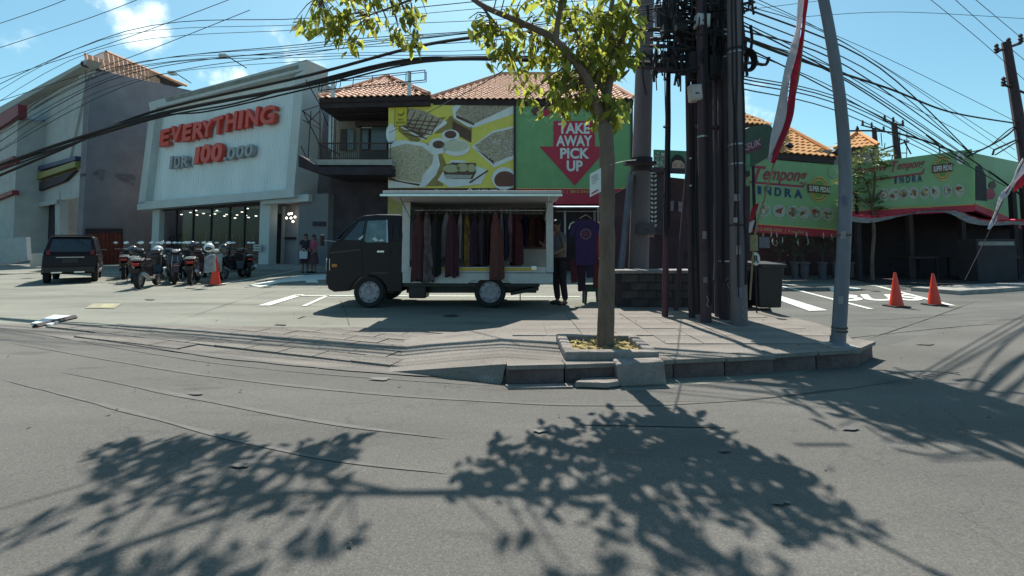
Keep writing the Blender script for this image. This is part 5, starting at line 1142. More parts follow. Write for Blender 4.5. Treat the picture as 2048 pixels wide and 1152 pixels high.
for a_, b_2 in (((1670, 300), (1715, 266)), ((1757, 292), (1715, 266))): MB().tube([At(*a_, 22)+up*.1, At(*b_2, 24.5)+up*.1], .08, 6).build('hip_cap', M_tileo, rb)
MB().bb(At(1545, 300, 20.2), At(1668, 334, 20.6)).build('gable_wall', mat('weathered_wall', (.24, .20, .19), .9, .25, 1.5), rb)
MB().bb(At(1680, 300, 22.9), At(1750, 340, 23.2)).build('gable_wall', MATS['weathered_wall'], rb)
MB().bb(At(1476, 250, 19.2), At(1540, 330, 19.4)).build('gable_wall', MATS['weathered_wall'], rb)
# ---- green boards
M_gr2 = mat('board_green', (.19, .34, .16), .6, .1, 2, col2=(.23, .39, .20)); M_navy = mat('print_navy', (.02, .035, .13), .6, .1, 5); M_wine = mat('print_wine', (.32, .03, .06), .6, .1, 5)
M_pch = mat('print_food_mix', (.30, .20, .12), .8, .3, 14, col2=(.10, .12, .05), detail=3); M_dish = mat('print_dish', (.40, .42, .36), .7, .2, 10)
def dish(pl, b, x_, y_, rx, ry, i):
    q = random.Random(i*7+int(x_)); flat(pl, [pblob(x_, y_, rx, ry, 18, 0, .04, i)], M_dish, 'printed_dish', b, .014); flat(pl, [pblob(x_, y_, rx*.8, ry*.8, 16, 0, .05, i)], M_wht2 if i % 2 else mat('dish_shade', (.24, .27, .21), .7, .2, 9), 'dish_inside', b, .017)
    ms = [mat('food_%d' % k, cc, .8, .3, 20) for k, cc in enumerate([(.30, .13, .05), (.10, .20, .05), (.42, .28, .12), (.32, .05, .03), (.16, .08, .05), (.50, .46, .36)])]
    for k in range(6): flat(pl, [pblob(x_+q.uniform(-.45, .45)*rx, y_+q.uniform(-.45, .4)*ry, q.uniform(.15, .42)*rx, q.uniform(.12, .34)*ry, 8, q.uniform(0, 3), .3, k)], ms[q.randrange(6)], 'printed_food', b, .020+.002*k)
def green_board(pl, TL, TR, BR, BL, nm, label, cx, words_, nf, fy, full=True):
    b = thing(nm, label, 'billboard', pl.hit(cx, (TL[1]+BL[1])/2)); L2 = lambda u, v: lerp2(lerp2(TL, TR, u), lerp2(BL, BR, u), v)
    slab(pl, [L2(0, 0), L2(1, 0), L2(1, .89), L2(0, .89)], M_gr2, 'board', b, off=.0, th=.12)
    slab(pl, [L2(0, .89), L2(1, .89), L2(1, 1), L2(0, 1)], M_prd, 'lower_strip', b, off=.004, th=.12)
    flat(pl, [[L2(0, .875), L2(1, .875), L2(1, .893), L2(0, .893)]], M_gold, 'gold_line', b, .012)
    return b, L2
pA = Plane((X(1505, 15), 15.0), (X(1692, 16), 16.0))
bA, LA = green_board(pA, (1494, 316), (1692, 331), (1692, 478), (1494, 463), 'green_billboard', 'green restaurant billboard nearest the poles reading Tempong INDRA', 1595, None, 6, .8)
ptext(pA, 'Ayam', 1440, 360, 1496, 363, 26, M_wine, 'lettering', bA, .02, bold=.02, shear=.3)
ptext(pA, 'T', 1506, 364, 1532, 366, 33, M_wine, 'lettering', bA, .02, bold=.01, shear=.4); ptext(pA, 'empong', 1526, 368, 1614, 372, 27, M_wine, 'lettering', bA, .02, bold=.015, shear=.4)
flat(pA, [[(1500, 362), (1605, 371), (1611, 364), (1613, 365), (1607, 375), (1500, 366)]], M_wine, 'underline', bA, .02); flat(pA, [[(1500, 367), (1607, 376), (1607, 378), (1500, 369)]], M_wht2, 'underline_edge', bA, .02)
for ch_, (xa, xb, yb_, H_) in zip('INDRA', [(1515, 1522, 388, 16), (1529, 1542, 390, 17), (1549, 1562, 392, 17), (1569, 1583, 394, 17), (1588, 1604, 396, 17)]): ptext(pA, ch_, xa, yb_, xb, yb_+1, H_, M_navy, 'lettering', bA, .02, bold=.03)
def emblem(pl, b, cx, cy, r1, r2, slope):
    flat(pl, [pblob(cx, cy, r1, r2, 28)], M_gold, 'emblem_disc', b, .016); flat(pl, [pblob(cx, cy, r1*.66, r2*.66, 28)], mat('emblem_green', (.14, .25, .07), .6, .1, 4), 'emblem_centre', b, .020)
    flat(pl, [[(cx-r1*1.22, cy-8-slope*r1*1.2), (cx+r1*1.22, cy-8+slope*r1*1.2), (cx+r1*1.18, cy+9+slope*r1*1.2), (cx-r1*1.18, cy+9-slope*r1*1.2)]], M_brn, 'emblem_band', b, .024)
    ptext(pl, 'SUPER PEDAS', cx-r1*1.1, cy+6-slope*r1*1.1, cx+r1*1.1, cy+6+slope*r1*1.1, 11, M_ltb, 'lettering', b, .030, bold=.025)
    mk = []
    for a in list(range(-150, -20, 15))+list(range(30, 165, 15)):
        x_, y_ = cx+r1*.83*math.cos(R(a)), cy+r2*.83*math.sin(R(a)); mk.append(pblob(x_, y_, r1*.05, r2*.09, 5, R(a)))
    flat(pl, mk, M_brn, 'emblem_marks', b, .022)
emblem(pA, bA, 1638, 378, 19, 26, .10)
for i, (x_, y_) in enumerate([(1528, 420), (1558, 422), (1585, 424), (1607, 425), (1632, 427), (1656, 428)]):
    dish(pA, bA, x_, y_, 12.5, 13.5, i)
    flat(pA, [[(x_-5, y_+15.5), (x_+5, y_+16), (x_+5, y_+17.6), (x_-5, y_+17)]], M_wht2, 'caption', bA, .014)
ptext(pA, '0812-3458-3033  |  Kuta-Bali', 1506, 462, 1606, 469, 8, M_gold, 'lettering', bA, .016, bold=.01)
flat(pA, [pblob(1665, 345, 9, 11)], M_wht2, 'round_badge', bA, .016); flat(pA, [pblob(1665, 345, 7, 9)], M_gr2, 'round_badge_centre', bA, .02)
slab(pA, [(1560, 310), (1668, 322), (1668, 329), (1560, 317)], M_dark, 'top_gutter', bA, off=.05, th=.2)
pB = Plane((X(1705, 14.6), 14.6), (X(1946, 13.2), 13.2))
bB, LB = green_board(pB, (1700, 330), (1944, 298), (1949, 423), (1700, 434), 'green_billboard', 'green restaurant billboard on the right with dishes and a round white badge', 1830, None, 8, .7)
ptext(pB, 'Ayam', 1705, 350, 1772, 345, 15, M_wine, 'lettering', bB, .02, bold=.02, shear=.3)
ptext(pB, 'T', 1783, 345, 1797, 344, 22, M_wine, 'lettering', bB, .02, bold=.01, shear=.4); ptext(pB, 'empong', 1794, 345, 1850, 338, 16, M_wine, 'lettering', bB, .02, bold=.015, shear=.4)
flat(pB, [[(1746, 358), (1844, 345), (1848, 337), (1850, 337), (1846, 348), (1746, 361)]], M_wine, 'underline', bB, .02)
for ch_, (xa, xb, yb_, H_) in zip('INDRA', [(1789, 1793, 368, 14), (1799, 1807, 367, 14), (1812, 1820, 366, 14), (1824, 1832, 365, 14), (1835, 1844, 364, 14)]): ptext(pB, ch_, xa, yb_, xb, yb_-.7, H_, M_navy, 'lettering', bB, .02, bold=.03)
emblem(pB, bB, 1885, 336, 17, 26, -.10)
for i, x_ in enumerate([1768, 1788, 1807, 1827, 1849, 1870, 1894, 1918]):
    y_ = 389-(x_-1768)*.055; dish(pB, bB, x_, y_, 10.5, 12.5, i)
    flat(pB, [[(x_-5, y_+14), (x_+5, y_+13.4), (x_+5, y_+15), (x_-5, y_+15.6)]], M_wht2, 'caption', bB, .014)
flat(pB, [pblob(1921, 316, 8.5, 12.5)], M_wht, 'round_badge', bB, .016); flat(pB, [pblob(1921, 316, 4.6, 3.6, 9, .5, .3)], M_grn, 'badge_mark', bB, .02)
ptext(pB, 'Jl Dewi Sri No 99x | 0812-3458-3033 | Kuta-Bali', 1748, 421, 1864, 417, 7, M_gold, 'lettering', bB, .016)
pC = Plane((X(1946, 13.2), 13.2), (X(2048, 17.2), 17.2))
bC, LC = green_board(pC, (1948, 306), (2140, 345), (2140, 500), (1951, 420), 'green_billboard', 'shaded green billboard at the right edge turned away from the road', 2010, None, 8, .7)
flat(pC, [[(1952, 332), (1962, 330), (1972, 352), (1974, 402), (1952, 400)]], MATS['print_black'], 'printed_figure', bC, .016); flat(pC, [pblob(1980, 388, 10, 12, 12, 0, .2)], M_wine, 'printed_food', bC, .016); flat(pC, [pblob(1985, 370, 7, 8, 12, 0, .2)], M_brn, 'printed_food', bC, .018)
# swag bunting of red and white cloth
o = thing('bunting', 'red and white cloth swag draped under the right green billboard', 'bunting', pB.hit(1800, 430))
def ribbon(P0, P1, m, nm, par):
    mb = MB(); n = len(P0); vs = []
    for i, (a_, b_2) in enumerate(zip(P0, P1)):
        w_ = .05*math.sin(i*1.7); vs += [a_+pB.n*w_, (a_+b_2)/2+pB.n*(w_*-1), b_2+pB.n*w_, b_2+pB.n*(w_+.012), (a_+b_2)/2+pB.n*(-w_+.012), a_+pB.n*(w_+.012)]
    mb.add(vs, [(6*i+j, 6*i+(j+1) % 6, 6*i+6+(j+1) % 6, 6*i+6+j) for i in range(n-1) for j in range(6)]); return mb.build(nm, m, par, smooth=True)
topl = spline([pB.hit(x, y, .35) for x, y in [(1703, 428), (1730, 429), (1752, 430), (1780, 428), (1815, 424), (1850, 420), (1890, 419), (1915, 420), (1935, 428), (1960, 436), (1990, 440), (2030, 438), (2060, 440)]], 4)
midl = spline([pB.hit(x, y, .35) for x, y in [(1703, 433), (1730, 435), (1752, 436), (1780, 432), (1815, 427), (1850, 421.5), (1890, 420.5), (1915, 422), (1935, 430), (1960, 439), (1990, 443), (2030, 442), (2060, 446)]], 4)
botl = spline([pB.hit(x, y, .35) for x, y in [(1703, 443), (1730, 446), (1752, 444), (1780, 438), (1815, 430), (1850, 425), (1890, 425), (1915, 435), (1935, 445), (1960, 450), (1990, 451), (2030, 449), (2060, 452)]], 4)
ribbon(topl, midl, mat('cloth_red', (.62, .05, .09), .8, .1, 5), 'red_cloth', o); ribbon(midl, botl, mat('cloth_white', (.75, .76, .74), .8, .05, 5), 'white_cloth', o)
# flood lamps on arms above the green boards
for k, (a_, b_2, c_2) in enumerate([((1556, 296), (1571, 286), (1581, 292)), ((1653, 312), (1666, 300), (1674, 306))]):
    o = thing('arm_lamp', 'black flood lamp on a bent arm above the green billboard, '+('nearer the flag' if k == 0 else 'nearer the steel street pole'), 'flood lamp', At(*a_, 14.5))
    MB().tube([At(*a_, 14.8), At(*b_2, 14.2), At(*c_2, 14.0)], .022, 5).build('arm', M_black, o); MB().box(At(c_2[0]-2, c_2[1]-1, 14), (.20, .16, .10), Matrix.Rotation(R(35), 3, 'Y')).build('lamp_head', M_black, o, bevel=.01)
# MASUK sign
pM = Plane((X(1478, 14.2), 14.2), (X(1545, 14.8), 14.8))
o = thing('masuk_sign', 'dark green hexagonal entrance sign with red band reading MASUK', 'sign', pM.hit(1515, 300))
slab(pM, [(1462, 272), (1500, 254), (1534, 248), (1546, 256), (1542, 296), (1534, 316), (1502, 334), (1462, 352)], mat('sign_dark_green', (.035, .06, .035), .7, .25, 3), 'board', o, th=.15)
flat(pM, [[(1462, 305), (1524, 275), (1524, 296), (1462, 318)]], mat('sign_dark_red', (.12, .015, .03), .7, .2, 3), 'red_band', o, .004)
ptext(pM, 'MASUK', 1470, 310, 1522, 290, 14, mat('sign_letter', (.32, .24, .27), .7, .1, 3), 'lettering', o, .01, bold=.02)
MB().tube([pM.hit(1506, 330, -.2), Vector((pM.hit(1506, 330, -.2).x, pM.hit(1506, 330, -.2).y, 0))], .05, 8).build('post', M_dark, o)
# pots along the restaurant front
for k, (px, w_) in enumerate([(1560, 11), (1608, 13), (1645, 11), (1590, 9), (1672, 9), (1700, 10)]):
    q = G(px, 557); r_ = w_/870*q.y*.9
    o = thing('potted_plant', ['tall square pot with a bare stem beside the wheelie bin', 'wide rimmed pot with a thin stem left of the steel street pole', 'bulging pot with forked bare branches just left of the steel pole', 'small pot standing between the square pot and the rimmed pot', 'small dark pot hidden beside the steel street pole', 'dark pot just behind the steel street pole'][k], 'potted plant', (q.x, q.y, 0))
    MB().lathe([(r_*.6, 0), (r_*.75, .25), (r_*.8, .5), (r_, .52), (r_, .58), (r_*.85, .58), (r_*.8, .5), (.001, .5)], (q.x, q.y, 0), 14).build('pot', mat('pot_grey', (.10, .085, .095), .9, .25, 6), o, smooth=True)
    tb = MB(); pl = random.Random(k)
    for j in range(4): tb.tube([(q.x, q.y, .5), (q.x+pl.uniform(-.1, .1), q.y, .8), (q.x+pl.uniform(-.25, .25), q.y+pl.uniform(-.1, .1), pl.uniform(.9, 1.3))], [.014, .010, .005], 5)
    tb.build('stem', mat('stem_brown', (.08, .05, .04), .9, .2, 9), o)
    lf = MB()
    for j in range(34):
        c = Vector((q.x+pl.gauss(0, .18), q.y+pl.gauss(0, .12), pl.uniform(.8, 1.5))); u = Vector((pl.uniform(-1, 1), pl.uniform(-1, 1), pl.uniform(-.8, .4))).normalized()*.09; v = u.cross(Vector((0, 1, .3))).normalized()*.025
        lf.add([c-u, c+v, c+u, c-v], [(0, 1, 2, 3)])
    lf.build('foliage', mat('dark_leaf', (.03, .05, .02), .7, .3, 4), o, kind='stuff')
for k, (px, y0_, y1_, c) in enumerate([(1508, 470, 502, (.28, .24, .12)), (1529, 474, 496, (.14, .13, .15))]):
    q = At(px, y1_, 14.6); o = thing('menu_board', ['yellowish notice board hung under the green billboard', 'grey notice board hung beside the yellowish one'][k], 'notice board', q)
    MB().bb((q.x-.14-.03*k, 14.6, q.z), (q.x+.14+.04*k, 14.63, Z(y0_, 14.6))).build('board', mat('menu_%d' % k, c, .8, .3, 12), o)
# dim canopy stall signs and fridge inside the dark restaurant
o = thing('hanging_cloths', 'row of small pale lamps and tassels hanging along the dark restaurant front', 'decoration', At(1600, 470, 15.2), None)
q_ = random.Random(4)
for (px, py) in [(1527, 468), (1543, 468), (1546, 482), (1553, 470), (1553, 486), (1565, 480), (1593, 470), (1596, 484), (1613, 469), (1616, 483), (1647, 471), (1663, 474), (1679, 475), (1678, 486)]:
    c = At(px, py, 15.2); MB().tube([c+Vector((0, 0, .10)), c+Vector((q_.uniform(-.02, .02), 0, -.02)), c+Vector((q_.uniform(-.03, .03), 0, -.12))], [.012, .03, .008], 5).build('tassel', M_wht2, o)
for k, (px, w_, h_, lb, c) in enumerate([(1960, 70, .5, 'long pale counter panel inside the dark restaurant', (.07, .06, .07)), (1840, 60, .4, 'dark wooden table inside the restaurant left of the counter', (.04, .02, .02)), (2010, 40, .4, 'second dark table inside the restaurant at the right edge', (.045, .03, .03))]):
    q = At(px, 540, 14.6); q.z = 0; o = thing('restaurant_table', lb, 'table', q); ww = w_/870*14.6
    MB().bb((q.x-ww/2, 14.4, .72), (q.x+ww/2, 15.2, .78)).build('table_top', mat('tbl_%d' % k, c, .6, .3, 3), o, bevel=.01)
    for sx in (-.45, .45):
        for yy in (14.45, 15.1): MB().bb((q.x+sx*ww-.03, yy, 0), (q.x+sx*ww+.03, yy+.05, .72)).build('leg', M_dark, o)
for k in range(5):
    x = X(1720, 14.4)+k*1.75; MB().bb((x, 14.5, 0), (x+.14, 14.64, 3.0)).build('porch_post', M_dark, rb)
o = thing('pale_kiosk_panel', 'dim grey kiosk panel at the right inside the dark restaurant', 'kiosk', At(1990, 520, 13.6)); q = At(1955, 525, 13.6); q2 = At(2032, 478, 13.6)
MB().bb((q.x, 13.6, .0), (q2.x, 14.2, q2.z)).build('cabinet', mat('kiosk_grey', (.035, .028, .034), .8, .3, 2), o, bevel=.02); MB().bb((q.x+.05, 13.57, q2.z-.2), (q2.x-.1, 13.6, q2.z-.08)).build('top_panel', M_conc, o)
# dark low ramp slope at far right in front of restaurant
tag(MB().prism([(10.5, 10.3, 0), (17, 12.6, 0), (17, 13.4, 0), (10.2, 11.2, 0)], (0, 0, .10)).build('kerb_step', M_conc), kind='structure')
# ================================================================== UTILITY POLES
M_pole = mat('pole_concrete', (.135, .112, .118), .9, .25, 3, bump=.4, stretch=(1, 1, .2)); M_pole2 = mat('pole_dark', (.050, .028, .036), .8, .3, 4, bump=.3, stretch=(1, 1, .2)); M_pole3 = mat('pole_blue_grey', (.10, .105, .135), .6, .2, 5)
def pole(label, px0, py0, px1, Y, r0, r1, m, name='utility_pole', top=-160, z0=ZI, bow=0, group=None):
    b = G(px0, py0, z0) if Y is None else None
    if b is None: b = At(px0, py0, Y); b.z = z0
    t = At(px1, top, b.y); o = thing(name, label, 'pole', b, group)
    pts = [b.lerp(t, i/8)+Vector((bow*math.sin(math.pi*i/8), 0, 0)) for i in range(9)]
    MB().tube(pts, [r0+(r1-r0)*i/8 for i in range(9)], 14).build('shaft', m, o, smooth=True); return o
def band(o, px, py, Y, r, h, m=None, nm='steel_band'):
    q = At(px, py, Y); MB().lathe([(r, -h/2), (r, h/2), (r-.01, h/2), (r-.01, -h/2)], q, 14).build(nm, m or M_steel, o)
pA_ = pole('grey round concrete pole standing apart, left of the dark pole bundle', 1274, 560, 1296, 8.0, .185, .145, M_pole, z0=0)
band(pA_, 1283, 330, 8.0, .20, .25, M_dark, 'cable_clamp'); MB().bb(At(1252, 322, 7.7), At(1306, 332, 7.9)).build('cross_arm', M_dark, pA_)
pB_ = pole('thick grey concrete pole at the right side of the dark pole bundle', 1478, 650, 1466, None, .102, .088, M_pole)
pB2 = pole('second thick dark pole touching the grey one at the right of the bundle', 1450, 640, 1443, None, .075, .065, M_pole2)
pC_ = pole('thin maroon steel pole, first of the bundle from the green billboard', 1330, 634, 1337, None, .045, .030, mat('pole_maroon', (.07, .02, .03), .7, .2, 5), top=110)
pD_ = pole('thin dark steel pole, second of the bundle from the green billboard', 1384, 636, 1374, None, .045, .035, M_pole2, top=60)
pE_ = pole('medium dark pole carrying the grey junction box in the bundle', 1412, 646, 1398, None, .07, .06, M_pole2)
pF_ = pole('slim blue grey conduit pole just right of the junction box pole', 1436, 634, 1428, None, .045, .038, mat('pole_conduit', (.09, .08, .10), .6, .2, 5))
pG_ = pole('slim dark pole in front of the portrait banner', 1352, 640, 1402, 6.9, .04, .035, M_pole2, top=30)
pG_.location.z = ZI
pole('dark cable duct pole standing tight between the maroon poles of the bundle', 1400, 640, 1386, 6.5, .075, .06, M_pole2)
pole('dark maroon pole pressed behind the junction box pole', 1426, 640, 1414, 6.7, .085, .08, MATS['pole_maroon'] if False else M_pole2)
pole('slim dark pole squeezed between the two thick right hand poles', 1462, 644, 1455, 6.1, .06, .055, MATS['pole_conduit'])
for px, m_ in ((1240, M_pole3),):
    o = thing('leaning_post', 'thin blue grey post leaning beside the tree trunk in front of the low wall', 'post', G(1240, 560)); MB().tube([At(1240, 556, 7.9), At(1262, 350, 7.9)], .06, 8).build('shaft', m_, o, smooth=True)
o = thing('pale_conduit', 'thin pale bent conduit running down inside the pole bundle', 'conduit', At(1430, 600, 6.2))
MB().tube([At(1428, 560, 6.3), At(1433, 480, 6.3), At(1440, 400, 6.3), At(1442, 330, 6.3), At(1441, 262, 6.3), At(1443, 40, 6.3)], .016, 6).build('pipe', mat('conduit_pale', (.34, .31, .32), .7, .2, 9), o)
for k, (px, py) in enumerate([(1412, 500), (1396, 560), (1462, 430)]):
    o = thing('downlead_cable', ['black service cable clipped down the junction box pole', 'black service cable hanging low between the dark poles', 'black service cable down the thick grey pole'][k], 'cable', At(px, py, 6.1))
    MB().tube(spline([At(px+rnd.uniform(-6, 6), y, 6.05) for y in (20, 120, 230, 330, 430, 530, 620)], 4), .022, 6).build('cable', M_wire, o)
def jbox(px, py, w_, h_, Y, lab, col, rot=0):
    q = At(px, py, Y); s = Y/870; o = thing('junction_box', lab, 'junction box', q); m = mat('jbox_%d' % px, col, .6, .15, 9)
    MB().box(q, (w_*s, .12, h_*s), Matrix.Rotation(R(rot), 3, 'Y')).build('case', m, o, bevel=.01); MB().box(q+Vector((0, -.065, .0)), (w_*s*.86, .012, h_*s*.86), Matrix.Rotation(R(rot), 3, 'Y')).build('cover', m, o, bevel=.004)
    MB().box(q+Vector((.0, -.074, -.02)), (w_*s*.3, .004, .02)).build('label_plate', M_dark, o); return o
jbox(1404, 43, 27, 27, 5.8, 'pale grey splice box high in the pole bundle', (.42, .42, .44), 4); jbox(1390, 187, 24, 33, 5.8, 'square cream junction box on the dark pole below the splice box', (.40, .36, .34), -4)
jbox(1337, 40, 54, 40, 6.6, 'large dark transformer box high on the left of the pole bundle', (.06, .055, .065)); jbox(1327, 24, 40, 24, 6.9, 'dark flat cabinet behind the transformer box', (.10, .10, .12))
jbox(1309, 144, 12, 12, 7.2, 'tiny dark box on the cross arm beside the grey concrete pole', (.04, .03, .03))
jbox(1290, 458, 36, 22, 7.78, 'dark painted band plate on the grey concrete pole', (.05, .045, .055))
# cables strapped down the poles, steel bands, stickers and scribbles
q_ = random.Random(77)
for (pl_o, xb, xt, yb, Y, r_) in ((pB_, 1478, 1467, 640, 5.75, .10), (pB2, 1450, 1445, 630, 5.9, .075), (pE_, 1412, 1400, 636, 5.8, .07), (pD_, 1384, 1377, 626, 6.0, .045), (pC_, 1331, 1336, 620, 6.1, .045)):
    Y = pl_o.location.y
    for k in range(3):
        off = q_.uniform(-.8, .8)*r_; pts = [At(xb+(xt-xb)*(yb-yy)/800, yy, Y)+Vector((off+q_.uniform(-.012, .012), -math.sqrt(max(.0001, r_*r_-off*off))-.012, 0)) for yy in range(int(yb-q_.uniform(10, 200)), -60, -70)]
        MB().tube(spline(pts, 3), q_.uniform(.007, .014), 5).build('strapped_cable', M_wire, pl_o)
    for yy in [q_.uniform(60, 560) for _ in range(5)]:
        t = (yb-yy)/800; band(pl_o, xb+(xt-xb)*t, yy, Y, r_+.006, .022, M_steel if q_.random() < .5 else M_dark)
def sticker(pl_o, px, py, w_, h_, r_, c_):
    Y = pl_o.location.y-r_-.008; MB().prism([At(px-w_, py-h_, Y), At(px+w_, py-h_, Y), At(px+w_, py+h_, Y), At(px-w_, py+h_, Y)], (0, .004, 0)).build('paper_sticker', mat('paper_%d' % px, c_, .9, .25, 12), pl_o)
for px, py, w_, h_, c_ in [(1477, 500, 5, 9, (.24, .20, .20)), (1474, 395, 6, 7, (.20, .17, .18)), (1480, 585, 5, 10, (.17, .15, .20)), (1471, 440, 4, 5, (.30, .26, .25))]: sticker(pB_, px, py, w_, h_, .10, c_)
for px, py, w_, h_, c_ in [(1409, 470, 4, 8, (.20, .15, .17)), (1411, 560, 4, 6, (.15, .12, .14))]: sticker(pE_, px, py, w_, h_, .068, c_)
M_chalk = mat('chalk_scribble', (.30, .25, .28), .9, .2, 9)
for pl_o, pts, r_ in ((pB_, [(1474, 612), (1481, 606), (1477, 618), (1484, 622), (1475, 630), (1481, 636)], .10), (pB2, [(1446, 560), (1451, 552), (1454, 562), (1449, 566), (1452, 576)], .075), (pE_, [(1408, 590), (1412, 600), (1408, 608), (1413, 612)], .07)):
    MB().tube([At(x, y_, pl_o.location.y)+Vector((0, -r_-.006, 0)) for x, y_ in pts], .005, 4).build('scribble', M_chalk, pl_o)
# coil
o = thing('cable_coil', 'coil of black spare cable hung on the right side of the thick pole', 'cable coil', At(1495, 122, 5.75)); q = At(1494, 122, 5.75)
for k in range(5):
    r_ = .15-.008*k; MB().tube([q+Vector((math.cos(a)*r_*.75, .02*k-.04, math.sin(a)*r_*1.05)) for a in [2*math.pi*i/20 for i in range(21)]], .011, 6, False).build('cable_turn', M_wire, o)
for dy in (-4, 0): MB().tube([At(1485, 128+dy, 5.75), At(1516, 128+dy, 5.75)], .008, 5).build('coil_bracket', M_dark, o)
# cross arms of the bundle
o = thing('bundle_cross_arms', 'stacked dark steel cross arms carrying cables across the pole bundle', 'cross arm', At(1400, 130, 6.2))
for a_, b_2 in (((1260, 132), (1400, 146)), ((1300, 78), (1480, 66)), ((1300, 92), (1480, 96)), ((1310, 112), (1480, 120)), ((1300, 58), (1450, 60)), ((1378, 252), (1436, 256))): MB().tube([At(*a_, 6.4), At(*b_2, 6.0)], .028, 4).build('steel_arm', M_pole2, o)
# tangle of cables around the heads of the poles
q_ = random.Random(21); mb = MB()
for i in range(330):
    cx, cy = q_.gauss(1400, 42), q_.uniform(-60, 150); Y = q_.uniform(5.7, 6.9); L_ = q_.uniform(20, 90); vert = q_.random() < .62
    dx, dy = (q_.uniform(-10, 10), L_) if vert else (L_, q_.uniform(-14, 16))
    mb.tube(spline([At(cx-dx/2, cy-dy/2, Y), At(cx+q_.uniform(-7, 7), cy+q_.uniform(-7, 7)+(5 if not vert else 0), Y+q_.uniform(-.1, .1)), At(cx+dx/2, cy+dy/2, Y)], 3), q_.uniform(.008, .026), 5)
for i in range(60):
    cx = q_.uniform(1326, 1478); mb.box(At(cx, q_.uniform(30, 150), q_.uniform(5.8, 6.6)), (q_.uniform(.04, .16), .1, q_.uniform(.06, .3)))
tag(mb.build('cable_tangle', M_wire), 'dense tangle of black cables and splices around the heads of the pole bundle', 'cables', kind='stuff')

# ================================================================== OVERHEAD WIRES
LG = 'overhead cables running left from the pole bundle'; RG = 'overhead cables running right from the pole bundle'
def wire(P, r, label, group=None, name='overhead_cable'):
    pts = [At(*p) for p in P]; mid = pts[len(pts)//2]; o = MB().tube(spline(pts, 7), r, 5).build(name, M_wire, at=mid); return tag(o, label, 'cable', group)
wire([(-60, 376, 10.6), (120, 300, 10.2), (300, 225, 9.7), (620, 150, 8.7), (860, 88, 8.2), (1100, 62, 7.4), (1330, 60, 6.6)], .032, 'upper one of the two thick black cable bundles crossing the white sign')
wire([(-60, 352, 10.5), (120, 288, 10.1), (330, 226, 9.6), (615, 170, 8.8), (800, 126, 8.3), (1000, 116, 7.6), (1200, 122, 7), (1400, 132, 6.2)], .042, 'lower and thickest black cable bundle crossing the white sign to the poles')
wire([(40, 320, 10.3), (300, 240, 9.7), (470, 207, 9.3), (620, 164, 8.8), (820, 118, 8.2), (1000, 118, 7.6), (1380, 112, 6.2)], .02, 'black cable running close under the thick bundle')
wire([(-20, 348, 10.4), (280, 242, 9.6), (420, 222, 9.4), (640, 172, 8.7), (850, 124, 8.2), (1100, 124, 7.3), (1400, 140, 6.2)], .018, 'thin black cable just below the lowest bundle over the sign')
q_ = random.Random(5)
for i, (y0_, ym, y1_) in enumerate([(216, 108, 4), (205, 98, 14), (190, 86, 20), (176, 92, 30), (196, 104, 42), (168, 112, 70), (118, 52, 18), (182, 118, 88), (90, 40, -10), (65, 26, -30), (225, 126, 96)]):
    wire([(-90, y0_*.95+150, 12.5), (250-40*i % 90, y0_*.72+16, 10.4), (620, ym*.85+14, 9.0), (960, (ym+y1_)/2+6+q_.uniform(-4, 4), 7.8), (1330, y1_, 6.6)], q_.uniform(.005, .009), 'thin black overhead cable fanning left from the pole bundle above the white sign', LG)
for i, (x0_, y0_, x1_, y1_) in enumerate([(-40, 108, 420, -60), (-40, 170, 560, -40), (-40, 60, 260, -60), (-40, 215, 500, 20)]):
    wire([(x0_, y0_, 12), ((x0_+x1_)/2, (y0_+y1_)/2+8, 11), (x1_, y1_, 10)], .008, 'faint thin wire crossing the sky in the upper left corner', 'faint wires in the upper left sky')
wire([(778, 266, 13.6), (850, 228, 11), (960, 170, 8), (1010, 138, 7.2)], .010, 'thin service wire slanting down across the yellow billboard to the balcony')
o_ = [(1480, 12, 1760, 140, 1942, 306), (1480, 30, 1760, 160, 1946, 312), (1482, 8, 1700, 96, 2030, 300), (1482, 42, 1720, 170, 1960, 330), (1482, 48, 1740, 190, 1990, 352), (1484, 72, 1700, 170, 1940, 330), (1484, 78, 1690, 150, 1990, 300), (1486, 92, 1690, 200, 2010, 372), (1484, 100, 1680, 186, 1930, 320), (1486, 152, 1700, 208, 1920, 316), (1486, 158, 1700, 214, 1930, 326), (1486, 166, 1690, 218, 1900, 318), (1486, 178, 1690, 232, 1910, 330), (1476, -20, 1740, 120, 2050, 330), (1484, 60, 1700, 140, 1944, 306)]
for i, (a1, b1_, a2, b2_, a3, b3) in enumerate(o_):
    wire([(a1, b1_, 6.1), (a2, b2_-4, 9), (a3, b3, 13.0)], [.014, .010, .007, .009, .012, .014, .008, .012, .008, .009, .011, .011, .010, .006, .013][i], 'black overhead cable fanning right from the pole bundle over the orange roofs', RG)
wire([(1480, 74, 6.1), (1600, 120, 7.6), (1780, 178, 10), (1900, 224, 12), (2026, 246, 14)], .024, 'thick twisted black cable sagging from the pole bundle to the far right pole')
wire([(1680, 262, 13.5), (1800, 268, 14), (1945, 322, 14.4), (2080, 420, 15)], .03, 'thick black cable falling along the top of the green billboards')
wire([(1936, 312, 13.1), (1990, 286, 13.6), (2024, 262, 14), (2044, 234, 14)], .026, 'twisted cable climbing from the billboard corner to the far right pole')
wire([(1930, 306, 13.1), (1975, 294, 13.6), (2020, 258, 14), (2044, 250, 14)], .018, 'second loose cable climbing beside the twisted one to the far right pole')
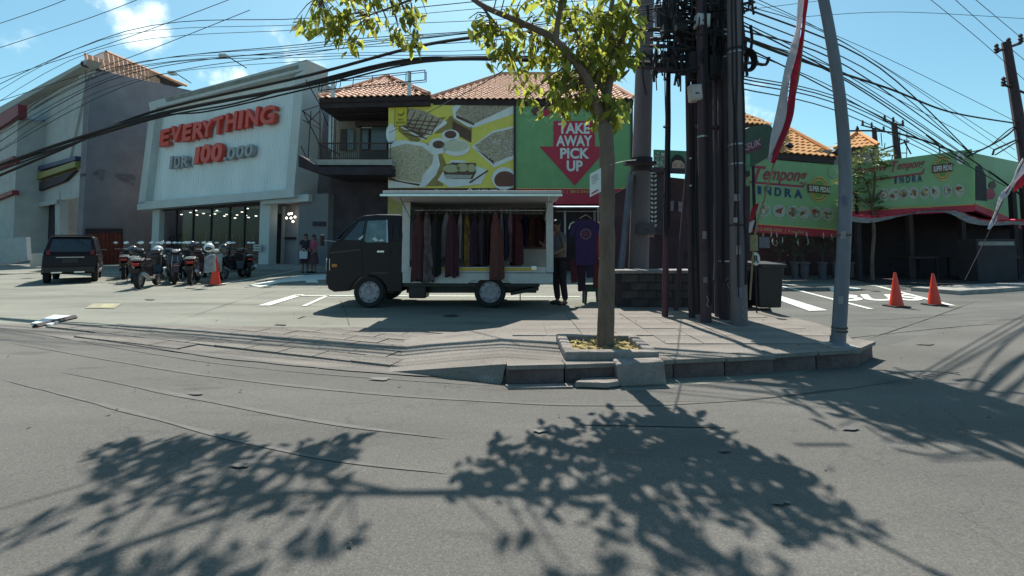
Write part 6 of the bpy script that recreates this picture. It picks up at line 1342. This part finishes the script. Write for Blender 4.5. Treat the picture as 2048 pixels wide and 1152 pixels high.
for i, (a_, b_2, c_2) in enumerate([((1850, -10), (1960, 80), (2060, 170)), ((1900, -10), (1990, 70), (2060, 130)), ((1600, 34), (1800, 24), (2060, 38)), ((1490, 20), (1620, 4), (1700, -6)), ((1500, 0), (1760, 110), (2070, 262)), ((1940, -10), (2000, 40), (2060, 90))]):
    wire([(*a_, 12), (*b_2, 13), (*c_2, 14)], .008, 'faint thin wire crossing the open sky in the upper right corner', 'faint wires in the upper right sky')
# far poles
def far_pole(label, xb, yb, xt, yt2, Y, r_, arms, insul):
    b = At(xb, yb, Y); b.z = 0; o = thing('utility_pole', label, 'pole', b); MB().tube([b, At(xb, yb, Y), At(xt, yt2, Y)], [r_*1.2, r_*1.1, r_*.8], 8).build('shaft', M_pole2, o, smooth=True)
    for a_, b_2 in arms: MB().tube([At(*a_, Y), At(*b_2, Y)], .045, 4).build('cross_arm', M_dark, o)
    for x_, y_ in insul: MB().lathe([(.03, 0), (.075, .04), (.04, .1), (.075, .14), (.04, .2), (.06, .26), (.02, .32)], At(x_, y_, Y)-Vector((0, .05, .1)), 8).build('insulator', M_dark, o)
    return o
far_pole('leaning power pole with cross arms at the right edge of the sky', 2052, 330, 2012, 84, 14, .14, [((1990, 104), (2042, 86)), ((2004, 168), (2060, 190))], [(1990, 102), (2014, 90), (2038, 82), (2004, 168), (2022, 168)])
far_pole('short power pole with a cross arm beyond the green billboard, nearer the small tree', 1752, 310, 1748, 256, 26, .14, [((1722, 250), (1768, 262))], [(1724, 248), (1742, 252), (1766, 260)])
far_pole('power pole with two cross arms beyond the green billboard, right of the shorter one', 1797, 330, 1788, 246, 24, .16, [((1765, 240), (1808, 252)), ((1762, 300), (1818, 282)), ((1808, 282), (1822, 308))], [(1768, 238), (1785, 242), (1804, 248)])
o = thing('wire_bracket', 'thin angled steel bracket standing on the shaded right billboard', 'bracket', At(1990, 300, 14)); MB().tube([At(1985, 310, 14), At(1988, 300, 14), At(2036, 278, 14)], .03, 5).build('bracket_bar', M_dark, o); MB().tube([At(1990, 310, 14), At(2036, 282, 14)], .02, 5).build('bracket_stay', M_dark, o)
o = thing('wire_bracket', 'thin angled steel bracket standing on the middle of the green billboards', 'bracket', At(1860, 300, 13.6)); MB().tube([At(1852, 270, 13.6), At(1878, 290, 13.6), At(1880, 306, 13.6)], .02, 5).build('bracket_bar', M_dark, o)
o = thing('ladder_frame', 'thin dark ladder like frame on the top of the billboards beyond the small tree', 'frame', At(1810, 300, 14.4))
for a_, b_2 in (((1800, 262), (1798, 322)), ((1814, 262), (1813, 320)), ((1799, 280), (1814, 280)), ((1799, 306), (1814, 306)), ((1770, 286), (1768, 300)), ((1762, 266), (1764, 292))): MB().tube([At(*a_, 14.4), At(*b_2, 14.4)], .015, 4).build('frame_bar', M_dark, o)

# ================================================================== STEEL STREET POLE, FLAGS, SIGNS
M_sp = mat('street_pole_paint', (.125, .13, .155), .5, .25, 6, bump=.2, stretch=(1, 1, .3))
b = G(1676, 692, ZI); o = thing('street_light_pole', 'slightly bowed blue grey steel street pole at the kerb on the right', 'pole', b)
P = [b]+[At(x, y, b.y) for x, y in [(1684, 560), (1690, 430), (1690, 320), (1680, 200), (1664, 90), (1645, -10), (1620, -120)]]
MB().tube(spline(P, 3), [.066-.0009*i for i in range(22)], 14).build('shaft', M_sp, o, smooth=True)
for px_, py_, c_ in ((1687, 470, (.22, .20, .20)), (1690, 400, (.10, .10, .16)), (1682, 600, (.24, .22, .22))): MB().prism([At(px_-5, py_-8, b.y-.073), At(px_+5, py_-8, b.y-.073), At(px_+5, py_+8, b.y-.073), At(px_-5, py_+8, b.y-.073)], (0, .006, 0)).build('paper_sticker', mat('spaper_%d' % px_, c_, .9, .3, 14), o)
for py_ in (655, 662, 470): MB().lathe([(.071, -.008), (.071, .008), (.06, .008), (.06, -.008)], At(1688 if py_ < 500 else 1679, py_, b.y), 14).build('rust_band', mat('rust', (.12, .06, .04), .9, .3, 9), o)
MB().lathe([(.10, 0), (.10, .02), (.07, .04), (.066, .10)], b, 14).build('base_collar', M_sp, o, smooth=True)
MB().box(b+Vector((0, 0, .008)), (.26, .26, .016)).build('base_plate', M_conc, o)
M_fr, M_fw = mat('flag_red', (.42, .02, .05), .8, .08, 5, trans=.45), mat('flag_white', (.58, .55, .58), .8, .06, 5, trans=.45)
o = thing('red_white_banner', 'tall narrow red and white banner streaming down a thin curved pole', 'banner', At(1540, 330, 5.4)); YF = 5.4
L_ = [(1600, -40), (1596, 20), (1590, 60), (1580, 100), (1568, 150), (1558, 190), (1550, 240), (1540, 290), (1535, 320)]; Md = [(1608, -40), (1607, 20), (1602, 60), (1594, 100), (1583, 150), (1576, 190), (1569, 240), (1553, 290), (1540, 325)]; Rt = [(1618, -40), (1615, 20), (1609, 60), (1602, 100), (1597, 150), (1592, 190), (1583, 240), (1566, 290), (1551, 326)]
def cloth(A, B, Y, m, nm, par, ph=0):
    a_ = spline([At(*p, Y) for p in A], 4); b_2 = spline([At(*p, Y) for p in B], 4); mb = MB(); vs = []; k = 4
    for i, (p, q) in enumerate(zip(a_, b_2)):
        for j in range(k+1): vs.append(p.lerp(q, j/k)+Vector((0, .018*math.sin(i*.55+j*1.1+ph), 0)))
    k1 = k+1; n = len(a_)
    vs2 = [v+Vector((0, .006, 0)) for v in vs]; mb.add(vs+vs2, [(i*k1+j, i*k1+j+1, (i+1)*k1+j+1, (i+1)*k1+j) for i in range(n-1) for j in range(k)]+[(n*k1+i*k1+j, n*k1+(i+1)*k1+j, n*k1+(i+1)*k1+j+1, n*k1+i*k1+j+1) for i in range(n-1) for j in range(k)])
    return mb.build(nm, m, par, smooth=True)
cloth(L_, Md, YF, M_fw, 'white_half', o); cloth(Md, Rt, YF, M_fr, 'red_half', o, .0)
MB().tube(spline([At(1618, -60, YF+.03), At(1606, 80, YF+.03), At(1590, 190, YF+.03), At(1550, 320, YF+.03), At(1528, 400, YF+.03), At(1510, 470, YF+.03), At(1500, 600, YF+.03)], 4), .012, 6).build('banner_pole', mat('bamboo', (.20, .15, .07), .7, .2, 9), o)
cloth([(1507, 412), (1503, 425), (1499, 444)], [(1516, 406), (1514, 420), (1508, 440)], YF+.1, M_fr, 'red_pennant', o); cloth([(1499, 444), (1500, 466)], [(1508, 440), (1503, 462)], YF+.1, M_fw, 'white_pennant', o)
o = thing('right_ribbon_flag', 'white and red ribbon flag drooping at the right edge beside the shaded billboard', 'flag', At(2000, 400, 9))
cloth([(2046, 316), (2034, 340), (2022, 364), (2010, 380), (2000, 392), (1989, 420), (1984, 440), (1976, 458)], [(2056, 336), (2040, 356), (2026, 374), (2015, 390), (2008, 400), (1996, 424), (1990, 444), (1980, 460)], 9, M_fw, 'white_ribbon', o); cloth([(2056, 336), (2040, 356), (2026, 374)], [(2066, 350), (2046, 372), (2030, 384)], 9, M_fr, 'red_ribbon', o)
MB().tube(spline([At(2060, 300, 9), At(2010, 392, 9), At(1980, 460, 9), At(1950, 520, 9), At(1930, 560, 9)], 4), .008, 5).build('flag_string', M_dark, o)
o = thing('tree_sign', 'small pale notice board with a red line hung beside the tree trunk', 'sign', At(1190, 365, 4.2))
YQ = 4.2; MB().prism([At(1180, 348, YQ), At(1202, 336, YQ-.05), At(1202, 383, YQ-.05), At(1180, 394, YQ)], (0, .012, 0)).build('board', mat('notice_pale', (.62, .66, .62), .6, .05, 9), o)
for i, (y_, c_) in enumerate([(352, .8), (356, .7), (361, .9), (366, .6)]): MB().prism([At(1183, y_+1, YQ-.012), At(1183+16*c_, y_-7*c_+1, YQ-.05), At(1183+16*c_, y_-7*c_+2.6, YQ-.05), At(1183, y_+2.6, YQ-.012)], (0, .002, 0)).build('text_line', mat('faded_ink', (.30, .33, .31), .8, .1, 9), o)
MB().prism([At(1183, 386, YQ-.012), At(1196, 378, YQ-.05), At(1196, 381, YQ-.05), At(1183, 389, YQ-.012)], (0, .002, 0)).build('red_line', M_prd, o)
MB().tube(spline([At(1222, 329, 4.35), At(1250, 322, 5.5), At(1272, 320, 7.8)], 5), .006, 5).build('tie_rope', mat('rope_pale', (.5, .5, .42), .8, .1, 9), o)

# ================================================================== TREES
M_bark = mat('bark', (.10, .068, .052), .95, .35, 9, bump=1.0, col2=(.19, .135, .10), stretch=(1, 1, .3))
M_leaf = mat('leaf_green', (.22, .28, .04), .5, .3, 3, trans=.7, col2=(.58, .58, .11), spec=.4)
M_leaf2 = mat('leaf_dark', (.09, .11, .025), .55, .3, 3, trans=.5, col2=(.28, .30, .06), spec=.4)
tree = thing('street_tree', 'slim street tree with drooping yellow green leaves in the square planter', 'tree', G(1211, 690, ZI+.03))
B = tree.location.copy(); YB_ = B.y
tk = [B+Vector((0, 0, -.05)), B+Vector((0, 0, .06))]+[At(x, y, YB_+d) for x, y, d in [(1213, 600, 0), (1214, 500, 0), (1214, 400, .02), (1214, 300, .03), (1210, 250, .05)]]
MB().tube(spline(tk, 4), [.118, .108, .10, .094, .09]+[(.085-.0006*i)*(1+.05*math.sin(i*1.9)+.03*math.sin(i*4.1)) for i in range(20)], 14).build('trunk', M_bark, tree, smooth=True)
tw = []
def limb(px, r0, r1, n=5): 
    P = spline([At(*p) for p in px], n); k = len(P); MB().tube(P, [r0+(r1-r0)*i/(k-1) for i in range(k)], 8).build('branch', M_bark, tree, smooth=True); tw.append(P); return P
y = YB_
limb([(1210, 252, y+.05), (1190, 200, y), (1170, 150, y), (1110, 80, y), (1030, 40, y+.1), (960, 8, y+.3), (900, -40, y+.6), (820, -80, y+.9)], .05, .02)
limb([(1210, 255, y+.05), (1215, 190, y+.1), (1225, 120, y+.2), (1220, 40, y+.3), (1235, -60, y+.4)], .05, .022)
limb([(1112, 82, y), (1120, 20, y-.05), (1150, -60, y-.1), (1160, -170, y-.1)], .032, .015)
limb([(1212, 190, y+.1), (1180, 130, y+.3), (1150, 60, y+.5), (1100, -60, y+.6)], .028, .012)
limb([(1225, 120, y+.2), (1250, 60, y+.1), (1262, 0, y), (1280, -80, y)], .026, .012)
limb([(900, -40, y+.6), (820, 0, y+.6), (740, 30, y+.6)], .02, .008); limb([(820, -80, y+.9), (720, -60, y+.7), (640, -10, y+.6)], .022, .008)
limb([(960, 8, y+.3), (1000, 60, y+.2), (1010, 90, y+.15)], .014, .006); limb([(820, -80, y+.9), (700, -150, y+.5), (600, -240, y+.2), (500, -330, y)], .028, .012)
limb([(1160, -170, y-.1), (1100, -300, y-.2), (1000, -420, y-.2)], .02, .01); limb([(1280, -80, y), (1350, -200, y-.1), (1420, -320, y-.2)], .022, .01)
q_ = random.Random(12)
LV = []
def leaf_mesh(L_, W_, bend):
    mb = MB(); P = [(0, 0), (.22, .62), (.5, 1), (.78, .62), (1, 0)]
    vs = []
    for t, w_ in P: vs += [(-w_*W_/2, t*L_, -bend*t*t*L_-.0), (0, t*L_, -bend*t*t*L_-.12*W_*w_*1.0), (w_*W_/2, t*L_, -bend*t*t*L_)]
    mb.add(vs, [(3*i, 3*i+1, 3*i+4, 3*i+3) for i in range(4)]+[(3*i+1, 3*i+2, 3*i+5, 3*i+4) for i in range(4)]); return mb
lmes = []
for k, (L_, W_, b_2) in enumerate([(.135, .060, .3), (.115, .056, .5), (.15, .062, .15)]):
    for m in (M_leaf, M_leaf2):
        me = leaf_mesh(L_, W_, b_2).mesh('leaf', True); me.materials.append(m); lmes.append(me)
def sprig(c, spread, n, droop=.75):
    """a rosette of leaves round a twig end"""
    a0 = q_.uniform(0, 6.28)
    for i in range(n):
        a = a0+2*math.pi*i/n+q_.uniform(-.3, .3); pitch = -q_.uniform(.15, 1.25)*droop-.15
        LV.append((c+Vector((q_.gauss(0, spread), q_.gauss(0, spread), q_.gauss(0, spread*.6))), (pitch, q_.uniform(-.5, .5), a), q_.uniform(.75, 1.2), q_.randrange(6)))
def proj(p):
    c, s = math.cos(PITCH), math.sin(PITCH); d = p-CAM; f_ = d.y*c+d.z*s; u_ = -d.y*s+d.z*c; return 1024+d.x/f_*F, PPY-u_/f_*F
def crown(px, py, Y, rx, ry, rY, n, leaves=7, avoid=None):
    """sprigs filling an ellipsoid; centre at a pixel and a depth, radii in picture px and m"""
    s = Y/870
    for i in range(n):
        while True:
            v = Vector((q_.uniform(-1, 1), q_.uniform(-1, 1), q_.uniform(-1, 1)))
            if .25 < v.length < 1: break
        c = At(px+v.x*rx, py+v.z*ry, Y)+Vector((0, v.y*rY, 0))
        x_, y_ = proj(c)
        if 1040 < x_ < 1230 and y_ > 205 and q_.random() < .6: continue
        sprig(c, .05, leaves+q_.randrange(-2, 3))
crown(700, 10, y+.55, 110, 52, .3, 30); crown(640, 40, y+.6, 60, 30, .2, 12); crown(800, 5, y+.5, 60, 40, .3, 14); crown(812, 72, y+.55, 26, 26, .1, 8); crown(690, 82, y+.6, 30, 18, .1, 5)
crown(1130, 60, y+.25, 130, 90, .45, 46); crown(1220, 80, y+.15, 62, 110, .4, 36); crown(1130, 165, y+.2, 95, 60, .35, 28); crown(1200, 160, y+.2, 60, 90, .35, 34); crown(975, 60, y+.2, 34, 26, .15, 7)
crown(990, 90, y+.2, 40, 40, .2, 8); crown(1250, 60, y+.1, 25, 90, .25, 10); crown(1215, 225, y+.15, 34, 34, .25, 18); crown(1070, 120, y+.2, 80, 70, .3, 14); crown(1170, 215, y+.35, 70, 40, .2, 12); crown(1080, 20, y+.1, 110, 40, .4, 12)
# the crown goes on above the picture; it throws the shade on the road
crown(1080, -100, y+.1, 100, 60, .35, 20); crown(640, -150, y+.1, 150, 60, .35, 26); crown(800, -110, y+.5, 90, 40, .3, 8); crown(1060, -250, y-.35, 70, 50, .25, 7)
vis = []; rest = []
for lf in LV:
    x_, y_ = proj(lf[0]); (vis if (-5 < y_ < 260 and 560 < x_ < 1300) else rest).append(lf)
q_.shuffle(vis); vis.sort(key=lambda l: l[0].y); single = vis[:300]; rest += vis[300:]
for c, r_, s, k in single: o = inst(lmes[k], 'leaf', tree, c-B, r_, (s, s, s))
for mi, m in ((0, M_leaf), (1, M_leaf2)):
    vs = []; fs = []
    for c, r_, s, k in rest:
        if k % 2 != mi: continue
        from mathutils import Euler
        Mx = Euler(r_).to_matrix(); me = lmes[k]; b0 = len(vs)
        vs += [tuple(Mx @ (v.co*s)+c-B) for v in me.vertices]; fs += [tuple(i+b0 for i in p.vertices) for p in me.polygons]
    me = bpy.data.meshes.new('foliage'); me.from_pydata(vs, [], fs); me.materials.append(m); o = bpy.data.objects.new('foliage', me); C.objects.link(o); o.parent = tree; o['kind'] = 'stuff'
# fine twigs carrying the sprigs
mb = MB()
allP = [p for P in tw for p in P]
for c, r_, s, k in LV[::7]:
    p = min(allP, key=lambda a: (a-c).length_squared)
    if (p-c).length < 1.0: mb.tube([p, (p+c)/2+Vector((0, 0, .04)), c], [.008, .006, .003], 4)
mb.build('twigs', M_bark, tree, kind='stuff')

# small frangipani in front of the green boards
tb_ = G(1745, 562); sm_ = thing('small_tree', 'small broad leaved tree in front of the gap between the green billboards', 'tree', tb_); yt = tb_.y
M_l3 = mat('leaf_olive', (.07, .10, .03), .6, .3, 3, trans=.3, col2=(.19, .22, .07))
def lm(px, r0, r1): P = spline([At(*p) for p in px], 4); k = len(P); MB().tube([Vector(p) for p in P], [r0+(r1-r0)*i/(k-1) for i in range(k)], 7).build('branch', M_bark, sm_, smooth=True)
MB().tube([tb_, At(1744, 520, yt), At(1748, 470, yt), At(1745, 410, yt)], [.06, .05, .05, .045], 8).build('trunk', M_bark, sm_, smooth=True)
for px in ([(1745, 410, yt), (1730, 360, yt), (1700, 330, yt)], [(1745, 412, yt), (1750, 350, yt), (1740, 300, yt)], [(1745, 408, yt), (1775, 360, yt), (1785, 310, yt)], [(1745, 415, yt), (1712, 390, yt-.2), (1690, 380, yt-.2)]): lm(px, .035, .015)
mb = MB(); q_ = random.Random(31)
for cx, cy, rx, ry, n in [(1712, 345, 34, 34, 34), (1740, 310, 34, 22, 26), (1740, 380, 42, 42, 44), (1770, 330, 22, 34, 18), (1700, 400, 22, 20, 12), (1748, 420, 26, 16, 12), (1680, 360, 16, 16, 6)]:
    for i in range(n):
        a, r_ = q_.uniform(0, 6.28), math.sqrt(q_.random()); c = At(cx+rx*r_*math.cos(a), cy+ry*r_*math.sin(a), yt+q_.uniform(-.5, .5)); a0 = q_.uniform(0, 6.28)
        for j in range(8):
            aa = a0+j*.785; d = Vector((math.cos(aa), math.sin(aa), q_.uniform(-.5, .5))).normalized()*q_.uniform(.11, .19); s_ = d.cross(up).normalized()*.032
            mb.add([c, c+d*.55+s_, c+d+Vector((0, 0, -.03)), c+d*.55-s_], [(0, 1, 2, 3)])
mb.build('foliage', M_l3, sm_, kind='stuff', weld=False)
